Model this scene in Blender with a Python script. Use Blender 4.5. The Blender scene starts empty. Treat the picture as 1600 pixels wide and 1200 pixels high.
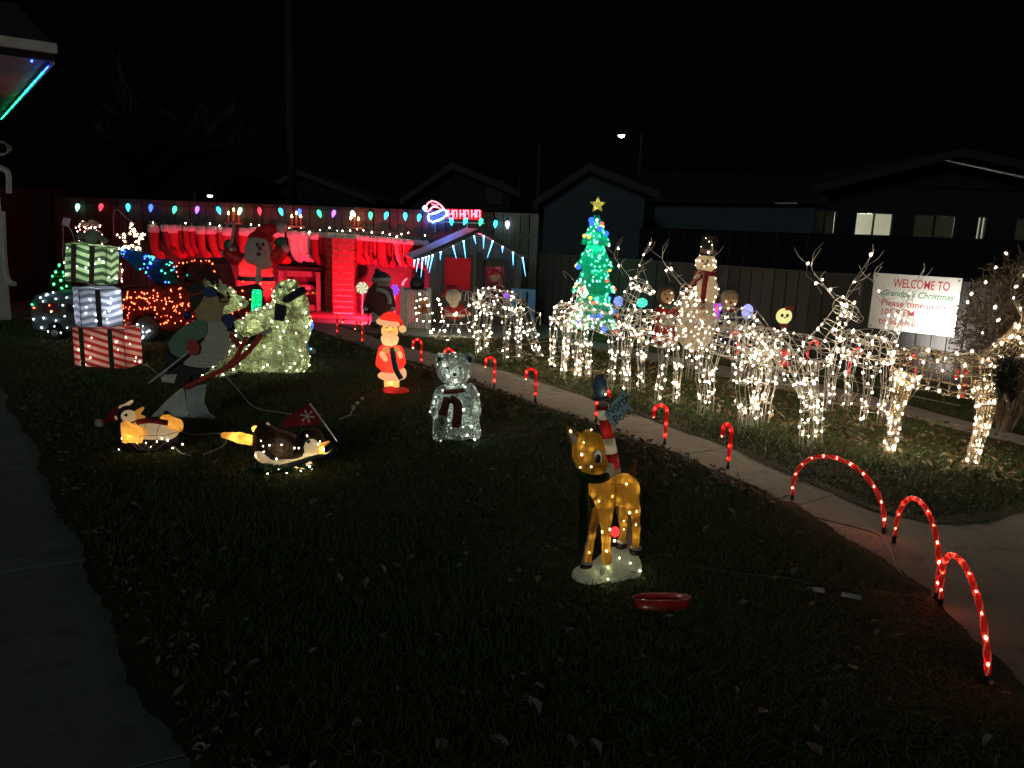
import bpy, bmesh, math, random
import numpy as np
from mathutils import Vector, Matrix
random.seed(7); RNG = np.random.default_rng(7)
R = math.radians
scene = bpy.context.scene
COL = scene.collection
# ------------------------------------------------------------------ camera
FPX, EYE, PITCH, ROLL = 1209.0, 1.7, R(11.6), R(2.1)
FW = Vector((0, math.cos(PITCH), -math.sin(PITCH)))
U0 = Vector((0, math.sin(PITCH), math.cos(PITCH)))
CR = math.cos(ROLL)*Vector((1, 0, 0)) + math.sin(ROLL)*U0
CU = -math.sin(ROLL)*Vector((1, 0, 0)) + math.cos(ROLL)*U0
CAM = Vector((0, 0, EYE))
cd = bpy.data.cameras.new('camera'); cam = bpy.data.objects.new('camera', cd); COL.objects.link(cam)
cam.matrix_world = Matrix(((CR.x, CU.x, -FW.x, 0), (CR.y, CU.y, -FW.y, 0), (CR.z, CU.z, -FW.z, EYE), (0, 0, 0, 1)))
cd.sensor_width = 36; cd.lens = 36*FPX/1600; cd.clip_start = .05; cd.clip_end = 600
scene.camera = cam
# ------------------------------------------------------------------ night sky, faint fill standing in for a street lamp behind the camera, exposure
FILL_EL, FILL_AZ, FILL, SKY = R(17), R(196), 0.175, 0.00007
wd = bpy.data.worlds.new('World'); scene.world = wd; wd.use_nodes = True
nt = wd.node_tree; sky = nt.nodes.new('ShaderNodeTexSky'); sky.sky_type = 'NISHITA'; sky.sun_disc = False
sky.sun_elevation = FILL_EL; sky.sun_rotation = FILL_AZ
nt.links.new(sky.outputs[0], nt.nodes['Background'].inputs[0]); nt.nodes['Background'].inputs[1].default_value = SKY
sl = bpy.data.lights.new('street_fill', 'SUN'); so = bpy.data.objects.new('street_fill', sl); COL.objects.link(so)
sl.energy = FILL; sl.angle = R(12); sl.color = (.82, 1, .9)
d = Vector((math.sin(FILL_AZ)*math.cos(FILL_EL), math.cos(FILL_AZ)*math.cos(FILL_EL), math.sin(FILL_EL)))
so.rotation_euler = d.to_track_quat('Z', 'Y').to_euler()
vs = scene.view_settings; vs.view_transform = 'Standard'; vs.look = 'None'; vs.exposure = 0.35; vs.gamma = 1; vs.use_curve_mapping = False
cy = scene.cycles
cy.max_bounces = 5; cy.diffuse_bounces = 3; cy.glossy_bounces = 2; cy.transmission_bounces = 4; cy.transparent_max_bounces = 6
cy.caustics_reflective = False; cy.caustics_refractive = False; cy.sample_clamp_indirect = 2.0; cy.use_denoising = True
try: cy.use_light_tree = True
except Exception: pass

# ------------------------------------------------------------------ survey: photo pixel -> place in the yard
def ray(px, py): return FW + (px-800)/FPX*CR - (py-600)/FPX*CU
def G(px, py, z=0.0):
    d = ray(px, py); return CAM + ((z-EYE)/d.z)*d
def W(px, py, Y):
    d = ray(px, py); return CAM + (Y/d.y)*d
def S(px, py, Y): return (W(px, py, Y)-CAM).dot(FW)/FPX      # metres per photo pixel there

# ------------------------------------------------------------------ materials
MATS = {}
def nodes(name):
    m = bpy.data.materials.new(name); m.use_nodes = True; MATS[name] = m
    t = m.node_tree; return m, t, t.nodes['Principled BSDF'], t.nodes['Material Output']
def noise(t, scale, detail=4, coord='Object', rough=.6):
    tc = t.nodes.new('ShaderNodeTexCoord'); n = t.nodes.new('ShaderNodeTexNoise')
    n.inputs['Scale'].default_value = scale; n.inputs['Detail'].default_value = detail; n.inputs['Roughness'].default_value = rough
    t.links.new(tc.outputs[coord], n.inputs['Vector']); return n
def mix2(t, fac, a, b):
    r = t.nodes.new('ShaderNodeMix'); r.data_type = 'RGBA'
    for k, v in ((6, a), (7, b)):
        if hasattr(v, 'is_linked'): t.links.new(v, r.inputs[k])
        else: r.inputs[k].default_value = (*v, 1)
    if hasattr(fac, 'is_linked'): t.links.new(fac, r.inputs[0])
    else: r.inputs[0].default_value = fac
    return r.outputs[2]
def ramp(t, src, lo, hi):
    m = t.nodes.new('ShaderNodeMapRange'); m.inputs[1].default_value = lo; m.inputs[2].default_value = hi
    t.links.new(src, m.inputs[0]); return m.outputs[0]
def M(name, col, rough=.6, var=.25, scale=18, bump=0.0, bscale=60, metal=0, trans=0.0, tcol=None, coat=0, col2=None, lit=0.0):
    if name in MATS: return MATS[name]
    m, t, p, out = nodes(name)
    n = noise(t, scale)
    c2 = col2 or tuple(max(0, c*(1-var*1.6)) for c in col); c1 = col if col2 else tuple(min(1, c*(1+var)) for c in col)
    c = mix2(t, ramp(t, n.outputs[0], .35, .65), c1, c2)
    t.links.new(c, p.inputs['Base Color']); p.inputs['Roughness'].default_value = rough; p.inputs['Metallic'].default_value = metal
    if coat: p.inputs['Coat Weight'].default_value = coat
    if lit:                                                     # emission added to plastic or cloth, imitating glow from lamps within
        p.inputs['Emission Color'].default_value = (*(tcol or col), 1); p.inputs['Emission Strength'].default_value = lit
    if bump:
        b = t.nodes.new('ShaderNodeBump'); b.inputs['Strength'].default_value = bump; b.inputs['Distance'].default_value = .01
        nb = noise(t, bscale, 3); t.links.new(nb.outputs[0], b.inputs['Height']); t.links.new(b.outputs[0], p.inputs['Normal'])
    if trans:
        tr = t.nodes.new('ShaderNodeBsdfTranslucent'); mx = t.nodes.new('ShaderNodeMixShader'); mx.inputs[0].default_value = trans
        if tcol: tr.inputs[0].default_value = (*tcol, 1)
        else: t.links.new(c, tr.inputs[0])
        t.links.new(p.outputs[0], mx.inputs[1]); t.links.new(tr.outputs[0], mx.inputs[2]); t.links.new(mx.outputs[0], out.inputs[0])
    return m
def tinsel(name, col, dark, trans=.5, scale=70, thr=.5, metal=.0):
    """crinkled woven mesh: bright threads over darker gaps, letting the inner lights through"""
    if name in MATS: return MATS[name]
    m, t, p, out = nodes(name)
    def ridge(sc, w):
        n = noise(t, sc, 2, rough=.5); n.inputs['Distortion'].default_value = 1.8; m1 = t.nodes.new('ShaderNodeMath'); m1.operation = 'SUBTRACT'; m1.inputs[1].default_value = .5; t.links.new(n.outputs[0], m1.inputs[0])
        m2 = t.nodes.new('ShaderNodeMath'); m2.operation = 'ABSOLUTE'; t.links.new(m1.outputs[0], m2.inputs[0]); return ramp(t, m2.outputs[0], .0, w)
    mn = t.nodes.new('ShaderNodeMath'); mn.operation = 'MINIMUM'; t.links.new(ridge(scale*.45, .035), mn.inputs[0]); t.links.new(ridge(scale*.9, .05), mn.inputs[1]); f = mn.outputs[0]
    big = noise(t, 9, 3); c0 = mix2(t, ramp(t, big.outputs[0], .35, .65), col, tuple(.6*c for c in col))
    c = mix2(t, f, c0, dark); t.links.new(c, p.inputs['Base Color']); p.inputs['Roughness'].default_value = .32; p.inputs['Metallic'].default_value = metal
    b = t.nodes.new('ShaderNodeBump'); b.inputs['Strength'].default_value = .8; b.inputs['Distance'].default_value = .012; b.invert = True
    t.links.new(f, b.inputs['Height']); t.links.new(b.outputs[0], p.inputs['Normal'])
    tr = t.nodes.new('ShaderNodeBsdfTranslucent'); mx = t.nodes.new('ShaderNodeMixShader'); mx.inputs[0].default_value = trans
    t.links.new(c, tr.inputs[0]); t.links.new(p.outputs[0], mx.inputs[1]); t.links.new(tr.outputs[0], mx.inputs[2]); t.links.new(mx.outputs[0], out.inputs[0])
    return m
def EM(name, col, s):
    if name in MATS: return MATS[name]
    m, t, p, out = nodes(name); t.nodes.remove(p)
    e = t.nodes.new('ShaderNodeEmission'); e.inputs[0].default_value = (*col, 1); e.inputs[1].default_value = s
    t.links.new(e.outputs[0], out.inputs[0]); return m
def chevron(name, a, b, sx, sz, amp, trans=.45, slant=0.0):
    """printed zigzag stripes on a translucent fabric gift box"""
    m, t, p, out = nodes(name)
    tc = t.nodes.new('ShaderNodeTexCoord'); sp = t.nodes.new('ShaderNodeSeparateXYZ'); t.links.new(tc.outputs['Object'], sp.inputs[0])
    def mth(op, x, y=None, z=None):
        n = t.nodes.new('ShaderNodeMath'); n.operation = op
        for i, q in enumerate((x, y, z)):
            if q is None: continue
            if hasattr(q, 'is_linked'): t.links.new(q, n.inputs[i])
            else: n.inputs[i].default_value = q
        return n.outputs[0]
    xy = mth('ADD', sp.outputs[0], sp.outputs[1])
    tri = mth('PINGPONG', mth('MULTIPLY', xy, sx), 1.0)
    u = mth('ADD', mth('MULTIPLY', sp.outputs[2], sz), mth('MULTIPLY', tri, amp))
    u = mth('ADD', u, mth('MULTIPLY', xy, slant))
    st = ramp(t, mth('PINGPONG', u, 1.0), .46, .54)
    c = mix2(t, st, a, b); t.links.new(c, p.inputs['Base Color']); p.inputs['Roughness'].default_value = .7
    nz = noise(t, 14, 3); bb = t.nodes.new('ShaderNodeBump'); bb.inputs['Strength'].default_value = .5; bb.inputs['Distance'].default_value = .02
    t.links.new(nz.outputs[0], bb.inputs['Height']); t.links.new(bb.outputs[0], p.inputs['Normal'])
    tr = t.nodes.new('ShaderNodeBsdfTranslucent'); t.links.new(c, tr.inputs[0]); mx = t.nodes.new('ShaderNodeMixShader'); mx.inputs[0].default_value = trans
    t.links.new(p.outputs[0], mx.inputs[1]); t.links.new(tr.outputs[0], mx.inputs[2]); t.links.new(mx.outputs[0], out.inputs[0]); return m

# ------------------------------------------------------------------ mesh building
OFF = {}
def icosa():
    g = (1+5**.5)/2
    v = [(-1, g, 0), (1, g, 0), (-1, -g, 0), (1, -g, 0), (0, -1, g), (0, 1, g), (0, -1, -g), (0, 1, -g), (g, 0, -1), (g, 0, 1), (-g, 0, -1), (-g, 0, 1)]
    f = [(0, 11, 5), (0, 5, 1), (0, 1, 7), (0, 7, 10), (0, 10, 11), (1, 5, 9), (5, 11, 4), (11, 10, 2), (10, 7, 6), (7, 1, 8), (3, 9, 4), (3, 4, 2), (3, 2, 6), (3, 6, 8), (3, 8, 9), (4, 9, 5), (2, 4, 11), (6, 2, 10), (8, 6, 7), (9, 8, 1)]
    return [Vector(p).normalized() for p in v], f
IV, IF = icosa()
OV = [Vector(p) for p in ((1, 0, 0), (-1, 0, 0), (0, 1, 0), (0, -1, 0), (0, 0, 1), (0, 0, -1))]
OF = [(0, 2, 4), (2, 1, 4), (1, 3, 4), (3, 0, 4), (2, 0, 5), (1, 2, 5), (3, 1, 5), (0, 3, 5)]
class MB:
    def __init__(s): s.v = []; s.f = []; s.m = []
    def add(s, vs, fs, mi=0):
        o = len(s.v); s.v += [tuple(v) for v in vs]; s.f += [tuple(i+o for i in f) for f in fs]; s.m += [mi]*len(fs); return s
    def box(s, c, size, rot=None, mi=0):
        hx, hy, hz = size[0]/2, size[1]/2, size[2]/2; c = Vector(c)
        p = [Vector((x, y, z)) for x in (-hx, hx) for y in (-hy, hy) for z in (-hz, hz)]
        if rot is not None: p = [rot @ q for q in p]
        return s.add([c+q for q in p], [(0, 1, 3, 2), (4, 6, 7, 5), (0, 4, 5, 1), (2, 3, 7, 6), (0, 2, 6, 4), (1, 5, 7, 3)], mi)
    def ball(s, c, r, big=False, mi=0, rot=None):
        c = Vector(c); r = (r, r, r) if not hasattr(r, '__len__') else r
        V, F = (IV, IF) if big else (OV, OF)
        q = [Vector((p.x*r[0], p.y*r[1], p.z*r[2])) for p in V]
        if rot is not None: q = [rot @ p for p in q]
        return s.add([c+p for p in q], F, mi)
    def sphere(s, c, r, nu=14, nv=9, mi=0, rot=None):
        c = Vector(c); r = (r, r, r) if not hasattr(r, '__len__') else r
        vs = []; fs = []
        for j in range(nv+1):
            a = math.pi*j/nv
            for i in range(nu):
                b = 2*math.pi*i/nu; p = Vector((math.sin(a)*math.cos(b)*r[0], math.sin(a)*math.sin(b)*r[1], math.cos(a)*r[2]))
                vs.append(c+(rot @ p if rot is not None else p))
        for j in range(nv):
            for i in range(nu): fs.append((j*nu+i, (j+1)*nu+i, (j+1)*nu+(i+1) % nu, j*nu+(i+1) % nu))
        return s.add(vs, fs, mi)
    def tube(s, pts, r, n=5, closed=False, mi=0, flat=1.0):
        pts = [Vector(p) for p in pts]; N = len(pts)
        rr = r if hasattr(r, '__len__') else [r]*N
        vs = []; fs = []; prev = None
        for i, p in enumerate(pts):
            a = pts[i-1] if (i > 0 or closed) else p; b = pts[(i+1) % N] if (i < N-1 or closed) else p
            t = (b-a); t = t.normalized() if t.length > 1e-9 else Vector((0, 0, 1))
            if prev is None:
                u = t.cross(Vector((0, 1, 0)));
                if u.length < .1: u = t.cross(Vector((1, 0, 0)))
            else: u = prev - t*prev.dot(t)
            u = u.normalized() if u.length > 1e-6 else t.orthogonal().normalized(); prev = u; w = t.cross(u)
            for k in range(n):
                an = 2*math.pi*k/n; vs.append(p+(u*math.cos(an)+w*math.sin(an)*flat)*rr[i])
        for i in range(N if closed else N-1):
            j = (i+1) % N
            for k in range(n): fs.append((i*n+k, i*n+(k+1) % n, j*n+(k+1) % n, j*n+k))
        if not closed: fs.append(tuple(range(n-1, -1, -1))); fs.append(tuple((N-1)*n+k for k in range(n)))
        return s.add(vs, fs, mi)
    def lathe(s, prof, c, n=16, mi=0, rot=None):
        c = Vector(c); vs = []; fs = []
        for (r, z) in prof:
            for k in range(n):
                a = 2*math.pi*k/n; p = Vector((r*math.cos(a), r*math.sin(a), z)); vs.append(c+(rot @ p if rot is not None else p))
        for i in range(len(prof)-1):
            for k in range(n): fs.append((i*n+k, i*n+(k+1) % n, (i+1)*n+(k+1) % n, (i+1)*n+k))
        fs.append(tuple(range(n-1, -1, -1))); fs.append(tuple((len(prof)-1)*n+k for k in range(n)))
        return s.add(vs, fs, mi)
    def plate(s, pts, dvec, mi=0):
        """polygon given by points, thickened by dvec"""
        pts = [Vector(p) for p in pts]; n = len(pts); dv = Vector(dvec)
        nrm = Vector((0, 0, 0))
        for i in range(n): nrm += pts[i].cross(pts[(i+1) % n])
        if nrm.dot(dv) > 0: pts = pts[::-1]
        vs = pts+[p+dv for p in pts]
        fs = [tuple(range(n)), tuple(range(2*n-1, n-1, -1))]
        for i in range(n): fs.append((i, n+i, n+(i+1) % n, (i+1) % n))
        return s.add(vs, fs, mi)
    def mesh(s, name, mats, off=(0, 0, 0), smooth=False):
        me = bpy.data.meshes.new(name); o = Vector(off)
        me.from_pydata([(v[0]-o.x, v[1]-o.y, v[2]-o.z) for v in s.v], [], s.f)
        mats = mats if isinstance(mats, (list, tuple)) else [mats]
        for m in mats: me.materials.append(m)
        if len(mats) > 1: me.polygons.foreach_set('material_index', s.m)
        if smooth: me.polygons.foreach_set('use_smooth', [True]*len(me.polygons))
        return me
    def build(s, name, mats, parent=None, smooth=False, kind=None, loc=None):
        """parent given: a part. none: a top-level mesh with its origin at loc"""
        off = OFF[parent] if parent is not None else Vector(loc or (0, 0, 0))
        o = bpy.data.objects.new(name, s.mesh(name, mats, off, smooth)); COL.objects.link(o)
        if parent is not None: o.parent = parent
        else: o.location = off
        OFF[o] = off
        if kind: o['kind'] = kind
        return o
def tag(o, label=None, cat=None, group=None, kind=None):
    if label: o['label'] = label
    if cat: o['category'] = cat
    if group: o['group'] = group
    if kind: o['kind'] = kind
    return o
def T(name, label, cat, loc, group=None, rz=None):
    o = bpy.data.objects.new(name, None); COL.objects.link(o); o.location = loc; o.empty_display_size = .1
    OFF[o] = Vector(loc)
    if rz is not None: o.rotation_euler = (0, 0, rz); OFF[o] = Vector((0, 0, 0))   # local coordinates
    return tag(o, label, cat, group)
def copy_tree(o, parent=None):
    c = o.copy(); COL.objects.link(c); c.parent = parent; OFF[c] = OFF[o]
    for ch in list(o.children): copy_tree(ch, c)
    return c
def inst(name, me, parent, loc, rot=(0, 0, 0), sc=(1, 1, 1)):
    o = bpy.data.objects.new(name, me); COL.objects.link(o); o.parent = parent; o.location = loc; o.rotation_euler = rot; o.scale = sc
    OFF[o] = Vector((0, 0, 0)); return o
def text(name, s, size, mat, parent, loc, rot, shear=0, extrude=.002, sx=1.0, bold=0.0, align='LEFT'):
    c = bpy.data.curves.new(name, 'FONT'); c.body = s; c.size = size; c.extrude = extrude; c.shear = shear; c.offset = bold; c.align_x = align
    c.resolution_u = 3; c.materials.append(mat)
    tmp = bpy.data.objects.new(name, c); COL.objects.link(tmp); bpy.context.view_layer.update()
    me = bpy.data.meshes.new_from_object(tmp.evaluated_get(bpy.context.evaluated_depsgraph_get())); bpy.data.objects.remove(tmp)
    o = bpy.data.objects.new(name, me); COL.objects.link(o); o.parent = parent; o.location = loc; o.rotation_euler = rot; o.scale = (sx, 1, 1); OFF[o] = Vector((0, 0, 0)); return o
def spl(pts, n=6):
    """smooth polyline through the points"""
    P = [Vector(p) for p in pts]; P = [P[0]*2-P[1]]+P+[P[-1]*2-P[-2]]; out = []
    for i in range(1, len(P)-2):
        for k in range(n):
            t = k/n; a, b, c, d = P[i-1], P[i], P[i+1], P[i+2]
            out.append(.5*((2*b)+(c-a)*t+(2*a-5*b+4*c-d)*t*t+(3*b-a-3*c+d)*t**3))
    return out+[P[-2]]
# ---- soft solid shapes: blended ellipsoids and round cones, meshed on a grid
def E_(c, r, rot=None): return ('e', np.array(c, float), np.array(r if hasattr(r, '__len__') else (r, r, r), float), None if rot is None else np.array(rot))
def C_(a, b, ra, rb=None): return ('c', np.array(a, float), np.array(b, float), ra, ra if rb is None else rb)
def soft(prims, h, k=.02):
    lo = np.full(3, 1e9); hi = -lo
    for p in prims:
        if p[0] == 'e': m = max(p[2]) if p[3] is not None else p[2]; lo = np.minimum(lo, p[1]-m); hi = np.maximum(hi, p[1]+m)
        else:
            m = max(p[3], p[4]); lo = np.minimum(lo, np.minimum(p[1], p[2])-m); hi = np.maximum(hi, np.maximum(p[1], p[2])+m)
    lo -= 3*h+k; hi += 3*h+k
    n = np.ceil((hi-lo)/h).astype(int)+1
    ax = [lo[i]+h*np.arange(n[i]) for i in range(3)]
    X, Y, Z = np.meshgrid(*ax, indexing='ij'); P = np.stack([X, Y, Z], -1); D = None
    for p in prims:
        if p[0] == 'e':
            q = P-p[1]
            if p[3] is not None: q = q @ p[3]
            k0 = np.linalg.norm(q/p[2], axis=-1); k1 = np.linalg.norm(q/p[2]**2, axis=-1)+1e-9; dd = k0*(k0-1)/k1
        else:
            ba = p[2]-p[1]; t = np.clip(((P-p[1]) @ ba)/(ba @ ba+1e-12), 0, 1); dd = np.linalg.norm(P-p[1]-t[..., None]*ba, axis=-1)-(p[3]+(p[4]-p[3])*t)
        if D is None: D = dd
        else:
            hh = np.clip(.5+.5*(D-dd)/k, 0, 1); D = D*(1-hh)+dd*hh-k*hh*(1-hh)
    s = D < 0; nx, ny, nz = D.shape
    acc = np.zeros((nx-1, ny-1, nz-1, 3)); cnt = np.zeros((nx-1, ny-1, nz-1)); quads = []
    for a in range(3):
        A = [slice(None)]*3; B = [slice(None)]*3; A[a] = slice(0, -1); B[a] = slice(1, None)
        Da, Db = D[tuple(A)], D[tuple(B)]; m = s[tuple(A)] != s[tuple(B)]
        den = Da-Db; den[np.abs(den) < 1e-12] = 1e-12
        t = np.where(m, Da/den, 0); pos = P[tuple(A)].copy(); pos[..., a] += t*h
        o = [i for i in range(3) if i != a]
        for d0 in (0, 1):
            for d1 in (0, 1):
                sl = [slice(None)]*3; sl[o[0]] = slice(d0, D.shape[o[0]]-1+d0); sl[o[1]] = slice(d1, D.shape[o[1]]-1+d1); sl = tuple(sl)
                acc += m[sl][..., None]*pos[sl]; cnt += m[sl]
        idx = np.argwhere(m); ok = (idx[:, o[0]] > 0) & (idx[:, o[1]] > 0) & (idx[:, o[0]] < D.shape[o[0]]-1) & (idx[:, o[1]] < D.shape[o[1]]-1); idx = idx[ok]
        e0 = np.zeros(3, int); e0[o[0]] = 1; e1 = np.zeros(3, int); e1[o[1]] = 1
        q = np.stack([idx-e0-e1, idx-e1, idx, idx-e0], 1)
        flip = s[tuple(idx.T)]
        if a == 1: flip = ~flip
        q[~flip] = q[~flip][:, ::-1]; quads.append(q)
    ids = -np.ones(cnt.shape, int); c = np.argwhere(cnt > 0); ids[tuple(c.T)] = np.arange(len(c))
    v = acc[tuple(c.T)]/cnt[tuple(c.T)][:, None]
    q = np.concatenate(quads); f = ids[q[..., 0], q[..., 1], q[..., 2]]
    return v, f
def solid(name, prims, h, mats, parent=None, k=.02, matf=None, loc=None, kind=None):
    v, f = soft(prims, h, k)
    mb = MB(); mb.v = [tuple(p) for p in v]; mb.f = [tuple(q) for q in f.tolist()]
    mb.m = [0]*len(mb.f) if matf is None else [int(i) for i in matf(v[f].mean(1))]
    o = mb.build(name, mats, parent, smooth=True, kind=kind, loc=loc); return o, v, f
def vnormals(v, f):
    n = np.zeros_like(v); fn = np.cross(v[f[:, 2]]-v[f[:, 0]], v[f[:, 3]]-v[f[:, 1]])
    for i in range(4): np.add.at(n, f[:, i], fn)
    return n/(np.linalg.norm(n, axis=1, keepdims=True)+1e-12)
def scatter(v, f, n, dmin, push=0.0, keep=None):
    nn = vnormals(v, f); idx = RNG.permutation(len(v)); out = []
    for i in idx:
        if keep is not None and not keep(v[i]): continue
        if all(np.sum((v[i]-q)**2) > dmin*dmin for q, _ in out):
            out.append((v[i], nn[i]))
            if len(out) >= n: break
    return [Vector(p+m*push) for p, m in out]
def squiggles(mb, v, f, n, step, r, push=.004, length=5):
    nn = vnormals(v, f); sub = RNG.choice(len(v), size=min(len(v), 1500), replace=False); P = v[sub]+nn[sub]*push
    for _ in range(n):
        i = RNG.integers(len(P)); path = [P[i]]
        for _s in range(length):
            dd = np.linalg.norm(P-path[-1], axis=1); c = np.where((dd > step*.5) & (dd < step*1.4))[0]
            if len(c) == 0: break
            path.append(P[RNG.choice(c)])
        if len(path) > 2: mb.tube(spl(path, 2), r, 3)
def bulbs(pts, name, mat, parent, r=.008, big=False, elong=1.4):
    mb = MB()
    for p in pts:                                               # a hot core inside a faintly glowing glass bulb
        rot = Matrix.Rotation(random.uniform(0, 6.28), 3, 'Z') @ Matrix.Rotation(random.uniform(-.9, .9), 3, 'X'); q = random.choice((.7, .85, .95, 1.0, 1.1, 1.3))
        if 'inner' in name: mb.ball(p, (r, r, r*elong), big, rot=rot); continue
        mb.ball(p, (r*.45*q, r*.45*q, r*.62*elong*q), big, rot=rot); mb.ball(p, (r*1.05*q, r*1.05*q, r*1.35*elong*q), True, 1, rot=rot)
    if not pts: return None
    return mb.build(name, [mat] if 'inner' in name else [mat, glass_of(mat)], parent, kind='stuff')
def glass_of(mat):
    nm = mat.name+'_glass'
    if nm in MATS: return MATS[nm]
    e = [n for n in mat.node_tree.nodes if n.type == 'EMISSION'][0]; col = tuple(e.inputs[0].default_value)[:3]
    m, t, p, out = nodes(nm); t.nodes.remove(p); tr = t.nodes.new('ShaderNodeBsdfTransparent'); em = t.nodes.new('ShaderNodeEmission'); mx = t.nodes.new('ShaderNodeMixShader')
    em.inputs[0].default_value = (*col, 1); em.inputs[1].default_value = 1.0; mx.inputs[0].default_value = .36; t.links.new(tr.outputs[0], mx.inputs[1]); t.links.new(em.outputs[0], mx.inputs[2]); t.links.new(mx.outputs[0], out.inputs[0]); return m
ORD = 'first second third fourth fifth sixth seventh eighth ninth tenth eleventh twelfth thirteenth fourteenth fifteenth sixteenth seventeenth eighteenth nineteenth twentieth'.split()
ORD += ['twenty-'+o for o in ORD[:9]]+['thirtieth']+['thirty-'+o for o in ORD[:9]]+['fortieth']+['forty-'+o for o in ORD[:9]]
def rz3(a): return Matrix.Rotation(a, 3, 'Z')

# bulbs and lit materials
WARM = EM('bulb_warm_white', (1, .76, .5), 165)
WARMS = EM('bulb_soft_warm', (1, .74, .38), 60)
COOL = EM('bulb_cool_white', (.8, .92, 1), 44)
LIME = EM('bulb_pale_yellow', (.97, 1, .66), 75)
REDB = EM('bulb_red', (1, .09, .04), 30)
REDL = EM('bulb_red_amber', (1, .11, .035), 26)
GRNB = EM('bulb_green', (.03, 1, .2), 22)
BLUB = EM('bulb_blue', (.03, .08, 1), 22)
TEAL = EM('bulb_teal', (.05, 1, .7), 16)
WIRE = M('white_coated_wire', (.45, .44, .42), .45, .1)
CORDW = M('pale_cord', (.42, .42, .38), .6, .1)
BLACK = M('black_plastic', (.012, .012, .014), .5, .2)
DKGREEN = M('dark_green_cord', (.01, .03, .015), .6, .2)

# ================================================================== THE SETTING
def concrete(name, col):
    m, t, p, out = nodes(name)
    a = noise(t, 1.6, 5); b = noise(t, 90, 3); cmb = mix2(t, ramp(t, a.outputs[0], .3, .7), col, tuple(.72*c for c in col))
    c = mix2(t, ramp(t, b.outputs[0], .55, .75), cmb, tuple(.6*c for c in col)); st = noise(t, 5.5, 6, rough=.75); c = mix2(t, ramp(t, st.outputs[0], .52, .7), c, tuple(.45*q for q in col)); vo = t.nodes.new('ShaderNodeTexVoronoi'); vo.feature = 'DISTANCE_TO_EDGE'; vo.inputs['Scale'].default_value = .55; wn = noise(t, 3, 4); ad = t.nodes.new('ShaderNodeVectorMath'); ad.operation = 'MULTIPLY_ADD'; ad.inputs[1].default_value = (.35, .35, .35); t.links.new(wn.outputs['Color'], ad.inputs[0]); tc2 = t.nodes.new('ShaderNodeTexCoord'); t.links.new(tc2.outputs['Object'], ad.inputs[2]); t.links.new(ad.outputs[0], vo.inputs['Vector'])
    c = mix2(t, ramp(t, vo.outputs['Distance'], .0, .003), tuple(.5*q for q in col), c); t.links.new(c, p.inputs['Base Color']); p.inputs['Roughness'].default_value = .85
    bb = t.nodes.new('ShaderNodeBump'); bb.inputs['Strength'].default_value = .35; bb.inputs['Distance'].default_value = .006
    t.links.new(b.outputs[0], bb.inputs['Height']); t.links.new(bb.outputs[0], p.inputs['Normal']); return m
CONC = concrete('weathered_concrete', (.36, .35, .32)); CONCD = concrete('dark_concrete', (.23, .27, .245))
def soil():
    m, t, p, out = nodes('lawn_soil')
    a = noise(t, 2.2, 6); b = noise(t, 55, 4)
    c = mix2(t, ramp(t, a.outputs[0], .35, .65), (.022, .03, .01), (.045, .036, .018)); c = mix2(t, ramp(t, b.outputs[0], .45, .7), c, (.012, .014, .006))
    t.links.new(c, p.inputs['Base Color']); p.inputs['Roughness'].default_value = .95
    bb = t.nodes.new('ShaderNodeBump'); bb.inputs['Strength'].default_value = .8; bb.inputs['Distance'].default_value = .03
    t.links.new(b.outputs[0], bb.inputs['Height']); t.links.new(bb.outputs[0], p.inputs['Normal']); return m
g = MB(); g.add([(-300, -60, 0), (300, -60, 0), (300, 400, 0), (-300, 400, 0)], [(0, 1, 2, 3)])
tag(g.build('lawn', soil()), kind='structure')
POLYS = []
def slab_poly(mb, pts, z0=-.05, z1=.012): mb.plate([Vector((p[0], p[1], z1)) for p in pts], (0, 0, z0-z1))
def offs(pts, d):
    out = []
    for i, p in enumerate(pts):
        a = Vector(pts[max(0, i-1)]); b = Vector(pts[min(len(pts)-1, i+1)]); t = (b-a).normalized(); out.append(Vector(p)+Vector((-t.y, t.x))*d)
    return out
def walk(name, left, right, mat, step=1.15, gap=.012):
    """left and right edges as 2-D polylines; slabs with recessed joints between"""
    root = bpy.data.objects.new(name, None); COL.objects.link(root); root['kind'] = 'structure'; OFF[root] = Vector((0, 0, 0))
    L = [Vector((p[0], p[1])) for p in left]; Rr = [Vector((p[0], p[1])) for p in right]
    def at(P, s):
        ls = [(P[i+1]-P[i]).length for i in range(len(P)-1)]; tot = sum(ls); d = s*tot
        for i, l in enumerate(ls):
            if d <= l or i == len(ls)-1: return P[i].lerp(P[i+1], min(1, d/l))
            d -= l
    n = max(2, int(sum((L[i+1]-L[i]).length for i in range(len(L)-1))/step)); e = gap/step/n*.5*n/n
    for i in range(n):
        a, b = i/n+e, (i+1)/n-e; sub = [a+(b-a)*q/3 for q in range(4)]
        mb = MB(); slab_poly(mb, [at(L, q) for q in sub]+[at(Rr, q) for q in reversed(sub)]); mb.build('slab', mat, root)
    mb = MB(); slab_poly(mb, L+Rr[::-1], -.05, .005); mb.build('joint_bed', CONCD, root)
    POLYS.append([tuple(p) for p in L+Rr[::-1]]); return root
PL = [(-3.6, 12.4), (-2.93, 11.6), (-.42, 8.27), (.37, 7.09), (1.3, 5.75), (1.8, 4.66)]
PR = [(-2.9, 12.5), (-1.41, 10.41), (-.06, 9.0), (.82, 7.62), (1.8, 5.95), (2.2, 4.95)]
walk('path', PL, PR, CONC)
P2U = [(1.0, 11.95), (2.69, 9.95), (3.54, 9.0), (4.09, 7.99), (4.6, 6.76), (5.3, 5.6)]
P2L = [(.5, 11.5), (2.3, 9.4), (3.3, 7.98), (3.9, 7.2), (4.35, 6.4), (4.9, 5.5)]
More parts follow.
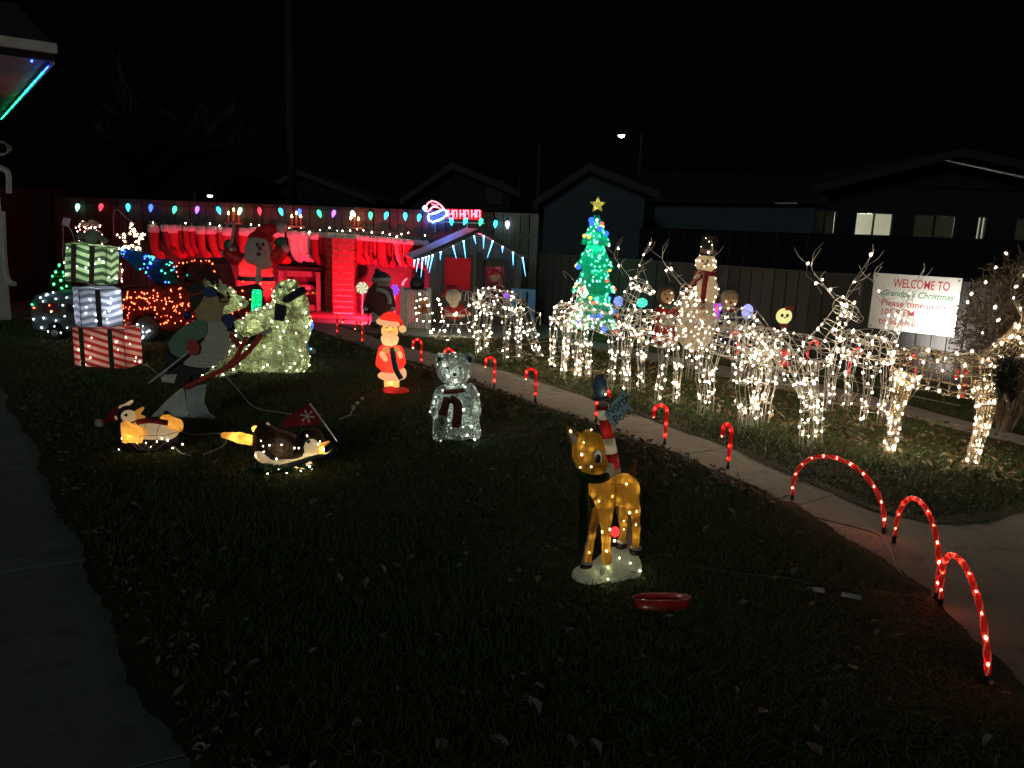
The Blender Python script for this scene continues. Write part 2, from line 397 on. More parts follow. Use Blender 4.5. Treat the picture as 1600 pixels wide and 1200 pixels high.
walk('rear_path', P2L, P2U, CONC)
apron = [(1.78, 4.75), (2.19, 5.05), (2.32, 4.68), (2.6, 4.5), (2.95, 4.55), (3.34, 4.77), (4.2, 5.15), (7, 6.2), (7, -3), (1.0, -3), (1.55, .8), (1.85, 2.0), (1.98, 2.65), (2.07, 3.52)]
mb = MB(); slab_poly(mb, apron, -.05, .008); tag(mb.build('driveway', CONC), kind='structure'); POLYS.append(apron)
WR = [(.1, .8), (-.96, 2.14), (-1.94, 3.4), (-3.4, 5.36), (-4.5, 6.75), (-6.3, 9.1)]
WL = [(-1.6, .1), (-2.6, 1.4), (-3.6, 2.7), (-5.0, 4.6), (-6.1, 6.0), (-7.6, 8.0)]
walk('side_walk', WL, WR, CONCD, 1.5)
patio = [(-9, 11.9), (-4.2, 11.95), (-3.2, 12.35), (-2.2, 11.75), (-1.2, 11.5), (.3, 11.7), (.9, 12.1), (.9, 14.6), (-9, 14.6)]
mb = MB(); slab_poly(mb, patio, -.05, .008); tag(mb.build('patio', CONCD), kind='structure'); POLYS.append(patio)

# ---- grass blades and leaf litter
def inside(P, poly):
    x, y = P[:, 0], P[:, 1]; c = np.zeros(len(P), bool); n = len(poly)
    for i in range(n):
        x0, y0 = poly[i]; x1, y1 = poly[(i+1) % n]
        m = ((y0 > y) != (y1 > y)) & (x < (x1-x0)*(y-y0)/(y1-y0+1e-12)+x0); c ^= m
    return c
N = 320000
rr = 1.5+12.5*RNG.random(N)**1.15; an = RNG.uniform(-.86, .86, N)
P = np.stack([rr*np.sin(an), rr*np.cos(an)], 1)
edge = RNG.normal(0, .03, P.shape)+.05*np.sin(P[:, ::-1]*7.3+np.sin(P*19.0)*1.3)
ok = np.ones(N, bool)
for q in POLYS: ok &= ~inside(P+edge, q)
P = P[ok]; rr = rr[ok]; n = len(P)
tuft = .5+.5*np.sin(P[:, 0]*3.1+np.sin(P[:, 1]*2.3)*2)*np.sin(P[:, 1]*2.7+P[:, 0])
patch = .5+.5*np.sin(P[:, 0]*1.7+1.3*np.sin(P[:, 1]*1.1+.6))*np.sin(P[:, 1]*1.9+1.1*np.sin(P[:, 0]*2.3)); h = RNG.uniform(.018, .05, n)*(.45+.45*tuft+.55*patch); wdt = .0022*np.maximum(1, rr/3.2)*RNG.uniform(.7, 1.3, n)
az = RNG.uniform(0, 6.283, n); lean = RNG.normal(0, .03, (n, 2))
dx = np.stack([np.cos(az), np.sin(az)], 1)*wdt[:, None]
v = np.zeros((n, 3, 3)); v[:, 0, :2] = P-dx; v[:, 1, :2] = P+dx; v[:, 2, :2] = P+lean; v[:, 2, 2] = h
me = bpy.data.meshes.new('grass'); me.vertices.add(3*n); me.vertices.foreach_set('co', v.reshape(-1))
me.loops.add(3*n); me.loops.foreach_set('vertex_index', np.arange(3*n, dtype=np.int32)); me.polygons.add(n); me.polygons.foreach_set('loop_start', np.arange(0, 3*n, 3, dtype=np.int32)); me.update()
me.materials.append(M('grass_blade', (.055, .115, .025), .7, .3, 1.5, col2=(.09, .1, .034)))
go = bpy.data.objects.new('grass', me); COL.objects.link(go); tag(go, 'short dark green lawn grass', 'grass', kind='stuff')
def leaf_pts(c, s, az, curl, tilt):
    """a dry leaf: pointed outline folded along its rib"""
    out = [(0, 0, 0), (.32, .3, curl), (.75, .24, curl*1.3), (1, 0, curl*.9), (.75, -.24, curl*.9), (.32, -.3, curl*1.2), (.5, 0, .02)]
    ca, sa = math.cos(az), math.sin(az); r = []
    for x, y, z in out:
        x -= .5; z += x*tilt+abs(tilt)*.5+.12; r.append((c[0]+s*(x*ca-y*sa), c[1]+s*(x*sa+y*ca), c[2]+s*z))
    return r, [(0, 1, 6), (1, 2, 6), (2, 3, 6), (3, 4, 6), (4, 5, 6), (5, 0, 6)]
mb = MB()
LEAFM = [M('dry_leaf_tan', (.22, .17, .1), .8, .3, 9), M('dry_leaf_brown', (.12, .075, .04), .8, .3, 9), M('dry_leaf_pale', (.21, .2, .165), .8, .3, 9)]
def put_leaves(n, pick, smin, smax, w):
    k = 0
    while k < n:
        c = pick()
        if c is None: continue
        k += 1; vv, ff = leaf_pts((c[0], c[1], random.uniform(.02, .04)), random.uniform(smin, smax), random.uniform(0, 6.28), random.uniform(.05, .4), random.uniform(-.6, .6))
        mb.add(vv, ff, random.choices((0, 1, 2), w)[0])
def on_path(x, y): return any(inside(np.array([[x, y]]), q)[0] for q in POLYS)
def deer_lawn():
    t = random.random(); a = Vector((-.9, 10.8)).lerp(Vector((3.6, 5.0)), t); b = Vector((.3, 12)).lerp(Vector((4.9, 6.0)), t); p = a.lerp(b, random.random())
    return None if on_path(p.x, p.y) else p
def front_lawn():
    r = random.uniform(2, 9); a = random.uniform(-.7, .72); p = (r*math.sin(a), r*math.cos(a)); return None if on_path(*p) else p
def walk_edge():
    t = random.random(); i = random.randrange(len(WR)-2); p = Vector(WR[i]).lerp(Vector(WR[i+1]), t); q = p+Vector((.8, .6))*abs(random.gauss(0, .18)); return q
def path_edge():
    i = random.randrange(1, len(PL)-1); p = Vector(PL[i]).lerp(Vector(PL[i+1]), random.random()); return p-Vector((.8, .6))*abs(random.gauss(0.02, .25))
put_leaves(1900, deer_lawn, .03, .07, (4, 6, 1)); put_leaves(520, front_lawn, .02, .05, (2, 4, 2)); put_leaves(420, walk_edge, .02, .05, (2, 4, 3)); put_leaves(620, path_edge, .025, .06, (3, 5, 1))
tag(mb.build('fallen_leaves', LEAFM), 'dry brown and pale leaves littering the lawn', 'leaves', kind='stuff')
# the larger single leaves one can pick out in front
lm = []
for q in range(4):
    b = MB(); vv, ff = leaf_pts((0, 0, 0), 1, 0, .15+.1*q, -.4+.25*q); b.add(vv, ff); lm.append(b.mesh('dry_leaf', LEAFM[(2, 0, 2, 1)[q]]))
spots = [(780, 1180, .06), (690, 1185, .06), (560, 1150, .05), (1072, 1030, .05), (1190, 1130, .05), (1270, 1190, .06), (930, 1185, .05), (395, 1060, .05), (240, 870, .045), (890, 1000, .045), (730, 880, .05), (640, 890, .05), (770, 745, .06), (795, 755, .05), (1255, 752, .11), (1075, 745, .05), (490, 797, .06), (350, 870, .04), (835, 1122, .06), (905, 1080, .05), (1160, 955, .04), (840, 1090, .045), (600, 1010, .04), (1380, 1115, .05), (1330, 1060, .05)]
for i, (x, y, s) in enumerate(spots):
    p = G(x, y); o = bpy.data.objects.new('dry_leaf', lm[i % 4]); COL.objects.link(o); o.location = (p.x, p.y, .03 if not on_path(p.x, p.y) else .013)
    o.rotation_euler = (0, 0, random.uniform(0, 6.28)); o.scale = (s*1.2, s*1.2, s)
    tag(o, 'pale dry leaf lying singly on the dark lawn' if i != 14 else 'large tan leaf lying on the path under the widest red arch', 'leaf', 'single pale leaves on the lawn' if i != 14 else None)

# soil and grass roots creeping over the concrete edges
dirt = MB()
def creep(line, side, z, amp=.07):
    P_ = [Vector(p) for p in line]; pts = []
    for a, b in zip(P_[:-1], P_[1:]):
        m_ = max(2, int((b-a).length/.045)); t = (b-a).normalized(); nr = Vector((-t.y, t.x))*side
        for i in range(m_): pts.append((a.lerp(b, i/m_), nr))
    o = len(dirt.v); ph = random.uniform(0, 9)
    for i, (p, nr) in enumerate(pts):
        w_ = max(.004, amp*(.35+.35*math.sin(i*.21+ph)*math.sin(i*.083+ph*2)+random.uniform(-.12, .16))); q = p+nr*w_; r = p-nr*.04; r2_ = p-nr*.15; dirt.v += [(q.x, q.y, z), (r.x, r.y, z), (r2_.x, r2_.y, -.004)]
    for i in range(len(pts)-1):
        for e_ in (0, 1): dirt.f.append((o+3*i+e_, o+3*i+1+e_, o+3*i+4+e_, o+3*i+3+e_)); dirt.m.append(0)
creep(PL, -1 if False else 1, .016); creep(PR, -1, .016); creep(WR, 1, .017, .1); creep(apron[8:][::-1]+[apron[0]] if False else [apron[0]]+apron[13:8:-1], 1, .0165, .09); creep(P2L, 1, .016, .05); creep(P2U, -1, .016, .05); creep(apron[1:8], -1, .0155, .06)
tag(dirt.build('dirt', MATS['lawn_soil']), 'dark soil and roots creeping over the concrete edges', 'dirt', kind='stuff')
# ---- fences
def wood(name, a, b, rough=.8):
    m, t, p, out = nodes(name)
    tc = t.nodes.new('ShaderNodeTexCoord'); mp = t.nodes.new('ShaderNodeMapping'); mp.inputs['Scale'].default_value = (30, 30, 1.5); n = t.nodes.new('ShaderNodeTexNoise')
    n.inputs['Scale'].default_value = 1.5; n.inputs['Detail'].default_value = 6; t.links.new(tc.outputs['Object'], mp.inputs[0]); t.links.new(mp.outputs[0], n.inputs['Vector'])
    oi = t.nodes.new('ShaderNodeObjectInfo'); c = mix2(t, ramp(t, n.outputs[0], .3, .7), a, b); hs = t.nodes.new('ShaderNodeHueSaturation')
    t.links.new(c, hs.inputs['Color']); t.links.new(ramp(t, oi.outputs['Random'], -1.2, 1.0), hs.inputs['Value']); t.links.new(hs.outputs[0], p.inputs['Base Color'])
    p.inputs['Roughness'].default_value = rough
    bb = t.nodes.new('ShaderNodeBump'); bb.inputs['Strength'].default_value = .4; bb.inputs['Distance'].default_value = .004; t.links.new(n.outputs[0], bb.inputs['Height']); t.links.new(bb.outputs[0], p.inputs['Normal']); return m
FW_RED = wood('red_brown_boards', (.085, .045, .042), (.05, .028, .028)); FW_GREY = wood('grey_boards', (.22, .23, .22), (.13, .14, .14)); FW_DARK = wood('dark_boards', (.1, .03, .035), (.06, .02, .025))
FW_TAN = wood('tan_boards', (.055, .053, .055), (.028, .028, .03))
def fence(name, label, a, b, h, mat, pw=.14, rail=True, jit=.006, top=None):
    a = Vector(a); b = Vector(b); L = (b-a).length; ang = math.atan2(b.y-a.y, b.x-a.x)
    root = T(name, label, 'fence', (a.x, a.y, 0), rz=ang)
    n = int(L/pw); w = L/n
    me = MB().box((0, 0, h/2), (w-.012, .02, h)).mesh('plank', mat)
    for i in range(n): inst('plank', me, root, ((i+.5)*w, random.uniform(-jit, jit), 0), (0, random.uniform(-.003, .003), 0))
    m2 = MB().box((L/2, .03, h*.25), (L, .03, .08)).box((L/2, .03, h*.8), (L, .03, .08)); m2.build('rail', mat, root)
    if rail: MB().box((L/2, 0, h+.012), (L, .09, .024)).build('cap_board', top or mat, root)
    me = MB().box((0, 0, h/2), (.09, .09, h)).mesh('post', mat)
    for i in range(int(L/2)+1): inst('post', me, root, (min(L-.05, i*2+.05), .09, 0))
    return root
YB = 14.0
p0 = W(84, 307, YB); p1 = W(842, 337, YB)
fence('board_fence', 'tall red brown board fence carrying the bulb string behind the red stage', (p0.x, YB), (W(772, 337, YB).x, YB), p0.z-.02, FW_RED)
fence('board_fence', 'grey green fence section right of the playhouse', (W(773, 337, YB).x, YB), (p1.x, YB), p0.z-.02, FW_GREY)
p2 = W(838, 330, YB)
fence('board_fence', 'dark board fence behind the teal camper', (-9.6, YB+.25), (p0.x+.1, YB+.25), p0.z+.12, FW_DARK)
f0 = W(842, 404, 13.6); f1 = Vector((6.6, 8.0, 0)); FD = (Vector((f1.x, f1.y))-Vector((f0.x, f0.y))).normalized()
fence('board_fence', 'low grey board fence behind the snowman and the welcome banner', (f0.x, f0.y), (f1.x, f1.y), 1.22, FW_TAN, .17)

# ---- the house on the left: eave, soffit, wall corner
u = Vector((.6, -.8, 0)); vv_ = Vector((.8, .6, 0))
HW = M('white_siding', (.5, .47, .5), .7, .1, 6); HF = M('white_fascia', (.6, .58, .58), .6, .08, 6); HS = M('soffit_panel', (.5, .45, .47), .7, .1, 8); SH = M('roof_shingle', (.05, .05, .055), .9, .3, 20)
ec = W(85, 92, 11.6); wc = Vector((-7.77, 11.74, 0)); zs = ec.z-.02
house = T('house', 'white house corner with lit eave at the left edge', 'house', wc)
mb = MB(); mb.plate([wc, wc-u*9, wc-u*9-vv_*9, wc-vv_*9], (0, 0, zs-.02)); mb.build('wall', HW, house)
cmb = MB(); cmb.box(wc+Vector((0, 0, zs/2-.03)), (.13, .13, zs-.08), Matrix.Rotation(math.atan2(u.y, u.x), 3, 'Z')); cmb.build('corner_trim', HF, house)
E0 = Vector((ec.x, ec.y, 0))
for i in range(14):                                            # soffit panels side by side
    a = E0-u*(.02+i*.7)-vv_*.04; b = E0-u*(.02+(i+1)*.7-.012)-vv_*.04; lim = 8
    mb = MB(); mb.plate([Vector((q.x, q.y, zs)) for q in (a, b, b-vv_*lim, a-vv_*lim)], (0, 0, .03)); mb.build('soffit_panel', HS, house)
mb = MB(); mb.plate([Vector((q.x, q.y, zs-.05)) for q in (E0, E0-u*10, E0-u*10-vv_*.035, E0-vv_*.035)], (0, 0, .2)); mb.build('fascia', HF, house)
mb = MB(); mb.plate([Vector((q.x, q.y, zs-.02)) for q in (E0+u*.035, E0, E0-vv_*8, E0+u*.035-vv_*8)], (0, 0, .1)); mb.build('fascia', BLACK, house)
mb = MB(); mb.plate([Vector((q.x, q.y, zs+.08)) for q in (E0+u*.13+vv_*.03, E0, E0-vv_*8, E0+u*.13-vv_*8)], (0, 0, .13)); gut = mb.build('gutter', HF, house)
mb = MB(); ap = E0-u*4.5+Vector((0, 0, zs+1.6)); rA = E0+Vector((0, 0, zs+.22)); rB = E0-u*10+Vector((0, 0, zs+.22))
mb.add([rA, rA-vv_*8, ap-vv_*8, ap, rB, rB-vv_*8], [(0, 3, 2, 1), (3, 4, 5, 2), (0, 4, 3)]); mb.build('roof', SH, house)
yy = 11.45; ds = MB(); ds.tube(spl([W(-14, 258, yy), W(4, 264, yy), W(13, 272, yy), W(14, 302, yy)], 4), .042, 6); ds.build('downspout', HF, house)
ds = MB(); ds.tube(spl([W(4, 330, 11.55), W(7, 400, 11.55), W(11, 432, 11.55), W(18, 443, 11.5), W(22, 443, 11.45)], 4), .04, 6); ds.build('downspout', HF, house)
led = T('led_strip', 'green to blue light strip along the white house eave', 'light strip', E0-u*.1+Vector((0, 0, zs-.06)))
LC = [EM('led_blue', (.03, .08, 1), 26), EM('led_sky', (.02, .45, 1), 22), EM('led_cyan', (.02, .9, .85), 18), EM('led_green', (.02, 1, .3), 20)]
grp = [[], [], [], []]
for i in range(46):
    s = .12+i*.14+.006*i*i*.2; q = 0 if i < 4 else 1 if i < 12 else 2 if i < 24 else 3
    grp[q].append(Vector((*(E0-u*s-vv_*.07).xy, zs-.075)))
for k, q in enumerate(grp): bulbs(q, 'led', LC[k], led, .02, True, 1.0)
bulbs([Vector((*(E0+u*.01-vv_*s).xy, zs-.05)) for s in (.28, .9, 1.5)], 'led', LC[0], led, .02, True, 1.0)
mb = MB(); mb.tube([Vector((*(E0-u*s-vv_*.07).xy, zs-.045)) for s in (.05, 8.5)], .012, 4); mb.build('led_backing', BLACK, led)
cc = T('cable_coil', 'pale loops of cable hanging on the house at the left edge', 'cable', W(2, 232, 11.3))
mb = MB()
for q in range(4):
    c = W(1+q*.8, 232, 11.3+.02*q); mb.tube([c+Vector((math.cos(t*.52)*(.1+.012*q), .01*math.sin(t), math.sin(t*.52)*(.1-.01*q))) for t in range(12)], .007, 4, closed=True)
mb.build('loops', CORDW, cc)

# ---- neighbours behind the fences
NSID = M('neighbour_siding', (.045, .07, .085), .8, .12, 3); NTRIM = M('neighbour_trim', (.016, .02, .023), .7, .1); NROOF = M('neighbour_roof', (.01, .01, .012), .9, .3, 8); NDARK = M('neighbour_dark_wall', (.01, .01, .011), .9, .2, 3)
def gable_house(name, label, apex, le, re, base_z, Y, depth, wallm, trims=True, battens=0, door=None):
    A, Lp, Rp = W(*apex, Y), W(*le, Y), W(*re, Y)
    ez = min(Lp.z, Rp.z); root = T(name, label, 'building', ((Lp.x+Rp.x)/2, Y, 0))
    ov = .3; xl, xr = Lp.x+ov, Rp.x-ov
    def zr(x): return Lp.z+(A.z-Lp.z)*(x-Lp.x)/(A.x-Lp.x) if x < A.x else Rp.z+(A.z-Rp.z)*(Rp.x-x)/(Rp.x-A.x)
    mb = MB(); mb.plate([(xl, Y, base_z), (xr, Y, base_z), (xr, Y, zr(xr)-.03), (A.x, Y, A.z-.03), (xl, Y, zr(xl)-.03)], (0, depth, 0)); mb.build('wall', wallm, root)
    if battens:
        n = battens
        for i in range(n):                                          # lapped boards of the siding
            z = base_z+(A.z-.15-base_z)*i/n; zt = z+(A.z-.15-base_z)/n-.015
            if zt < ez: a, b = xl, xr
            else:
                a = max(xl, Lp.x+(A.x-Lp.x)*(zt-Lp.z)/(A.z-Lp.z)+.05); b = min(xr, Rp.x-(Rp.x-A.x)*(zt-Rp.z)/(A.z-Rp.z)-.05)
            if b-a > .1: MB().box(((a+b)/2, Y-.012, (z+zt)/2), (b-a, .02, zt-z), Matrix.Rotation(R(3), 3, 'X')).build('siding_board', wallm, root)
    for P_, Q_ in ((Lp, A), (A, Rp)):
        mb = MB(); mb.plate([P_+Vector((0, -.35, 0)), Q_+Vector((0, -.35, 0)), Q_+Vector((0, -.35, .12)), P_+Vector((0, -.35, .12))], (0, depth+.7, 0)); mb.build('roof', NROOF, root)
        mb = MB(); mb.plate([P_+Vector((0, -.39, -.06)), Q_+Vector((0, -.39, -.06)), Q_+Vector((0, -.39, .13)), P_+Vector((0, -.39, .13))], (0, .035, 0)); mb.build('barge_board', NTRIM, root)
    if door:
        a, b = W(door[0], door[2], Y), W(door[1], door[2], Y)
        for i in range(4): MB().box(((a.x+b.x)/2, Y-.04, base_z+(a.z-base_z)*(i+.5)/4), (b.x-a.x, .04, (a.z-base_z)/4-.03)).build('door_panel', wallm, root)
    return root
gable_house('garage', 'dim blue grey garage with gabled front behind the low fence', (918, 265), (832, 322), (1026, 308), 0, 20, 6, NSID, battens=13, door=(890, 985, 330))
gh = gable_house('neighbour_house', 'dark gabled house behind the glowing red sign', (708, 262), (628, 318), (812, 306), 0, 24, 8, NDARK, battens=12)
a = W(773, 300, 23.9); MB().box((a.x, 23.93, a.z), (.5, .06, .7)).build('vent', NTRIM, gh)
gable_house('neighbour_house', 'low dark roofed house beneath the utility pole', (470, 272), (385, 315), (590, 318), 0, 28, 8, NDARK)
gable_house('shed', 'small pale gabled shed peak above the fence behind inflatable Santa', (373, 281), (355, 312), (391, 310), 0, 22, 3, NSID)
lg = T('long_garage', 'long low dim outbuilding between garage and lit house', 'building', W(1150, 400, 23))
a, b = W(1024, 316, 23), W(1275, 318, 23); mb = MB(); mb.plate([(a.x, 23, 0), (b.x, 23, 0), (b.x, 23, b.z), (a.x, 23, a.z)], (0, 5, 0)); mb.build('wall', NSID, lg)
mb = MB(); mb.plate([a+Vector((-.2, -.4, 0)), b+Vector((.2, -.4, 0)), b+Vector((.2, 3, .9)), a+Vector((-.2, 3, .9))], (0, 0, .12)); mb.build('roof', NROOF, lg)
a, b = W(1000, 352, 16.5), W(1560, 372, 15.0)
fence('board_fence', 'black high board fence behind the low grey fence', (a.x, 16.5), (b.x+2.5, 15.0), 1.73, M('black_boards', (.003, .003, .003), .95, .2), .3)
YH = 26; nh = T('neighbour_house', 'dark house with lit windows beyond the black fence', 'building', W(1450, 420, YH))
A, Lp, Rp = W(1470, 247, YH), W(1225, 308, YH), W(1720, 300, YH)
wt = W(1300, 322, YH).z; wins = [(1272, 1309, 324, 349, 1), (1336, 1398, 319, 348, 3), (1428, 1498, 314, 344, 1), (1527, 1545, 315, 342, 3), (1588, 1640, 308, 340, 1)]
xs = sorted({W(x, 330, YH).x for w_ in wins for x in w_[:2]}); x0, x1 = Lp.x+.5, Rp.x-.5
zl, zh = 1.75, 2.55
def wb(a, b, z0, z1): MB().box(((a+b)/2, YH+.1, (z0+z1)/2), (b-a, .2, z1-z0)).build('wall', NDARK, nh)
wb(x0, x1, 0, zl); wb(x0, x1, zh, 3.35)
ed = [x0]
for w_ in wins:
    a, b = W(w_[0], 335, YH).x, W(w_[1], 335, YH).x; ed += [a, b]
ed.append(x1)
for i in range(0, len(ed), 2): wb(ed[i], ed[i+1], zl, zh)
for i, w_ in enumerate(wins):
    a, b = ed[1+2*i], ed[2+2*i]
    fr = MB().box(((a+b)/2, YH+.03, zl+.03), (b-a, .1, .06)).box(((a+b)/2, YH+.03, zh-.03), (b-a, .1, .06)).box((a+.03, YH+.03, (zl+zh)/2), (.06, .1, zh-zl-.12)).box((b-.03, YH+.03, (zl+zh)/2), (.06, .1, zh-zl-.12)).box(((a+b)/2, YH+.035, (zl+zh)/2), (.04, .08, zh-zl-.12)).build('window_frame', NTRIM, nh)
    MB().box(((a+b)/2, YH+.1, (zl+zh)/2), (b-a-.12, .01, zh-zl-.12)).build('pane', M('window_glass_dim', (.02, .02, .02), .1, trans=.25, tcol=(.3, .32, .28)) if w_[4] == 1 else M('window_glass_clear', (.6, .62, .6), .1, trans=.85, tcol=(.95, .95, .9)), fr)  # darker glass stands in for weaker light in the dim rooms
    MB().box(((a+b)/2+(.15 if w_[4] == 3 else .5), YH+1.2, 2.35), (.5 if w_[4] == 3 else .12, .08, .5 if w_[4] == 3 else .12)).build('room_lamp', EM('room_lamp_%d' % w_[4], (1, .98, .78), 70 if w_[4] == 3 else 7), nh)
MB().box(((x0+x1)/2, YH+2.5, 1.8), (x1-x0, .1, 3.2)).build('back_wall', M('room_wall', (.55, .55, .48), .9, .1), nh)
for P_, Q_ in ((Lp, A), (A, Rp)):
    mb = MB(); mb.plate([P_+Vector((0, -1.2, 0)), Q_+Vector((0, -1.2, 0)), Q_+Vector((0, -1.2, .18)), P_+Vector((0, -1.2, .18))], (0, 10, 0)); mb.build('roof', NROOF, nh)
    mb = MB(); mb.plate([P_+Vector((0, -1.25, -.05)), Q_+Vector((0, -1.25, -.05)), Q_+Vector((0, -1.25, .2)), P_+Vector((0, -1.25, .2))], (0, .04, 0)); mb.build('barge_board', NTRIM, nh)
mb = MB(); mb.plate([(x0, YH+.02, 3.35), (x1, YH+.02, 3.35), (Rp.x-.5, YH+.02, Rp.z-.02), (A.x, YH+.02, A.z-.05), (Lp.x+.4, YH+.02, Lp.z-.02)], (0, .15, 0)); mb.build('gable', NDARK, nh)
# pole, mast, lamps, bare tree
POLE = M('weathered_pole', (.025, .025, .03), .9, .3, 6, .4)
a, b = W(456, 276, 22), W(451, -40, 22)
up = T('utility_pole', 'tall wooden utility pole rising behind the fence', 'pole', (a.x, 22, 0))
mb = MB(); mb.tube([(a.x, 22, 0), (a.x, 22, 4), (a.x+.02, 22, 10.5)], [.13, .12, .09], 8); mb.build('shaft', POLE, up, smooth=True)
mb = MB(); mb.box((a.x, 22, 9.3), (2.2, .1, .12)); ca = mb.build('crossarm', POLE, up)
mb = MB()
for q in (-1, -.4, .4, 1): mb.lathe([(.03, 0), (.06, .05), (.045, .1), (.06, .15), (.02, .18)], (a.x+q, 22, 9.36), 8)
mb.build('insulator', M('porcelain', (.3, .3, .3), .3), ca)
a = W(840, 300, 30); mast = T('antenna_mast', 'thin antenna mast beside the garage roof', 'mast', (a.x, 30, 0))
mb = MB(); b = W(841, 225, 30); mb.tube([(a.x, 30, 0), (a.x, 30, b.z)], .05, 6).tube([(a.x-.7, 30, b.z*.72), (a.x-.7, 30, 2.6)], .03, 5); mb.build('mast_tube', NTRIM, mast)
[MB().tube([(a.x-.35+q*.04, 30, b.z-.3-.3*q), (a.x+.35-q*.04, 30, b.z-.3-.3*q)], .012, 4).build('crossbar', NTRIM, mast) for q in range(4)]
def street_lamp(label, px, py, Y, hd, em, r):
    c = W(px, py, Y); root = T('street_lamp', label, 'lamp', (c.x+hd*1.2, Y, 0))
    mb = MB(); mb.tube([(c.x+hd*1.2, Y, 0), (c.x+hd*1.2, Y, c.z+.1)], [.1, .07], 8); mb.build('post', NROOF, root)
    mb = MB(); mb.tube(spl([(c.x+hd*1.2, Y, c.z+.05), (c.x+hd*.8, Y, c.z+.3), (c.x+hd*.2, Y, c.z+.25)], 4), .04, 6); mb.build('arm', NROOF, root)
    mb = MB(); mb.lathe([(r*1.3, 0), (r*1.2, .1), (r*.5, .25), (.05, .3)], c, 10); mb.build('lamp_head', NROOF, root)
    mb = MB(); mb.sphere(c+Vector((0, 0, -.02)), (r, r, r*.7), 10, 6); mb.build('lens', em, root)
street_lamp('bright greenish street lamp high above the lit tree', 971, 211, 42, .9, EM('street_lens', (.8, 1, .85), 14), .17)
street_lamp('small white yard lamp low behind the fence', 328, 305, 30, -.5, EM('yard_lens', (.9, 1, .9), 7), .1)
bark = M('bare_bark', (.028, .027, .032), .95, .3, 5, .4)
a = W(232, 310, 20); tree = T('bare_tree', 'bare leafless tree faintly seen behind the fence', 'tree', (a.x, 20, 0))
mb = MB(); mb.tube([(a.x, 20, 0), (a.x, 20, 1.4), (a.x-.05, 20, a.z+.3)], [.36, .3, .26], 9); mb.build('trunk', bark, tree, smooth=True)
mb = MB()
def branch(p, d, r, L, depth):
    q = [p]; dd = Vector(d)
    for i in range(4): dd = (dd+Vector((random.gauss(0, .16), random.gauss(0, .16), random.gauss(.04, .1)))).normalized(); q.append(q[-1]+dd*L/4)
    mb.tube(q, [r*(1-.12*i) for i in range(5)], 5)
    if depth:
        for _ in range(3 if depth > 1 else 4):
            i = random.randint(2, 4); ax = (dd+Vector((random.gauss(0, .6), random.gauss(0, .6), random.gauss(.1, .35)))).normalized(); branch(q[i], ax, r*.55, L*.62, depth-1)
for d_ in ((-.5, .1, .9), (-.15, -.2, 1), (.35, .2, .95), (.8, -.1, .6)): branch(Vector((a.x-.05, 20, a.z+.2)), Vector(d_).normalized(), .15, 1.6, 3)
mb.build('crown', bark, tree)

# ================================================================== ALONG THE BACK FENCE
YS = YB-.07
# ---- big bulb string
C9 = {'g': EM('c9_green', (.06, 1, .45), 2.2), 'r': EM('c9_red', (1, .06, .1), 1.6), 'c': EM('c9_cyan', (.05, .75, 1), 2.4), 'b': EM('c9_blue', (.05, .14, 1), 2.6), 'p': EM('c9_purple', (.36, .15, 1), 2.2), 'w': EM('c9_white', (.8, .95, 1), 3), 'm': EM('c9_mint', (.3, 1, .6), 2.4)}
seq = [(123, 324, 'm'), (160, 324, 'r'), (201, 324, 'c'), (237, 325, 'b'), (275, 328, 'g'), (310, 328, 'p'), (341, 329, 'c'), (377, 330, 'm'), (406, 330, 'r'), (438, 331, 'c'), (469, 332, 'b'), (498, 334, 'g'), (524, 334, 'p'), (552, 335, 'w'), (580, 337, 'g'), (606, 337, 'c'), (634, 338, 'c'), (657, 340, 'c'), (706, 346, 'c'), (730, 346, 'c'), (754, 347, 'g'), (776, 350, 'c'), (794, 351, 'w')]
st = T('bulb_string', 'string of big multicoloured bulbs along the tall fence top', 'string lights', W(123, 318, YS))
cord = []
for i, (x, y, c) in enumerate(seq):
    t = W(x-1, y-6, YS-.03); cord.append(t)
    if i < len(seq)-1: x2, y2, _ = seq[i+1]; cord.append(W((x+x2)/2, (y+y2)/2-6, YS-.02))
    mb = MB(); r = .037; tilt = Matrix.Rotation(random.uniform(-.35, .35), 3, 'Y')
    mb.lathe([(.012, .0), (.026, -.012), (r, -.045), (r*.92, -.075), (r*.5, -.115), (.004, -.14)], t, 10, rot=tilt); bu = mb.build('bulb', C9[c], st, smooth=True)
    mb = MB(); mb.lathe([(.022, 0), (.022, .045), (.012, .055)], t, 8, rot=tilt); mb.build('socket', DKGREEN, bu)
mb = MB(); mb.tube(spl(cord, 3), .008, 4); mb.build('cord', DKGREEN, st)
hc = MB(); hp = spl([W(178, 368, YS-.1), W(177, 345, YS-.06), W(178, 331, YS-.05), W(184, 328, YS-.05), W(197, 340, YS-.08), W(212, 350, YS-.12)], 5); hc.tube(hp, .007, 4)
tag(hc.build('looped_cable', CORDW, loc=hp[0]), 'pale cord looped over the fence beside the lit wire star', 'cord')
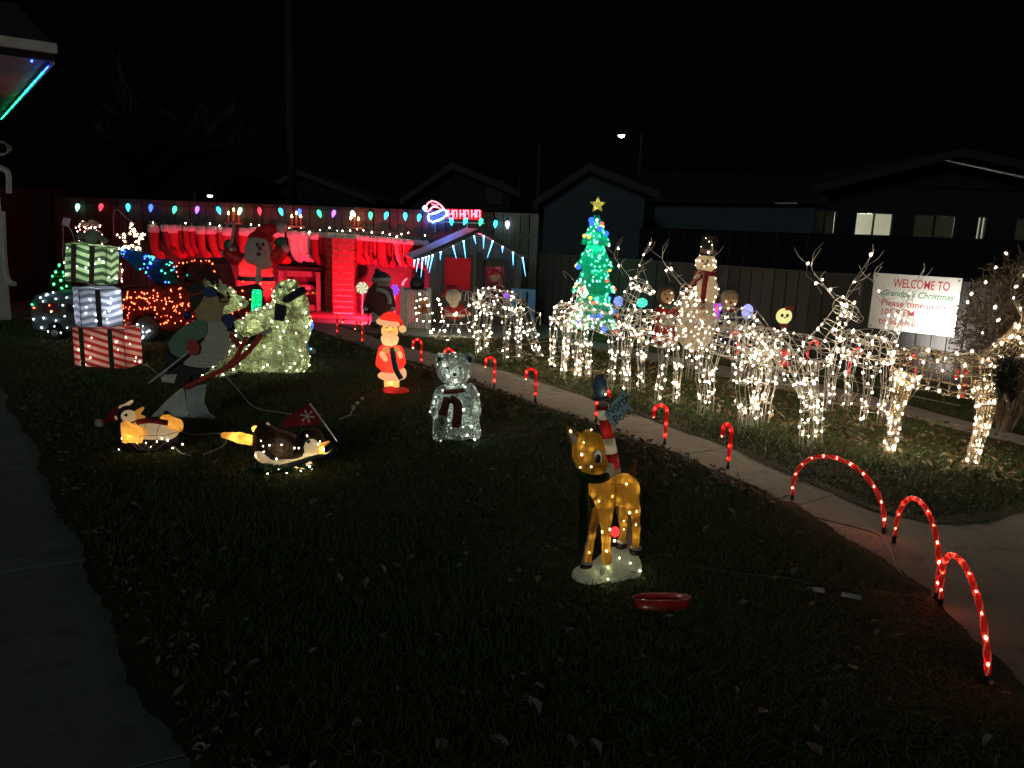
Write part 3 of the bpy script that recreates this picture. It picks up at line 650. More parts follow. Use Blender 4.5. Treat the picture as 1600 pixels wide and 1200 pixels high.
# ---- three-candle lamps on the fence
CANDLE = M('candle_tube', (.6, .28, .16), .5, .1, trans=.4); FLAME = EM('candle_bulb', (1, .45, .12), 26)
for k, (cs, by) in enumerate((([(357, 332), (365, 327), (373, 332)], 349), ([(456, 337), (463, 332), (470, 337)], 354), ([(548, 340), (554, 335), (560, 341)], 356))):
    root = T('candle_arch', 'three-candle lamp, %s from the left along the fence' % ORD[k], 'candle lamp', W(cs[1][0], by, YS-.1), 'three-candle lamps')
    for x, y in cs:
        a, b = W(x, y+3, YS-.1), W(x, by, YS-.1); mb = MB(); mb.tube([b, a], .014, 8); ca = mb.build('candle', CANDLE, root, smooth=True)
        mb = MB(); mb.lathe([(.008, 0), (.017, .012), (.014, .03), (.003, .055)], a, 8); mb.build('flame_bulb', FLAME, ca, smooth=True)
    a, b = W(cs[0][0]-5, by, YS-.1), W(cs[2][0]+5, by, YS-.1); mb = MB(); mb.box((a+b)/2, ((b-a).length, .07, .025)); mb.build('base', M('gilt_base', (.5, .33, .15), .4), root)
# ---- garland with lights
gpts = [(228, 349), (262, 350), (300, 352), (328, 352), (366, 355), (404, 354), (444, 358), (484, 362), (520, 362), (560, 366), (600, 369), (640, 373), (674, 376)]
gar = T('garland', 'dark garland dotted with white lights above the stockings', 'garland', W(450, 360, YS-.05))
gp = spl([W(x, y, YS-.06) for x, y in gpts], 5); mb = MB()
for i in range(2600):
    q = random.choice(gp)+Vector((random.gauss(0, .03), random.gauss(0, .02), random.gauss(0, .018))); d_ = Vector((random.gauss(0, 1), random.gauss(0, 1), random.gauss(0, 1))).normalized()*.035; e_ = d_.orthogonal().normalized()*.004
    mb.add([q-d_-e_, q-d_+e_, q+d_], [(0, 1, 2)])
mb.tube(gp, .012, 5); mb.build('needles', M('garland_green', (.012, .035, .014), .7), gar, kind='stuff')
bp = [W(x, y-2+random.uniform(-2, 3), YS-.1) for x, y in [(239, 348), (290, 349), (328, 351), (343, 353), (392, 354), (405, 354), (470, 357), (484, 362), (515, 358), (527, 362), (535, 360), (547, 364), (558, 361), (568, 362), (581, 366), (598, 364), (609, 366), (620, 370), (627, 365), (638, 368), (664, 367), (452, 357), (430, 356), (500, 361)]]
bulbs(bp, 'bulb', EM('garland_bulb', (1, .8, .6), 110), gar, .014, True, 1.2)
# ---- stockings
SR = M('stocking_red_felt', (.5, .03, .035), .85, .2, 30, .4, 150); SD = M('stocking_wine_felt', (.28, .016, .025), .85, .25, 30, .4, 150); SW = M('stocking_white_knit', (.72, .66, .62), .9, .12, 60, .6, 120); CUFF = M('stocking_cuff_plush', (.75, .7, .68), .95, .1, 60, .8, 160)
HOOK = M('hook_wire', (.3, .3, .3), .4, metal=1)
def stocking_mesh(L, w, foot, mat, name='sock', n=9):
    mb = MB(); c = [(0, 0, -.0), (0, 0, -L*.35), (0, 0, -L*.62), (.015, 0, -L*.78), (.05, 0, -L*.9), (foot*.6, 0, -L*.985), (foot, 0, -L*1.0)]
    mb.tube(spl(c, 2), [w*q for q in np.interp(np.linspace(0, 1, 13), [0, .25, .5, .62, .78, .92, 1], [1, .95, .82, .95, 1.0, .85, .35])], n, flat=.45)
    return mb.mesh(name, mat, smooth=True)
def cuff_mesh(w, hc, mat): return MB().tube([(0, 0, .02), (0, 0, -hc*.5), (0, 0, -hc)], [w*1.12, w*1.25, w*1.16], 10, flat=.55).mesh('cuff', mat, smooth=True)
VAR = {'r': (stocking_mesh(.5, .085, .19, SR), cuff_mesh(.085, .12, CUFF)), 'd': (stocking_mesh(.49, .07, .2, SD), cuff_mesh(.07, .1, CUFF)), 'w': (stocking_mesh(.48, .085, .17, SW), cuff_mesh(.085, .1, CUFF)), 'n': (stocking_mesh(.45, .064, .13, SR), cuff_mesh(.066, .07, CUFF)), 'm': (stocking_mesh(.44, .055, .14, SD), cuff_mesh(.058, .07, CUFF)), 'k': (stocking_mesh(.46, .05, .11, M('stocking_pink_felt', (.6, .25, .28), .85, .2, 30, .4, 150)), cuff_mesh(.052, .08, CUFF))}
loop_me = MB().tube([(0, 0, .0), (.015, 0, .04), (0, 0, .07), (-.015, 0, .04)], .004, 4, closed=True).mesh('loop', HOOK)
sx = [(240, 'r'), (257, 'd'), (269, 'r'), (280, 'm'), (290, 'n'), (300, 'm'), (313, 'r'), (330, 'r'), (345, 'n'), (356, 'r'), (382, 'r'), (394, 'd'), (421, 'r'), (435, 'r'), (456, 'w'), (468, 'w'), (479, 'w'), (491, 'd'), (502, 'n'), (511, 'm'), (519, 'n')]
x = 527
while x < 668: sx.append((x, random.choice('nmnmk'))); x += random.uniform(5.3, 6.2)
KN = {'r': 'red felt stocking with pale cuff', 'd': 'wine red stocking with pale cuff', 'w': 'white knitted stocking', 'n': 'slim red stocking', 'm': 'narrow wine red stocking', 'k': 'slim pink stocking'}
for i, (x, c) in enumerate(sx):
    yt = float(np.interp(x, [q[0] for q in gpts], [q[1] for q in gpts]))
    p = W(x, yt+3, YS-.05-.035*((i*7) % 4)); root = T('stocking', '%s, %s from the left under the garland' % (KN[c], ORD[i]), 'stocking', p, 'stockings hung under the garland', rz=0)
    rot = (random.uniform(-.04, .04), random.uniform(-.1, .06), random.uniform(-.3, .25) if c in 'rdw' else random.uniform(-1.1, .9)); sc = random.uniform(.93, 1.07)
    inst('sock', VAR[c][0], root, (0, 0, 0), rot, (sc, 1, sc)); inst('cuff', VAR[c][1], root, (0, 0, 0), rot); inst('hanging_loop', loop_me, root, (0, 0, 0))
# ---- red stage: backing panels, fireplace, chimney, flood lamp
RP = M('red_painted_panel', (.11, .02, .025), .7, .15, 5)
a, b = W(236, 350, YB-.035), W(652, 380, YB-.035); stg = T('stage_backdrop', 'dark red backdrop panels under the stockings', 'backdrop', ((a.x+b.x)/2, YB-.03, 0)); n = 6
for i in range(n):
    x0, x1 = a.x+(b.x-a.x)*i/n, a.x+(b.x-a.x)*(i+1)/n; MB().box(((x0+x1)/2, YB-.03, .78), (x1-x0-.01, .018, 1.46)).build('panel', RP, stg)
fl = MB(); fl.box(((W(500, 500, 13.2).x+W(640, 500, 13.2).x)/2, 13.55, .05), (1.95, .75, .06)); tag(fl.build('stage_floor', M('red_lit_slab', (.5, .1, .12), .95, .2, 40, .5), loc=W(570, 500, 13.5)), 'low stage slab before the brick chimney, red light put into its colour', 'platform')  # slab coloured red to imitate the red flood light on it
cA, cB, cC, cD = W(505, 490, 13.9), W(520, 490, 13.42), W(553, 490, 13.4), W(560, 490, 13.93); zt = W(530, 372, 13.4).z
chm = T('chimney', 'red brick chimney column standing on the red stage', 'chimney', (cB.x, cB.y, .08))
mb = MB(); q = .03; cen = (cA+cB+cC+cD)/4
mb.plate([Vector(((p-cen)*.93+cen).xy).to_3d()+Vector((0, 0, .08)) for p in (cA, cB, cC, cD)], (0, 0, zt-.08)); mb.build('mortar_core', M('pale_mortar', (.9, .8, .8), .9, .1), chm)
BR = M('brick_red', (.36, .05, .05), .85, .25, 12, .5, 90)
rows = 13; hz = (zt-.1)/rows
for s0, s1, cols, nm in ((cB, cC, 2, 0), (cA, cB, 2, 1), (cC, cD, 2, 2)):
    s0 = Vector((s0.x, s0.y, 0)); s1 = Vector((s1.x, s1.y, 0)); L = (s1-s0).length; tdir = (s1-s0).normalized(); ang = math.atan2(tdir.y, tdir.x); nrm = Vector((tdir.y, -tdir.x, 0))
    cache = {}
    for r_ in range(rows):
        cuts = [0, .5, 1] if r_ % 2 == 0 else [0, .25, .75, 1]
        for c0, c1 in zip(cuts[:-1], cuts[1:]):
            w_ = (c1-c0)*L-.012; key = round(w_, 3)
            if key not in cache: cache[key] = MB().box((0, 0, 0), (w_, .05, hz-.012)).mesh('brick', BR)
            c = s0+tdir*((c0+c1)/2*L)-nrm*(.02+random.uniform(0, .004)); inst('brick', cache[key], chm, (c.x-cB.x, c.y-cB.y, .1+hz*(r_+.5)-.08), (0, 0, ang))
fp = T('fireplace', 'electric fireplace with arched opening behind the polar bear', 'fireplace', W(468, 486, 13.7)); yf = 13.75
FPM = M('fireplace_cabinet', (.3, .15, .15), .6, .15); z0 = .03
a, b = W(437, 486, yf), W(502, 486, yf); zt_ = W(470, 424, yf).z; zm = W(470, 416, yf).z; cx = (a.x+b.x)/2; w_ = b.x-a.x
MB().box((a.x+.04, yf+.1, zt_/2), (.08, .24, zt_)).build('side_pilaster', FPM, fp); MB().box((b.x-.04, yf+.1, zt_/2), (.08, .24, zt_)).build('side_pilaster', FPM, fp)
MB().box((cx, yf+.09, (zt_+zm)/2+.01), (w_+.1, .3, .06)).build('mantel_shelf', BLACK, fp); MB().box((cx, yf+.14, zt_-.05), (w_-.16, .14, .1)).build('header', FPM, fp)
MB().box((cx, yf+.12, .09), (w_-.16, .2, .18)).build('hearth', FPM, fp)
e0, e1 = W(456, 458, yf).x, W(497, 458, yf).x; zc = W(475, 461, yf).z; ra = (e1-e0)/2; arch = [(e0+ra+ra*math.cos(t), yf+.06, zc+.75*ra*math.sin(t)) for t in np.linspace(0, math.pi, 15)]
mb = MB(); mb.plate([Vector(p)+Vector((0, .06, 0)) for p in arch], (0, .02, 0)); mb.build('arched_back', M('pale_firebox', (.8, .5, .5), .7, .1), fp)
mb = MB(); mb.tube([Vector(p) for p in arch], .018, 6); mb.build('arch_trim', FPM, fp)
mb = MB()
for i in range(4): mb.tube([(e0+.08+.1*i, yf+.05, zc+.02), (e0+.2+.08*i, yf+.03, zc+.05+.02*(i % 2))], .022, 6)
mb.build('log', M('log_bark', (.2, .1, .06), .9), fp)
bulbs([Vector((e0+.1+.045*i, yf+.03, zc+.03+.02*random.random())) for i in range(8)], 'ember', EM('ember_glow', (1, .3, .08), 3), fp, .012, True, 1.6)
def red_flood(label, fo, zb, aim, energy, cone=168):
    flood = T('red_flood_lamp', label, 'flood lamp', (fo.x, fo.y, zb), 'red flood lamps')
    mb = MB(); mb.tube([Vector((fo.x, fo.y, zb)), fo+Vector((0, 0, -.04))], .012, 6).box(fo+Vector((0, -.03, 0)), (.13, .06, .11)); mb.build('housing', BLACK, flood)
    mb = MB(); mb.box(fo+Vector((0, .005, 0)), (.11, .008, .09)); mb.build('lens', EM('red_lens', (1, .03, .06), 6), flood)
    ll = bpy.data.lights.new('red_flood', 'SPOT'); ll.energy = energy; ll.color = (1, .032, .09); ll.spot_size = R(cone); ll.spot_blend = .7; ll.shadow_soft_size = .05
    lo = bpy.data.objects.new('red_flood_light', ll); COL.objects.link(lo); lo.parent = flood; lo.location = fo+Vector((0, .04, 0))-OFF[flood]; lo.rotation_euler = Vector(aim).to_track_quat('Z', 'Y').to_euler()
red_flood('red flood lamp on the ground behind the dark plush figure', W(575, 484, 12.55), .012, (.3, -1, -.25), 250)
red_flood('added unseen red flood lamp on the patio behind the red tinsel truck', W(322, 496, 12.3), .012, (.05, -1, -.35), 120, 112)  # added lamp, unseen behind the truck, to redden the left stocking wall
# ---- lollipops and other round lights
def lolly(label, cx, cy, rp, by, Y, ca, cb, ry=None, n=7, face=False):
    c = W(cx, cy, Y); r = rp*S(cx, cy, Y); rz_ = (ry or rp)*S(cx, cy, Y); b = G(cx, by); b = Vector((c.x, Y, .03 if by > 500 else .08)); root = T('lollipop', label, 'lollipop', b, 'glowing lollipops')
    mb = MB(); mb.tube([b, c+Vector((0, .02, -rz_*.9))], .011, 6); mb.build('stick', M('pale_stick', (.7, .68, .66), .5, trans=.3), root)
    th = .028
    for mi, mat in ((0, ca), (1, cb)):
        mb = MB()
        for i in range(n):
            pts = []
            for s_ in range(5):
                q = s_/4; a0 = 2*math.pi*(i+.5*mi)/n+q*.9; pts.append((a0, q))
            ring = [c+Vector((math.cos(a)*q*r, -th*(1.2-q*q)+.0, math.sin(a)*q*rz_)) for a, q in pts]
            ring2 = [c+Vector((math.cos(a+math.pi/n)*q*r, -th*(1.2-q*q), math.sin(a+math.pi/n)*q*rz_)) for a, q in pts]
            o = len(mb.v); bk = [p+Vector((0, 2*(c.y-p.y), 0)) for p in ring]; bk2 = [p+Vector((0, 2*(c.y-p.y), 0)) for p in ring2]
            vs_ = ring+ring2+bk+bk2; fs = []
            for s_ in range(4): fs += [(s_, s_+1, 6+s_, 5+s_), (10+s_, 15+s_, 16+s_, 11+s_)]
            fs.append((4, 14, 19, 9)); mb.add(vs_, fs)
        mb.build('swirl', mat, root)
    if face:
        for dx in (-.35, .3): MB().sphere(c+Vector((dx*r, -th*1.25, .12*rz_)), (.02, .01, .024), 8, 6).build('eye', BLACK, root)
        mb = MB(); mb.tube(spl([c+Vector((-.12*r, -th*1.3, -.12*rz_)), c+Vector((.02*r, -th*1.35, -.17*rz_)), c+Vector((.16*r, -th*1.3, -.1*rz_))], 3), .007, 4); mb.build('mouth', BLACK, root)
        mb = MB(); mb.box(c+Vector((.5*r, -.01, 1.0*rz_)), (.1, .05, .05)).box(c+Vector((.1*r, -.01, -1.1*rz_)), (.1, .05, .04)); mb.build('bow', M('red_ribbon', (.4, .03, .04), .6), root)
    return root
lolly('round glowing lollipop with white, green and orange swirls beside the chimney', 566, 450, 9.5, 487, 13.3, EM('lolly_white', (1, .75, .62), .95), EM('lolly_green', (.3, .42, .12), .8))
lolly('purple glowing lollipop right of the dark plush figure', 617, 453, 7, 487, 13.25, EM('lolly_violet', (.5, .12, 1), .9), EM('lolly_purple', (.25, .03, .6), .8), ry=9)
lolly('blue glowing swirl lollipop by the low fence', 967, 471, 8.5, 508, 12.4, EM('lolly_blue', (.12, .25, 1), .9), EM('lolly_pale_blue', (.35, .5, 1), .9))
lolly('teal glowing lollipop behind the antlered wire buck', 1003, 473, 9, 520, 11.9, EM('lolly_teal', (.03, .75, .55), .8), EM('lolly_mint', (.2, 1, .8), .8), ry=7.5)
lolly('pale lavender oval lollipop right of the snowman', 1168, 487, 9, 540, 10.9, EM('lolly_lavender', (.42, .4, 1), .8), EM('lolly_lilac', (.5, .55, 1), .9), ry=12)
lolly('yellow smiling round lollipop beside the grazing doe', 1225, 494, 12.5, 552, 10.2, EM('lolly_cream', (.85, .8, .3), .85), EM('lolly_cream', (.85, .8, .3), .85), face=True)
lolly('small purple lit lollipop by the blue toy chair', 791, 462, 5, 505, 12.9, EM('lolly_violet', (.5, .12, 1), .9), EM('lolly_purple', (.25, .03, .6), .8))
# ---- plush figures
FUR = lambda n, c: M(n, c, .95, .2, 40, .8, 180)
def plush_snow():
    Y = 12.3; w = lambda x, y, d_=0: W(x, y, Y+d_); k = S(595, 470, Y)
    root = T('plush_figure', 'tall plush winter figure in dark coat and grey hat, standing before the stage', 'figure', Vector((w(595, 510).x, Y, .03)))
    solid('body', [E_(w(594, 470), (19*k, 15*k, 24*k)), E_(w(594, 450), (14*k, 12*k, 12*k)), C_(w(580, 455), w(572, 478), 6*k, 5*k), C_(w(608, 455), w(614, 478), 6*k, 5*k)], .02, FUR('plush_wine', (.13, .035, .045)), root, .04)
    solid('head', [E_(w(597, 440), (13*k, 12*k, 11*k)), C_(w(592, 443, -.12), w(601, 443, -.12), 4*k, 4*k)], .016, FUR('plush_tan', (.3, .24, .2)), root, .03)
    solid('hat', [E_(w(596, 433), (13*k, 13*k, 8*k)), C_(w(593, 430), w(589, 423), 8*k, 4*k)], .016, FUR('plush_charcoal', (.045, .045, .06)), root, .03)
    mb = MB(); c = w(596, 436); mb.tube([c+Vector((13.5*k*math.cos(t), 13.5*k*math.sin(t), 1.5*k*math.cos(t))) for t in np.linspace(0, 6.28, 15)[:-1]], 3*k, 7, closed=True); mb.build('hat_brim', FUR('plush_grey', (.4, .4, .4)), root, smooth=True)
    mb = MB(); mb.tube(spl([w(588, 452, -.14), w(600, 455, -.16), w(607, 462, -.16), w(609, 475, -.17)], 3), [3.5*k]*10, 7, flat=.5); mb.build('scarf', FUR('plush_grey', (.4, .4, .4)), root, smooth=True)
    for x in (587, 602):
        solid('leg', [C_(w(x, 488), w(x, 506), 7*k, 6.5*k)], .018, FUR('plush_grey', (.4, .4, .4)), root); solid('boot', [E_(w(x-1, 507, -.03), (8*k, 12*k, 5*k))], .016, FUR('plush_charcoal', (.045, .045, .06)), root)
    for x, y in ((571, 481), (614, 481)): MB().sphere(w(x, y), 5*k, 10, 7).build('mitten', FUR('plush_grey', (.4, .4, .4)), root, smooth=True)
plush_snow()
def inflatable():
    Y = 12.5; w = lambda x, y, d_=0: W(x, y, Y+d_); k = S(400, 430, Y)
    root = T('inflatable_santa', 'inflatable Santa with both arms raised behind the skiing reindeer', 'inflatable', Vector((w(400, 500).x, Y, .03)))
    RS = M('lit_red_nylon', (.62, .03, .045), .45, .12, 9, .25, 14, trans=.5, tcol=(.8, .04, .06)); WS = M('lit_white_nylon', (.68, .6, .58), .5, .1, 9, .25, 14, trans=.25)
    GS = M('green_nylon', (.03, .12, .07), .5, .15); BS = M('black_nylon', (.02, .02, .025), .45)
    solid('coat', [E_(w(400, 415), (27*k, 20*k, 20*k)), E_(w(400, 440), (29*k, 22*k, 26*k)), E_(w(400, 462), (25*k, 21*k, 16*k))], .022, [RS, BS], root, .06, lambda c: ((c[:, 2] < w(400, 431).z) & (c[:, 2] > w(400, 438).z)).astype(int))
    for s_, pts in ((-1, [(381, 408), (366, 402), (358, 396)]), (1, [(421, 408), (434, 400), (439, 392)])):
        solid('sleeve', [C_(w(*pts[0]), w(*pts[1]), 12*k, 11*k), C_(w(*pts[1]), w(*pts[2]), 11*k, 10*k)], .02, RS, root, .03)
        solid('cuff', [C_(w(pts[2][0]-4, pts[2][1]), w(pts[2][0]+5, pts[2][1]-3), 8*k, 8*k)], .02, WS, root)
        e = pts[2]; solid('mitten', [E_(w(e[0], e[1]-13), (8.5*k, 7*k, 9*k)), C_(w(e[0]+5*s_*-1, e[1]-10), w(e[0]-9*s_, e[1]-14), 4*k, 3*k)], .016, GS, root, .02)
    solid('head', [E_(w(404, 385, -.06), (19*k, 17*k, 18*k))], .02, M('santa_face_nylon', (.66, .55, .5), .5, .08, trans=.25), root)
    solid('beard', [E_(w(402, 402, -.12), (20*k, 14*k, 14*k)), E_(w(412, 412, -.12), (14*k, 11*k, 9*k)), E_(w(390, 390, -.05), (8*k, 12*k, 12*k)), E_(w(418, 390, -.05), (7*k, 12*k, 14*k))], .02, WS, root, .04)
    solid('hat', [E_(w(407, 372), (19*k, 17*k, 11*k)), C_(w(410, 365), w(424, 358), 12*k, 8*k), C_(w(424, 358), w(436, 357), 7*k, 4*k)], .02, RS, root, .04)
    MB().sphere(w(440, 356), 8.5*k, 14, 9).build('pompom', WS, root, smooth=True)
    for x in (402, 411): MB().sphere(w(x, 382, -.29), (2.2*k, 1.5*k, 3*k), 8, 6).build('eye', BS, root, smooth=True)
    MB().sphere(w(406, 388, -.32), (3.6*k, 3*k, 3.2*k), 8, 6).build('nose', M('brown_nose', (.16, .06, .05), .5), root, smooth=True); MB().sphere(w(404, 397, -.33), (3.2*k, 2*k, 3.4*k), 8, 6).build('mouth', M('dark_mouth', (.1, .01, .02), .6), root, smooth=True)
    for y0, y1 in ((418, 431), (438, 468)):
        mb = MB(); mb.tube([w(404, y0, -.245), w(404, y1, -.29)], 4*k, 8, flat=.35); mb.build('coat_trim', WS, root)
    mb = MB(); c = w(404, 434.5, -.32); mb.box(c, (9*k, .03, 7*k)); mb.build('buckle', M('pale_buckle', (.5, .45, .4), .4), root)
    for x in (389, 413):
        solid('leg', [C_(w(x, 470), w(x, 488), 12*k, 11*k)], .022, RS, root); solid('boot', [E_(w(x, 493, -.06), (13*k, 18*k, 8*k))], .022, BS, root)
    mb = MB(); mb.tube([w(360, 386, -.05), w(364, 366, -.05), w(366, 356, -.05)], 2.6*k, 7); mb.tube(spl([w(366, 356, -.05), w(364, 349, -.05), w(357, 349, -.05), w(354, 355, -.05)], 3), 2.6*k, 7); mb.build('candy_cane', M('cane_print', (.6, .5, .5), .5, .1, 25, col2=(.5, .03, .04)), root)
    bulbs([w(x, y, -.02) for x, y in ((392, 425), (410, 440), (398, 455))], 'inner_bulb', EM('inflatable_bulb', (1, .5, .4), 90), root, .03, True, 1)
    bulbs([w(x, y, -.3) for x, y in ((388, 446), (407, 443), (421, 443), (424, 452), (380, 440), (396, 460))], 'bulb', REDL, root, .012, True, 1)
inflatable()
# ---- playhouse with icicles, its windows, the sign above
def playhouse():
    FL = W(675, 506, 12.75); ang = math.atan2(.25, .97); root = T('playhouse', 'small wooden playhouse with red window and blue icicle lights', 'playhouse', (FL.x, FL.y, .02), rz=ang)
    Wd, Dp, He, Ap = 1.45, .95, 1.24, 1.55
    PW = wood('playhouse_boards', (.12, .115, .115), (.07, .068, .07)); PD = wood('playhouse_dark_boards', (.05, .045, .05), (.03, .028, .03))
    RFM = M('playhouse_roof', (.4, .4, .45), .55, .2, 10)
    def b(n_, x0, x1, y0, y1, z0, z1, m=PW): return MB().box(((x0+x1)/2, (y0+y1)/2, (z0+z1)/2), (x1-x0, y1-y0, z1-z0)).build(n_, m, root)
    w1 = (.19, .63, .60, 1.13); w2 = (.9, 1.18, .52, 1.0)
    # front: board walls round two openings
    def boards(x0, x1, z0, z1):
        n = max(1, round((x1-x0)/.12))
        for i in range(n): b('board', x0+(x1-x0)*i/n+.003, x0+(x1-x0)*(i+1)/n-.003, 0, .03, z0, z1)
    boards(0, w1[0], 0, He); boards(w1[0], w1[1], 0, w1[2]); boards(w1[0], w1[1], w1[3], He); boards(w1[1], w2[0], 0, He); boards(w2[0], w2[1], 0, w2[2]); boards(w2[0], w2[1], w2[3], He); boards(w2[1], Wd, 0, He)
    n = 12
    for i in range(n):
        x0, x1 = Wd*i/n+.003, Wd*(i+1)/n-.003; f = lambda x: He+.004+(Ap-He-.03)*(1-abs(x-Wd/2)/(Wd/2))
        mb = MB(); pts = [(x0, 0, He+.004), (x1, 0, He+.004), (x1, 0, f(x1))]+([(Wd/2, 0, f(Wd/2))] if x0 < Wd/2 < x1 else [])+[(x0, 0, f(x0))]; mb.plate(pts, (0, .03, 0)); mb.build('gable_board', PW, root)
    for i in range(7): b('side_board', -.004, .026, .034+i*.13, .034+i*.13+.124, 0, He)
    for i in range(7): b('side_board', Wd-.026, Wd+.004, .034+i*.13, .034+i*.13+.124, 0, He)
    b('back_panel', 0, Wd, Dp, Dp+.03, 0, He, PD); b('corner_post', -.04, .05, -.03, -.002, 0, He-.02, PW); b('corner_post', Wd-.05, Wd+.04, -.03, -.002, 0, He-.02, PW); b('centre_post', .72, .82, -.03, -.002, 0, He-.02, PD)
    for s_, x0 in ((-1, 0), (1, Wd)):
        mb = MB(); ov_ = .33 if s_ < 0 else .16; e = (x0+s_*ov_, He-.1-(.06 if s_ < 0 else 0)); a_ = (Wd/2, Ap+.03)
        mb.plate([(e[0], -.12, e[1]), (a_[0], -.12, a_[1]), (a_[0], -.12, a_[1]+.025), (e[0], -.12, e[1]+.025)], (0, Dp+.24, 0)); rf = mb.build('roof', RFM, root)
        mb = MB(); mb.plate([(e[0], -.145, e[1]-.03), (a_[0], -.145, a_[1]-.03), (a_[0], -.145, a_[1]+.03), (e[0], -.145, e[1]+.03)], (0, .022, 0)); mb.build('barge_board', PD, root)
    # windows
    MB().box(((w1[0]+w1[1])/2, .015, (w1[2]+w1[3])/2), (w1[1]-w1[0], .006, w1[3]-w1[2])).build('red_blind', M('red_blind_cloth', (.55, .05, .08), .7, .1, 6, .2, 20, trans=.65, tcol=(.85, .12, .17)), root)
    for z in (w1[2]-.02, w1[3]+.02): b('window_trim', w1[0]-.04, w1[1]+.04, -.022, -.001, z-.02, z+.02, PD)
    for x in (w1[0]-.02, w1[1]+.02): b('window_trim', x-.02, x+.02, -.022, -.001, w1[2], w1[3], PD)
    b('awning', w2[0]-.06, w2[1]+.06, -.14, -.032, w2[3]+.0, w2[3]+.1, BLACK); b('sill', w2[0]-.05, w2[1]+.05, -.09, -.032, w2[2]-.05, w2[2]-.01, PD); b('shutter', w2[1]+.02, w2[1]+.17, -.02, -.002, w2[2], w2[3]-.02, PD); b('shutter', w2[0]-.075, w2[0]-.02, -.02, -.002, w2[2], w2[3]-.02, PD)
    mb = MB(); mb.sphere((.75, .55, 1.1), .035, 10, 8); mb.build('inner_lamp', EM('playhouse_lamp', (1, .15, .27), 430), root, smooth=True)
    # icicle lights
    ic = T('icicle_lights', 'blue white icicle lights along the playhouse gable and eave', 'string lights', (FL.x, FL.y, .02), rz=ang)
    ICE = EM('icicle_blue', (.12, .55, 1), 4.5); ICT = EM('icicle_tip_light', (.6, .9, 1), 10); cords = []
    def ici(x, y, z, L, tilt):
        mb = MB(); mb.lathe([(.011, 0), (.01, -.03), (.006, -L*.5), (.0015, -L)], (x, y, z), 7, rot=Matrix.Rotation(tilt, 3, 'Y')); o = mb.build('icicle', ICE, ic, smooth=True)
        mb = MB(); mb.ball((x, y, z+.005), .014, True); mb.build('bulb', ICT, o)
    zf = lambda x: Ap-.005-(Ap+.13-He)*abs(x-Wd/2)/(Wd/2+.16)
    for x, L, t in ((.10, .12, .05), (.3, .2, -.3), (.47, .27, -.15), (.64, .12, -.3), (.8, .19, 0), (.95, .28, .3), (1.12, .09, 0), (1.3, .2, -.05), (1.47, .3, -.2)):
        ici(x, -.16, zf(x)-.03, L, t); cords.append((x, -.16, zf(x)-.02))
    for x, L, t in ((-.32, .1, .1), (-.26, .2, .15), (-.19, .3, .08), (-.14, .12, .0), (-.09, .2, .12), (-.03, .28, .2)): ici(x, -.16, He-.18+(x+.33)*.3, L, t); cords.append((x, -.16, He-.17+(x+.33)*.3))
    cords.sort()
    mb = MB(); mb.tube(cords, .005, 4); mb.build('cord', CORDW, ic)
    # plush elf looking out of the small window
    m_ = Matrix.Translation((FL.x, FL.y, .02)) @ Matrix.Rotation(ang, 4, 'Z'); L_ = lambda x, y, z: m_ @ Vector((x, y, z))
    pe = T('plush_elf', 'plush elf in red cap sitting on the playhouse window sill', 'figure', L_(1.04, -.08, w2[2]))
    solid('body', [E_(L_(1.04, -.05, .63), (.11, .09, .13)), C_(L_(.95, -.06, .68), L_(.9, -.13, .55), .035, .03), C_(L_(1.13, -.06, .68), L_(1.19, -.13, .54), .035, .03)], .014, FUR('elf_dark_red', (.16, .03, .035)), pe, .03)
    solid('head', [E_(L_(1.03, -.07, .83), (.1, .085, .085))], .012, FUR('elf_skin', (.42, .27, .2)), pe)
    solid('cap', [E_(L_(1.03, -.05, .88), (.11, .1, .07)), C_(L_(1.0, -.05, .9), L_(.94, -.06, .83), .06, .03)], .012, FUR('elf_cap_red', (.5, .04, .05)), pe, .02)
    solid('leg', [C_(L_(1.0, -.1, .56), L_(.98, -.17, .42), .045, .035)], .014, FUR('elf_trousers', (.03, .03, .035)), pe); solid('leg', [C_(L_(1.09, -.1, .56), L_(1.12, -.17, .42), .045, .035)], .014, FUR('elf_trousers', (.03, .03, .035)), pe)
    for x in (.89, 1.2): MB().sphere(L_(x, -.15, .53), .035, 10, 7).build('mitten', FUR('plush_grey', (.4, .4, .4)), pe, smooth=True)
playhouse()
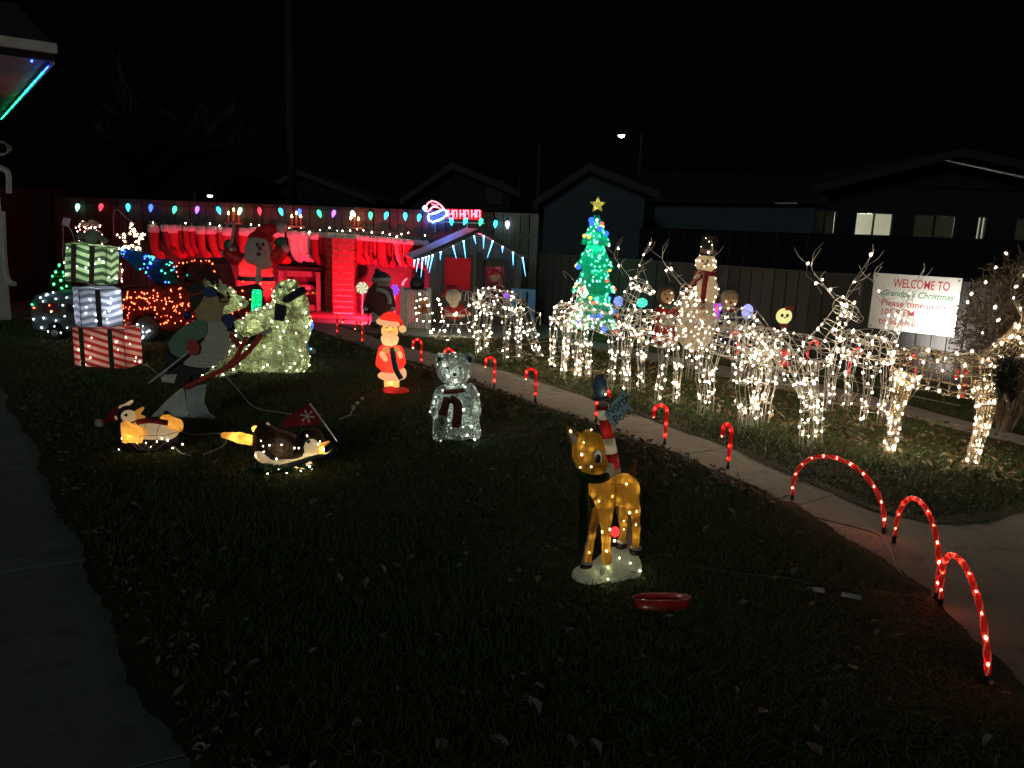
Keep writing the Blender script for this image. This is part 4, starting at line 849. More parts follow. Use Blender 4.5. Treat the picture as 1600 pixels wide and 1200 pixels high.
def hoho():
    Y = YB-.06; w = lambda x, y: W(x, y, Y); root = T('light_sign', 'red HO HO HO light sign with a Santa hat above the playhouse', 'sign', w(705, 348))
    LW, LBt = EM('sign_white', (.7, .85, 1), 40), EM('sign_blue_glow', (.05, .2, 1), 70)
    tube_r = EM('sign_red_tube', (1, .07, .1), 9)
    def strokes(nm, sts, mat, dots=None, r=.014):
        mb = MB()
        for s_ in sts: mb.tube([w(*p) for p in s_], r, 5)
        o = mb.build(nm, mat, root); pts = []
        for s_ in sts:
            for p, q in zip(s_[:-1], s_[1:]):
                n = max(1, int(math.dist(p, q)/2.2))
                for i in range(n+1): pts.append(w(p[0]+(q[0]-p[0])*i/n, p[1]+(q[1]-p[1])*i/n)+Vector((0, -.016, 0)))
        if dots: bulbs(pts, 'bulb', dots, o, .0125, False, 1)
    for wd_ in range(3):
        x = 701+wd_*18
        strokes('letter_h', [[(x, 328), (x, 341.5)], [(x+5.4, 328), (x+5.4, 341.5)], [(x, 334.8), (x+5.4, 334.8)]], tube_r, None, .0125)
        strokes('letter_o', [[(x+7.8, 329), (x+12.6, 329), (x+12.6, 341), (x+7.8, 341), (x+7.8, 329)]], tube_r, None, .0125)
    mb = MB(); a, b = w(698, 326), w(753, 344); mb.box(((a+b)/2)+Vector((0, .03, 0)), (b.x-a.x, .012, a.z-b.z)); mb.build('halo_panel', M('sign_halo_red', (.5, .015, .03), .4), root)  # panel added behind the letters to imitate their red halo
    hat = [(666, 330), (666, 322), (669, 317), (675, 314), (682, 316), (689, 321), (695, 328)]
    strokes('hat_outline', [hat, [(668, 331), (676, 323), (684, 324)]], tube_r, EM('sign_hat_red', (1, .25, .35), 24)); 
    strokes('hat_brim', [[(669, 336), (680, 333), (693, 327), (698, 330), (697, 337), (688, 343), (676, 347), (670, 344), (669, 336)]], LBt, LW)
    strokes('hat_fill', [[(672, 329), (679, 321), (688, 326)], [(674, 319), (684, 321)]], tube_r, None, .008)
    strokes('pompom', [[(661, 325), (664, 322), (667, 325), (664, 329), (661, 325)]], LBt, LW)
    mb = MB(); mb.box((w(675, 346)+w(752, 349))/2, (1.0, .02, .02)); 
    for x in (680, 730): mb.box(w(x, 348)+Vector((0, .01, -.06)), (.02, .02, .2))
    mb.build('mounting_bar', M('sign_bar', (.6, .6, .62), .4), root)
hoho()
def planter():
    Y = 12.35; a, b = W(630, 505, Y), W(668, 507, Y); zt = W(648, 450, Y).z
    root = T('slatted_box', 'grey slatted box beside the playhouse corner', 'box', Vector((a.x, Y, .02))); PWm = M('white_wash_slats', (.42, .4, .42), .75, .15, 20); n = 9
    for i in range(n):
        x = a.x+(b.x-a.x)*(i+.5)/n; MB().box((x, Y, zt/2-.01), ((b.x-a.x)/n-.012, .022, zt-.06)).build('slat', PWm, root)
    for x in (a.x-.02, b.x+.02): MB().box((x, Y+.02, zt/2+.01), (.05, .06, zt)).build('post', PWm, root)
    for i in range(6): MB().box((b.x+.02, Y+.09+i*.075, zt/2-.01), (.022, .063, zt-.06)).build('slat', PWm, root); MB().box((a.x-.02, Y+.09+i*.075, zt/2-.01), (.022, .063, zt-.06)).build('slat', PWm, root)
    MB().box(((a.x+b.x)/2, Y+.27, zt-.05), (b.x-a.x, .46, .03)).build('lid', PWm, root)
    c = W(651, 449, Y+.2); zt2 = zt-.03; lan = T('black_kettle', 'round black lantern standing on the grey slatted box', 'lantern', Vector((c.x, Y+.25, zt2)))
    mb = MB(); mb.lathe([(.09, 0), (.12, .03), (.115, .12), (.07, .18), (.03, .2), (.03, .22)], (c.x, Y+.25, zt2), 14); mb.build('body', BLACK, lan, smooth=True)
    mb = MB(); mb.tube(spl([(c.x-.09, Y+.25, zt2+.15), (c.x-.06, Y+.25, zt2+.26), (c.x+.06, Y+.25, zt2+.26), (c.x+.09, Y+.25, zt2+.15)], 4), .007, 5); mb.build('handle', BLACK, lan)
    d_ = T('curved_lamp', 'small pink curved light on the corner of the slatted box', 'lamp', Vector((a.x, Y+.05, zt+.02))); mb = MB(); mb.tube(spl([W(629, 446, Y), W(631, 440, Y), W(636, 435, Y)], 4), [.02]*4+[.016]*4+[.01], 7); mb.build('tube', EM('curved_pink', (1, .18, .3), 1.5), d_, smooth=True)
    # small outline tree leaning on the box
    Yt = 12.2; w = lambda x, y, e=0: W(x, y, Yt+e); tr = T('outline_tree', 'small flat wire tree outlined in lights leaning on the slatted box', 'light tree', Vector((w(663, 505).x, Yt, .03)))
    zig = [(656, 459), (651, 471), (657, 468), (650, 480), (656, 478), (650, 490), (655, 490), (652, 500), (662, 503), (672, 502), (679, 500), (671, 490), (675, 489), (668, 478), (671, 477), (664, 467), (666, 466), (656, 459)]
    mb = MB(); mb.tube([w(*p) for p in zig], .006, 4).tube([w(656, 459), w(662, 505)], .006, 4); mb.build('frame', M('green_wire', (.05, .12, .05), .5), tr)
    mb = MB()
    for q in ([(650, 476), (658, 481), (667, 480)], [(651, 493), (660, 491), (664, 488), (672, 491)]): mb.tube(spl([w(*p, -.01) for p in q], 3), .008, 4)
    mb.build('garland_wire', M('wine_ribbon', (.2, .02, .03), .6), tr)
    mb = MB(); mb.plate([w(656, 468, .01), w(665, 463, .01), w(669, 474, .01), w(667, 488, .01), w(654, 488, .01)], (0, .01, 0)); mb.build('ribbon_panel', M('red_mesh_panel', (.35, .09, .05), .7, trans=.3), tr)
    bulbs([w(656.5, 459)]+[w(p[0]+random.uniform(-1.2, 1.2), p[1]+random.uniform(-1.5, 1.5), -.012) for p in zig for _ in range(2)], 'bulb', EM('outline_tree_bulb', (1, .95, .6), 60), tr, .011, True, 1)
planter()
def toychair():
    Y = 12.95; w = lambda x, y, e=0: W(x, y, Y+e); CB = M('blue_plastic', (.05, .22, .55), .45, .1); root = T('toy_chair', 'bright blue plastic toy chair by the low fence', 'chair', Vector((w(820, 505).x, Y, .03)))
    for x0, x1 in ((800, 804), (826, 835)): a, b = w(x0, 452), w(x1, 505); MB().box(((a.x+b.x)/2, Y, (a.z+.03)/2), (b.x-a.x, .06, a.z-.03)).build('leg', CB, root)
    for x in (808, 814, 820): a = w(x, 455); MB().box((a.x, Y, a.z-.14), (.04, .03, .3)).build('back_slat', CB, root)
    a, b = w(799, 453), w(835, 453); MB().box(((a.x+b.x)/2, Y-.004, a.z), (b.x-a.x, .065, .05)).build('top_rail', CB, root); MB().box(((a.x+b.x)/2, Y-.2, .3), (b.x-a.x, .36, .05)).build('seat', CB, root)
    for x in (801, 832): a = w(x, 470); MB().box((a.x, Y-.35, .14), (.06, .05, .27)).build('leg', CB, root)
    # little lit tree in front
    Yt = 12.4; w2 = lambda x, y, e=0: W(x, y, Yt+e); tr = T('light_tree', 'small dark tree with white lights before the blue toy chair', 'light tree', Vector((w2(815, 505).x, Yt, .03)))
    c = w2(815, 505); c.z = .03; hh = w2(814, 462).z-.03; mb = MB(); mb.lathe([(.22, .04), (.15, hh*.35), (.16, hh*.36), (.09, hh*.68), (.1, hh*.69), (.01, hh)], c, 12); o = mb.build('foliage', M('dark_needles', (.02, .05, .025), .8, .4, 30, .8, 90), tr)
    bulbs([c+Vector((math.cos(t)*(1-q)*.21, math.sin(t)*(1-q)*.21, .05+q*(hh-.05))) for q, t in [(i/26, i*2.4) for i in range(26)]], 'bulb', WARMS, tr, .011, True, 1)
toychair()
def littree():
    Y = 12.2; w = lambda x, y, e=0: W(x, y, Y+e); k = S(930, 450, Y); c = w(925, 512); c = Vector((c.x, Y, .03)); root = T('lit_tree', 'green glowing tiered tree with gold star among the wire deer', 'light tree', c)
    GR = M('green_acrylic', (.015, .33, .24), .25, .4, 22, .6, 50, trans=.6, tcol=(.025, .68, .48)); z = lambda y: w(930, y).z
    ctr = lambda y: w(925+(512-y)*.042, y)
    tiers = [(336, 383, 4, 22), (376, 420, 10, 29), (412, 457, 15, 34), (448, 512, 19, 40)]
    for y0, y1, r0, r1 in tiers:
        a, b = ctr(y0), ctr(y1); mb = MB(); n = 18; vs_ = []; prof = [(r1*.86, 1.0), (r1, .96), (r1*.78, .7), (r0+(r1-r0)*.35, .35), (r0, 0)]
        for r, q in prof:
            p = a.lerp(b, q)
            for i in range(n): t = 2*math.pi*i/n; rr_ = r*k*(1+.06*math.cos(6*t)*(q > .6)); vs_.append(p+Vector((rr_*math.cos(t), rr_*math.sin(t), 0)))
        fs = [(i*n+j, i*n+(j+1) % n, (i+1)*n+(j+1) % n, (i+1)*n+j) for i in range(len(prof)-1) for j in range(n)]; mb.add(vs_, fs); mb.build('tier', GR, root, smooth=True)
    pts = lambda n, off=0: [(lambda y, t, r: ctr(y)+Vector((r*k*math.cos(t), r*k*math.sin(t), 0)))(y, t, np.interp(y, [336, 383, 384, 420, 421, 457, 458, 512], [4, 22, 12, 29, 17, 34, 21, 40])+off) for y, t in [(338+172*random.random()**.72, random.uniform(-3.3, .2)) for _ in range(n)]]
    bulbs(pts(130, .3), 'bulb', EM('tree_green_bulb', (.12, 1, .55), 9), root, .022, True, 1.0); bulbs(pts(60, .8), 'bulb', EM('tree_mint_bulb', (.5, 1, .75), 16), root, .016, True, 1)
    for nm, col, n, s_ in (('blue', (.04, .16, 1), 13, 2.0), ('gold', (1, .6, .1), 9, 2.2), ('red', (1, .12, .08), 8, 2)):
        for p in pts(n, 1.5): MB().sphere(p, .042 if nm == 'blue' else .03, 10, 7).build('ornament', EM('ornament_'+nm, col, s_*.7), root, smooth=True)
    sc = w(934, 320); mb = MB(); pt = []
    for i in range(10): t = math.pi/2+i*math.pi/5; r = (13.5 if i % 2 == 0 else 6)*k; pt.append(sc+Vector((r*math.cos(t), 0, r*math.sin(t))))
    vs_ = pt+[sc+Vector((0, -.05, 0)), sc+Vector((0, .05, 0))]; mb.add(vs_, [(i, (i+1) % 10, 10) for i in range(10)]+[((i+1) % 10, i, 11) for i in range(10)]); mb.build('star', M('gold_acrylic', (.8, .72, .25), .25, .2, 40, .5, 60, trans=.55, tcol=(1, .95, .45)), root)
    bulbs([sc+Vector((.7*r*math.cos(t), 0, .7*r*math.sin(t))) for t, r in [(math.pi/2+i*math.pi*.4, 8*k) for i in range(5)]]+[sc], 'star_bulb', EM('star_inner', (1, .92, .4), 18), root, .014, True, 1)
    bulbs([ctr(y)+Vector((random.uniform(-.3, .3)*(y-330)/180*.6, random.uniform(-.1, .1), 0)) for y in range(350, 505, 10)], 'inner_bulb', EM('tree_inner', (.25, 1, .6), 22), root, .02, True, 1)
    mb = MB(); mb.tube([c, ctr(340)], .02, 6); mb.build('trunk_pole', DKGREEN, root)
littree()

# ================================================================== MIDDLE: SNOWMAN, CAROLLERS, CANES
def snowman():
    Y = 10.7; w = lambda x, y, e=0: W(x, y, Y+e); k = S(1095, 480, Y); root = T('lit_snowman', 'tall lit snowman with top hat and long dark red scarf', 'snowman', Vector((w(1090, 552).x, Y, .02)))
    CL = M('snowman_cloth', (.5, .42, .33), .85, .12, 40, .5, 130, trans=.4, tcol=(.75, .6, .42))
    o, v1, f1 = solid('lower_body', [E_(w(1087, 510), (31*k, 27*k, 39*k)), E_(w(1089, 480), (26*k, 22*k, 20*k))], .022, CL, root, .04)
    o, v2, f2 = solid('upper_body', [E_(w(1101, 455), (21*k, 18*k, 26*k)), E_(w(1100, 438), (17*k, 15*k, 16*k))], .02, CL, root, .04)
    o, v3, f3 = solid('head', [E_(w(1103, 411, -.02), (16*k, 15*k, 15.5*k))], .016, CL, root)
    pts = scatter(v1, f1, 60, .075, .002)+scatter(v2, f2, 34, .07, .002)+scatter(v3, f3, 26, .05, .002); bulbs(pts, 'bulb', EM('snowman_bulb', (1, .85, .6), 60), root, .011, True, 1)
    bulbs([w(1088, 500), w(1090, 525), w(1101, 450), w(1103, 411)], 'inner_bulb', EM('snowman_inner', (1, .85, .6), 35), root, .022, True, 1)
    HB = M('top_hat_felt', (.02, .015, .017), .8, .3); c = w(1106, 398); mb = MB(); mb.lathe([(19*k, -1.5*k), (19*k, 0), (12*k, .5*k), (12.5*k, 4*k), (12*k, 12*k), (13*k, 28*k), (11*k, 29*k)], c, 18, rot=Matrix.Rotation(.06, 3, 'Y')); hat = mb.build('top_hat', HB, root, smooth=False)
    mb = MB(); mb.lathe([(12.8*k, 1*k), (12.9*k, 8*k)], c, 18, rot=Matrix.Rotation(.06, 3, 'Y')); mb.build('hat_band', M('hat_band_red', (.22, .03, .03), .7, .4, 25, col2=(.4, .3, .25)), hat)
    bulbs([c+Vector((math.cos(t)*13*k, -abs(math.sin(t))*13*k, h*k)) for t, h in ((.6, 22), (1.4, 15), (2.2, 25), (1.8, 20), (2.8, 12))], 'hat_bulb', WARMS, root, .008, True, 1)
    SCF = M('scarf_wine', (.3, .02, .025), .85, .2, 40, .4); mb = MB(); cc_ = w(1102, 426); mb.tube([cc_+Vector((15*k*math.cos(t), 14*k*math.sin(t), 1.5*k*math.sin(t*2))) for t in np.linspace(0, 6.283, 17)[:-1]], 3.2*k, 7, closed=True); sc_ = mb.build('scarf', SCF, root, smooth=True)
    mb = MB(); mb.tube(spl([w(1104, 428, -.15), w(1101, 445, -.2), w(1099, 462, -.22), w(1097, 482, -.25)], 3), 4*k, 8, flat=.35).tube(spl([w(1098, 430, -.16), w(1085, 440, -.19), w(1076, 450, -.2)], 3), 3.6*k, 8, flat=.4); mb.build('scarf_tail', SCF, sc_, smooth=True)
    for x in (1098, 1106): MB().sphere(w(x, 408, -.2), 1.6*k, 8, 6).build('eye', BLACK, root)
    mb = MB(); mb.tube([w(1103, 412, -.18), w(1098, 414, -.33)], [2*k, .4*k], 7); mb.build('carrot_nose', M('carrot', (.6, .2, .04), .6), root)
    BRN = M('brown_glove', (.13, .05, .03), .8); solid('arm', [C_(w(1083, 442, -.05), w(1072, 452, -.15), 7*k, 6*k), C_(w(1072, 452, -.15), w(1066, 462, -.2), 6*k, 5*k)], .016, BRN, root, .02); solid('arm', [C_(w(1119, 445, .02), w(1121, 470, 0), 5*k, 5*k)], .016, BRN, root)
    mb = MB(); c0 = w(1088, 512, -.33); mb.tube([c0+Vector((5.5*k*math.cos(t), 0, 5.5*k*math.sin(t)))for t in np.linspace(-.4, 3.5, 9)], 2*k, 7); mb.build('wreath_bow', M('bow_red', (.45, .03, .04), .7), root)
snowman()
def caroller(label, x, yh, yb, Y, coat, hatc, face, wd_, kind):
    w = lambda a, b, e=0: W(a, b, Y+e); k = S(x, yh, Y); root = T('light_up_caroller', label, 'caroller', Vector((w(x, yb).x, Y, .02)), 'light-up carollers')
    CM = M('caroller_coat_'+kind, coat, .8, .2, 30, .4, 120, trans=.4); yt = yh+14; zb = Vector((0, 0, 0))
    o, v, f = solid('coat', [C_(w(x, yt+8), w(x, yb-18), wd_*.6*k, wd_*k), E_(w(x, yb-16), (wd_*1.05*k, wd_*.8*k, 8*k))], .02, CM, root, .04)
    solid('arm', [C_(w(x-wd_*.7, yt+8, -.05), w(x-wd_*.95, yt+24, -.12), 5*k, 4*k)], .016, CM, root); solid('arm', [C_(w(x+wd_*.7, yt+8, -.05), w(x+wd_*.8, yt+24, -.15), 5*k, 4*k)], .016, CM, root)
    o, vh, fh = solid('head', [E_(w(x+2, yh), (11*k, 10*k, 12*k))], .014, M('caroller_face', face, .7, .08, trans=.5), root)
    solid('hat', [E_(w(x+1, yh-7, .05), (13*k, 12*k, 8*k)), E_(w(x-6, yh, .1), (9*k, 9*k, 13*k))], .015, M('caroller_hat_'+kind, hatc, .85, .15, 30, trans=.15), root, .03)
    for dx in (-2, 6): MB().sphere(w(x+dx, yh-2, -.13), 1.2*k, 8, 6).build('eye', BLACK, root)
    MB().sphere(w(x+2, yh+5, -.135), (1.8*k, 1*k, 2*k), 8, 6).build('mouth', M('dark_mouth', (.1, .01, .02), .6), root)
    for dx in (-4, 4): solid('leg', [C_(w(x+dx, yb-10), w(x+dx, yb-3), 3.5*k, 3.5*k), E_(w(x+dx, yb-2, -.03), (4*k, 6*k, 3*k))], .014, BLACK, root)
    mb = MB(); mb.tube(spl([w(x-7, yt+1, -.1), w(x+2, yt+4, -.14), w(x+10, yt, -.1)], 3), 3*k, 7); mb.build('scarf', M('caroller_scarf_'+kind, (.3, .03, .03) if kind == 'blue' else (.05, .2, .1), .8), root, smooth=True)
    mb = MB(); c = w(x, yt+26, -.22); mb.box(c+Vector((-.05, 0, 0)), (.1, .012, .12), Matrix.Rotation(.4, 3, 'Z')).box(c+Vector((.05, 0, 0)), (.1, .012, .12), Matrix.Rotation(-.4, 3, 'Z')); mb.build('song_book', M('song_book', (.5, .45, .4), .8), root)
    bulbs(scatter(v, f, 26, .07, .003)+scatter(vh, fh, 5, .06, .003), 'bulb', EM('caroller_bulb', (1, .8, .55), 40), root, .01, True, 1); bulbs([w(x+2, yh), w(x, yt+14), w(x, yt+30)], 'inner_bulb', EM('caroller_inner', (1, .75, .45), 16), root, .018, True, 1)
caroller('lit caroller in red coat and brown hood left of the snowman', 1041, 462, 540, 11.3, (.45, .04, .05), (.14, .09, .06), (.7, .5, .3), 19, 'red')
caroller('lit caroller in dark blue coat and pale hat right of the snowman', 1140, 468, 548, 11.0, (.04, .05, .13), (.42, .36, .3), (.75, .55, .35), 16, 'blue')
# purple lit parcel
a = W(1118, 485, 11.2); gp_ = T('lit_parcel', 'small purple lit parcel between snowman and blue caroller', 'parcel', Vector((a.x, 11.2, .02)))
mb = MB(); mb.tube([(a.x, 11.2, .02), (a.x, 11.2, a.z-.1)], .01, 5); mb.build('stake', WIRE, gp_); MB().box(a, (.14, .1, .22)).build('box', EM('parcel_violet', (.32, .06, 1), 1.3), gp_)
mb = MB(); mb.box(a+Vector((0, -.002, 0)), (.03, .105, .225)); mb.build('ribbon', EM('parcel_red', (1, .06, .1), 1), gp_)
# ---- candy cane stakes
CANER = M('cane_red', (.5, .015, .02), .3, .15, 30, trans=.55, tcol=(.9, .03, .04), lit=.05); CANEB = EM('cane_bulb', (1, .32, .2), 50); STK = M('stake_clear', (.25, .25, .25), .3)
def cane(label, bx, by, h=.335, hook=-1, group='candy canes along the near path', lean=0.0, rz_=0.0):
    b = G(bx, by); root = T('candy_cane', label, 'candy cane', b, group, rz=rz_); r = .05; rt = .0135
    stem = [(0, 0, .07), (0, 0, h*.5), (0, 0, h-r)]; hk = [(hook*(r-r*math.cos(t)), 0, h-r+r*math.sin(t)) for t in np.linspace(.35, math.pi, 8)]+[(hook*2*r, 0, h-r-.05)]
    allp = [Vector(p) for p in stem+hk]; allp = [Vector((p.x+lean*p.z, p.y, p.z)) for p in allp]
    mb = MB(); mb.tube(allp, rt, 8); mb.build('tube', CANER, root, smooth=True)
    mb = MB(); mb.tube([(0, 0, -.03), (lean*.07, 0, .075)], .008, 6).tube([(0, 0, .0), (0, 0, .04)], .013, 6); mb.build('stake', BLACK, root)
    pts = [allp[0].lerp(allp[2], q) for q in (.12, .55)]+[allp[3], allp[6], allp[9], allp[-1]]; bulbs([p+Vector((0, -.006, 0)) for p in pts], 'bulb', CANEB, root, .0105, True, 1.2)
near = [(527, 527, 1), (566, 541, -1), (658, 574, -1), (707, 592, -1), (772, 608, -1), (836, 629, -1), (931, 662, 1), (1038, 697, -1), (1137, 735, -1)]
for i, (x, y, hk) in enumerate(near): cane('small red candy cane light, %s from the far end of the near path' % ORD[i], x, y, .335, hk, rz_=R(-20+10*(i % 3)) if i < 8 else R(-70))
far = [(962, 527, -1), (1022, 538, 1), (1082, 546, -1), (1150, 562, -1), (1256, 578, 1), (1322, 592, 1), (1426, 606, -1), (1502, 632, -1)]
for i, (x, y, hk) in enumerate(far): cane('red candy cane light by the rear path, %s from its far end' % ORD[i], x, y, .38, hk, 'candy canes along the rear path', lean=.12 if i in (4, 5) else 0)
# ---- red rope arches
ARM_ = M('arch_red', (.45, .02, .02), .25, .3, 14, .3, 40, trans=.5, tcol=(.95, .05, .04), lit=.1); ARW = M('arch_pale_twist', (.6, .3, .24), .3, .2, 20, trans=.5, tcol=(1, .3, .18), lit=.2)
def arch(label, p0, p1, top, lean=0):
    a, b = G(*p0), G(*p1); root = T('rope_light_arch', label, 'light arch', a, 'red rope light arches'); mid = (a+b)/2; tp = W(top[0], top[1], mid.y+lean); pts = []
    for i in range(33):
        t = math.pi*i/32; c = math.cos(t); s_ = math.sin(t)**.85; p = mid+(a-mid)*c; pts.append(Vector((p.x+(tp.x-mid.x)*s_, p.y+(tp.y-mid.y)*s_, .05+(tp.z-.05)*s_)))
    mb = MB(); mb.tube(pts, .0125, 8); mb.build('tube', ARM_, root, smooth=True)
    for ph in (0, math.pi):
        mb = MB(); tw = []
        for i in range(len(pts)*3-2):
            j = min(i//3, len(pts)-2); p = pts[j].lerp(pts[j+1], (i/3-j)); d_ = (pts[j+1]-pts[j]).normalized(); n1 = d_.cross(Vector((0, 1, 0))).normalized(); n2 = d_.cross(n1); an_ = i*.32+ph; tw.append(p+(n1*math.cos(an_)+n2*math.sin(an_))*.0105)
        mb.tube(tw, .0042, 4); mb.build('twist', ARW, root)
    bulbs([pts[i]+Vector((-.006, -.011, .004)) for i in range(1, 33, 3)], 'bulb', EM('arch_bulb', (1, .16, .09), 240), root, .0078, True, 1.3)
    for p in (pts[0], pts[-1]): MB().tube([Vector((p.x, p.y, -.03)), Vector((p.x, p.y, .06))], .012, 7).build('stake', BLACK, root)
arch('widest red rope light arch over the path edge, farthest of three', (1237, 784), (1380, 836), (1308, 716)); arch('middle red rope light arch of three by the driveway', (1396, 850), (1462, 940), (1440, 786)); arch('nearest red rope light arch at the lower right corner', (1468, 950), (1540, 1072), (1503, 878))

# ================================================================== WIRE DEER AND SLEIGH
def cage(mb, pts, rad, side, nlong, nring, wr, samp, twist=0.0):
    """a wire basket round a centre line: rings and lengthwise wires; returns bulb spots"""
    P = spl(pts, 4); N = len(P); q = np.linspace(0, 1, N); kn = np.linspace(0, 1, len(rad)); ra = np.interp(q, kn, [r[0] for r in rad]); rb = np.interp(q, kn, [r[1] for r in rad]); fr = []
    for i in range(N):
        t = (P[min(N-1, i+1)]-P[max(0, i-1)]).normalized(); s_ = (side-t*side.dot(t)).normalized(); fr.append((P[i], s_, t.cross(s_)))
    pt = lambda i, a: fr[i][0]+fr[i][1]*(math.cos(a)*ra[i])+fr[i][2]*(math.sin(a)*rb[i])
    for j in range(nlong):
        a0 = 2*math.pi*j/nlong+.3; line = [pt(i, a0+twist*i/N) for i in range(N)]; mb.tube(line, wr, 4); samp += line[::2]
    for r in range(nring):
        i = round((N-1)*(r/(nring-1) if nring > 1 else .5)); ring = [pt(i, 2*math.pi*m/10) for m in range(10)]; mb.tube(ring, wr, 4, closed=True); samp += ring[::2]
    return pt, N
def deer(label, loc, ang, s=1.08, graze=False, antler=True, turn=0.0, nb=120, wr=.0032, mat=WIRE, vine=False, br=.0112, bow=False, bulbmat=None):
    root = T('wire_deer', label, 'deer', (loc[0], loc[1], 0), 'lighted deer', rz=ang); sd = Vector((0, 1, 0)); Sx = lambda *p: Vector(p)*s
    nl, nr = (14, 22) if vine else (8, 7); samp = []; legs = []
    mb = MB(); cage(mb, [Sx(-.36, 0, .7), Sx(-.15, 0, .68), Sx(.1, 0, .66), Sx(.34, 0, .7)], [(.07*s, .08*s), (.13*s, .16*s), (.125*s, .15*s), (.12*s, .17*s), (.07*s, .1*s)], sd, nl, nr, wr, samp)
    if vine:
        for i in range(160): a, b = random.sample(samp, 2); (mb.tube(spl([a, (a+b)/2+Vector((0, (a+b).y*.6, random.gauss(0, .03))), b], 3), wr*.8, 3) if (a-b).length < .28 else None)
    else:
        for i in range(14): a, b = random.sample(samp, 2); m_ = (a+b)/2+Vector((random.gauss(0, .05), random.gauss(0, .09), random.gauss(.03, .07))); mb.tube(spl([a, m_, b], 3), wr*.85, 3)
    mb.build('body_frame', mat, root)
    for fx in (-.27, .27):
        for fy in (-.085, .085):
            mb = MB(); st_ = random.uniform(-.05, .05); kn = -.02 if fx < 0 else .01; ls = []
            cage(mb, [Sx(fx*.95, fy, .62), Sx(fx+kn, fy*1.05, .36), Sx(fx+st_*.6, fy*1.1, .17), Sx(fx+st_, fy*1.15, .0)], [(.055*s, .075*s), (.038*s, .044*s), (.03*s, .033*s), (.032*s, .034*s)], sd, 9 if vine else 5, 13 if vine else 4, wr, ls, .3)
            if not vine:
                for _ in range(5): a, b = random.sample(ls, 2); (mb.tube(spl([a, (a+b)/2+Vector((random.gauss(0, .03), random.gauss(0, .03), 0)), b], 3), wr*.8, 3) if (a-b).length < .35 else None)
            mb.build('leg', mat, root); legs += ls
    hs = []; mb = MB(); ct, st2 = math.cos(turn), math.sin(turn)
    if graze: nk = [Sx(.3, 0, .72), Sx(.45, 0, .6), Sx(.57, 0, .42), Sx(.62, .02, .32)]; hd = [Sx(.56, .0, .4), Sx(.66, .02, .24), Sx(.72, .03, .14)]; top = Sx(.58, 0, .43)
    else:
        nk = [Sx(.28, 0, .74), Sx(.36, 0, .88), Sx(.43, 0, 1.03)]; b0 = Sx(.4, 0, 1.06); hd = [b0, b0+Vector((ct*.13, st2*.13, -.02))*s, b0+Vector((ct*.26, st2*.26, -.07))*s]; top = b0+Vector((0, 0, .05*s))
    cage(mb, nk, [(.09*s, .12*s), (.065*s, .09*s), (.055*s, .065*s)], sd, nl-2, 12 if vine else 4, wr, hs); mb.build('neck', mat, root)
    mb = MB(); cage(mb, hd, [(.055*s, .06*s), (.05*s, .055*s), (.022*s, .026*s)], Vector((-st2, ct, 0)), nl-2, 9 if vine else 4, wr, hs)
    fwd = (hd[-1]-hd[0]).normalized(); lat = Vector((-st2, ct, 0))
    for sg in (-1, 1):
        e = top+lat*sg*.05*s; ear = [e, e+(lat*sg*.07+Vector((0, 0, .07))-fwd*.02)*s, e+(lat*sg*.13+Vector((0, 0, .1))-fwd*.05)*s, e+(lat*sg*.1+Vector((0, 0, .03)))*s]; mb.tube(spl(ear, 3), wr, 4); hs.append(ear[2])
    mb.build('head', mat, root)
    if antler:
        for sg in (-1, 1):
            mb = MB(); e = top+lat*sg*.04*s; tl = sg
            main = spl([e, e+(lat*sg*.08+Vector((0, 0, .09))-fwd*.06)*s, e+(lat*sg*.17+Vector((0, 0, .2))-fwd*.08)*s, e+(lat*sg*.17+Vector((0, 0, .36))+fwd*.02)*s], 4); mb.tube(main, wr, 4); hs += main[2:-1:3]
            for q, dv in ((4, (lat*sg*.06+fwd*.12+Vector((0, 0, .12)))), (8, (lat*sg*.15+Vector((0, 0, .13)))), (9, (lat*sg*-.02+fwd*.08+Vector((0, 0, .16)))), (2, (fwd*.12+Vector((0, 0, .07))))):
                p = main[min(q, len(main)-1)]; tn = spl([p, p+dv*s*.5+lat*sg*.03, p+dv*s], 3); mb.tube(tn, wr*.9, 4); hs.append(p+dv*s*.22)
            mb.build('antler', mat, root)
    mb = MB(); t0 = Sx(-.36, 0, .76); mb.tube(spl([t0, t0+Sx(-.07, .02, .05), t0+Sx(-.1, 0, -.02), t0+Sx(-.03, 0, -.05)], 3), wr, 4); mb.build('tail', mat, root)
    def spread(src, n, dmin):
        src = src[:]; random.shuffle(src); out = []
        for p in src+[a.lerp(b, random.random()) for a, b in zip(src[:-1], src[1:]) if (a-b).length < .15]:
            if p.z > .05 and all((p-q).length > dmin for q in out): out.append(p+Vector((random.gauss(0, .006), random.gauss(0, .006), random.gauss(0, .008))))
            if len(out) >= n: break
        return out
    legs = [a+Vector((0, 0, random.uniform(-.04, .04))) for a in legs for _ in range(2)]
    pts = spread(legs, int(nb*.55), .04)+spread(samp, int(nb*.25), .06)+spread(hs, int(nb*.22), .035)
    bulbs(pts, 'bulb', bulbmat or WARM, root, br, True, 1.25)
    # the light cord that loops from bulb to bulb
    mb = MB(); left = pts[:]; cur = left.pop(); n = 0
    while left:
        left.sort(key=lambda p: (p-cur).length); nx = left.pop(0)
        if (nx-cur).length < .4: m_ = (nx+cur)/2+Vector((random.gauss(0, .025), random.gauss(0, .03), -.012)); mb.tube([cur, m_, nx], .0028, 3)
        cur = nx
    mb.build('light_cord', CORDW if vine else WIRE, root, kind='stuff')
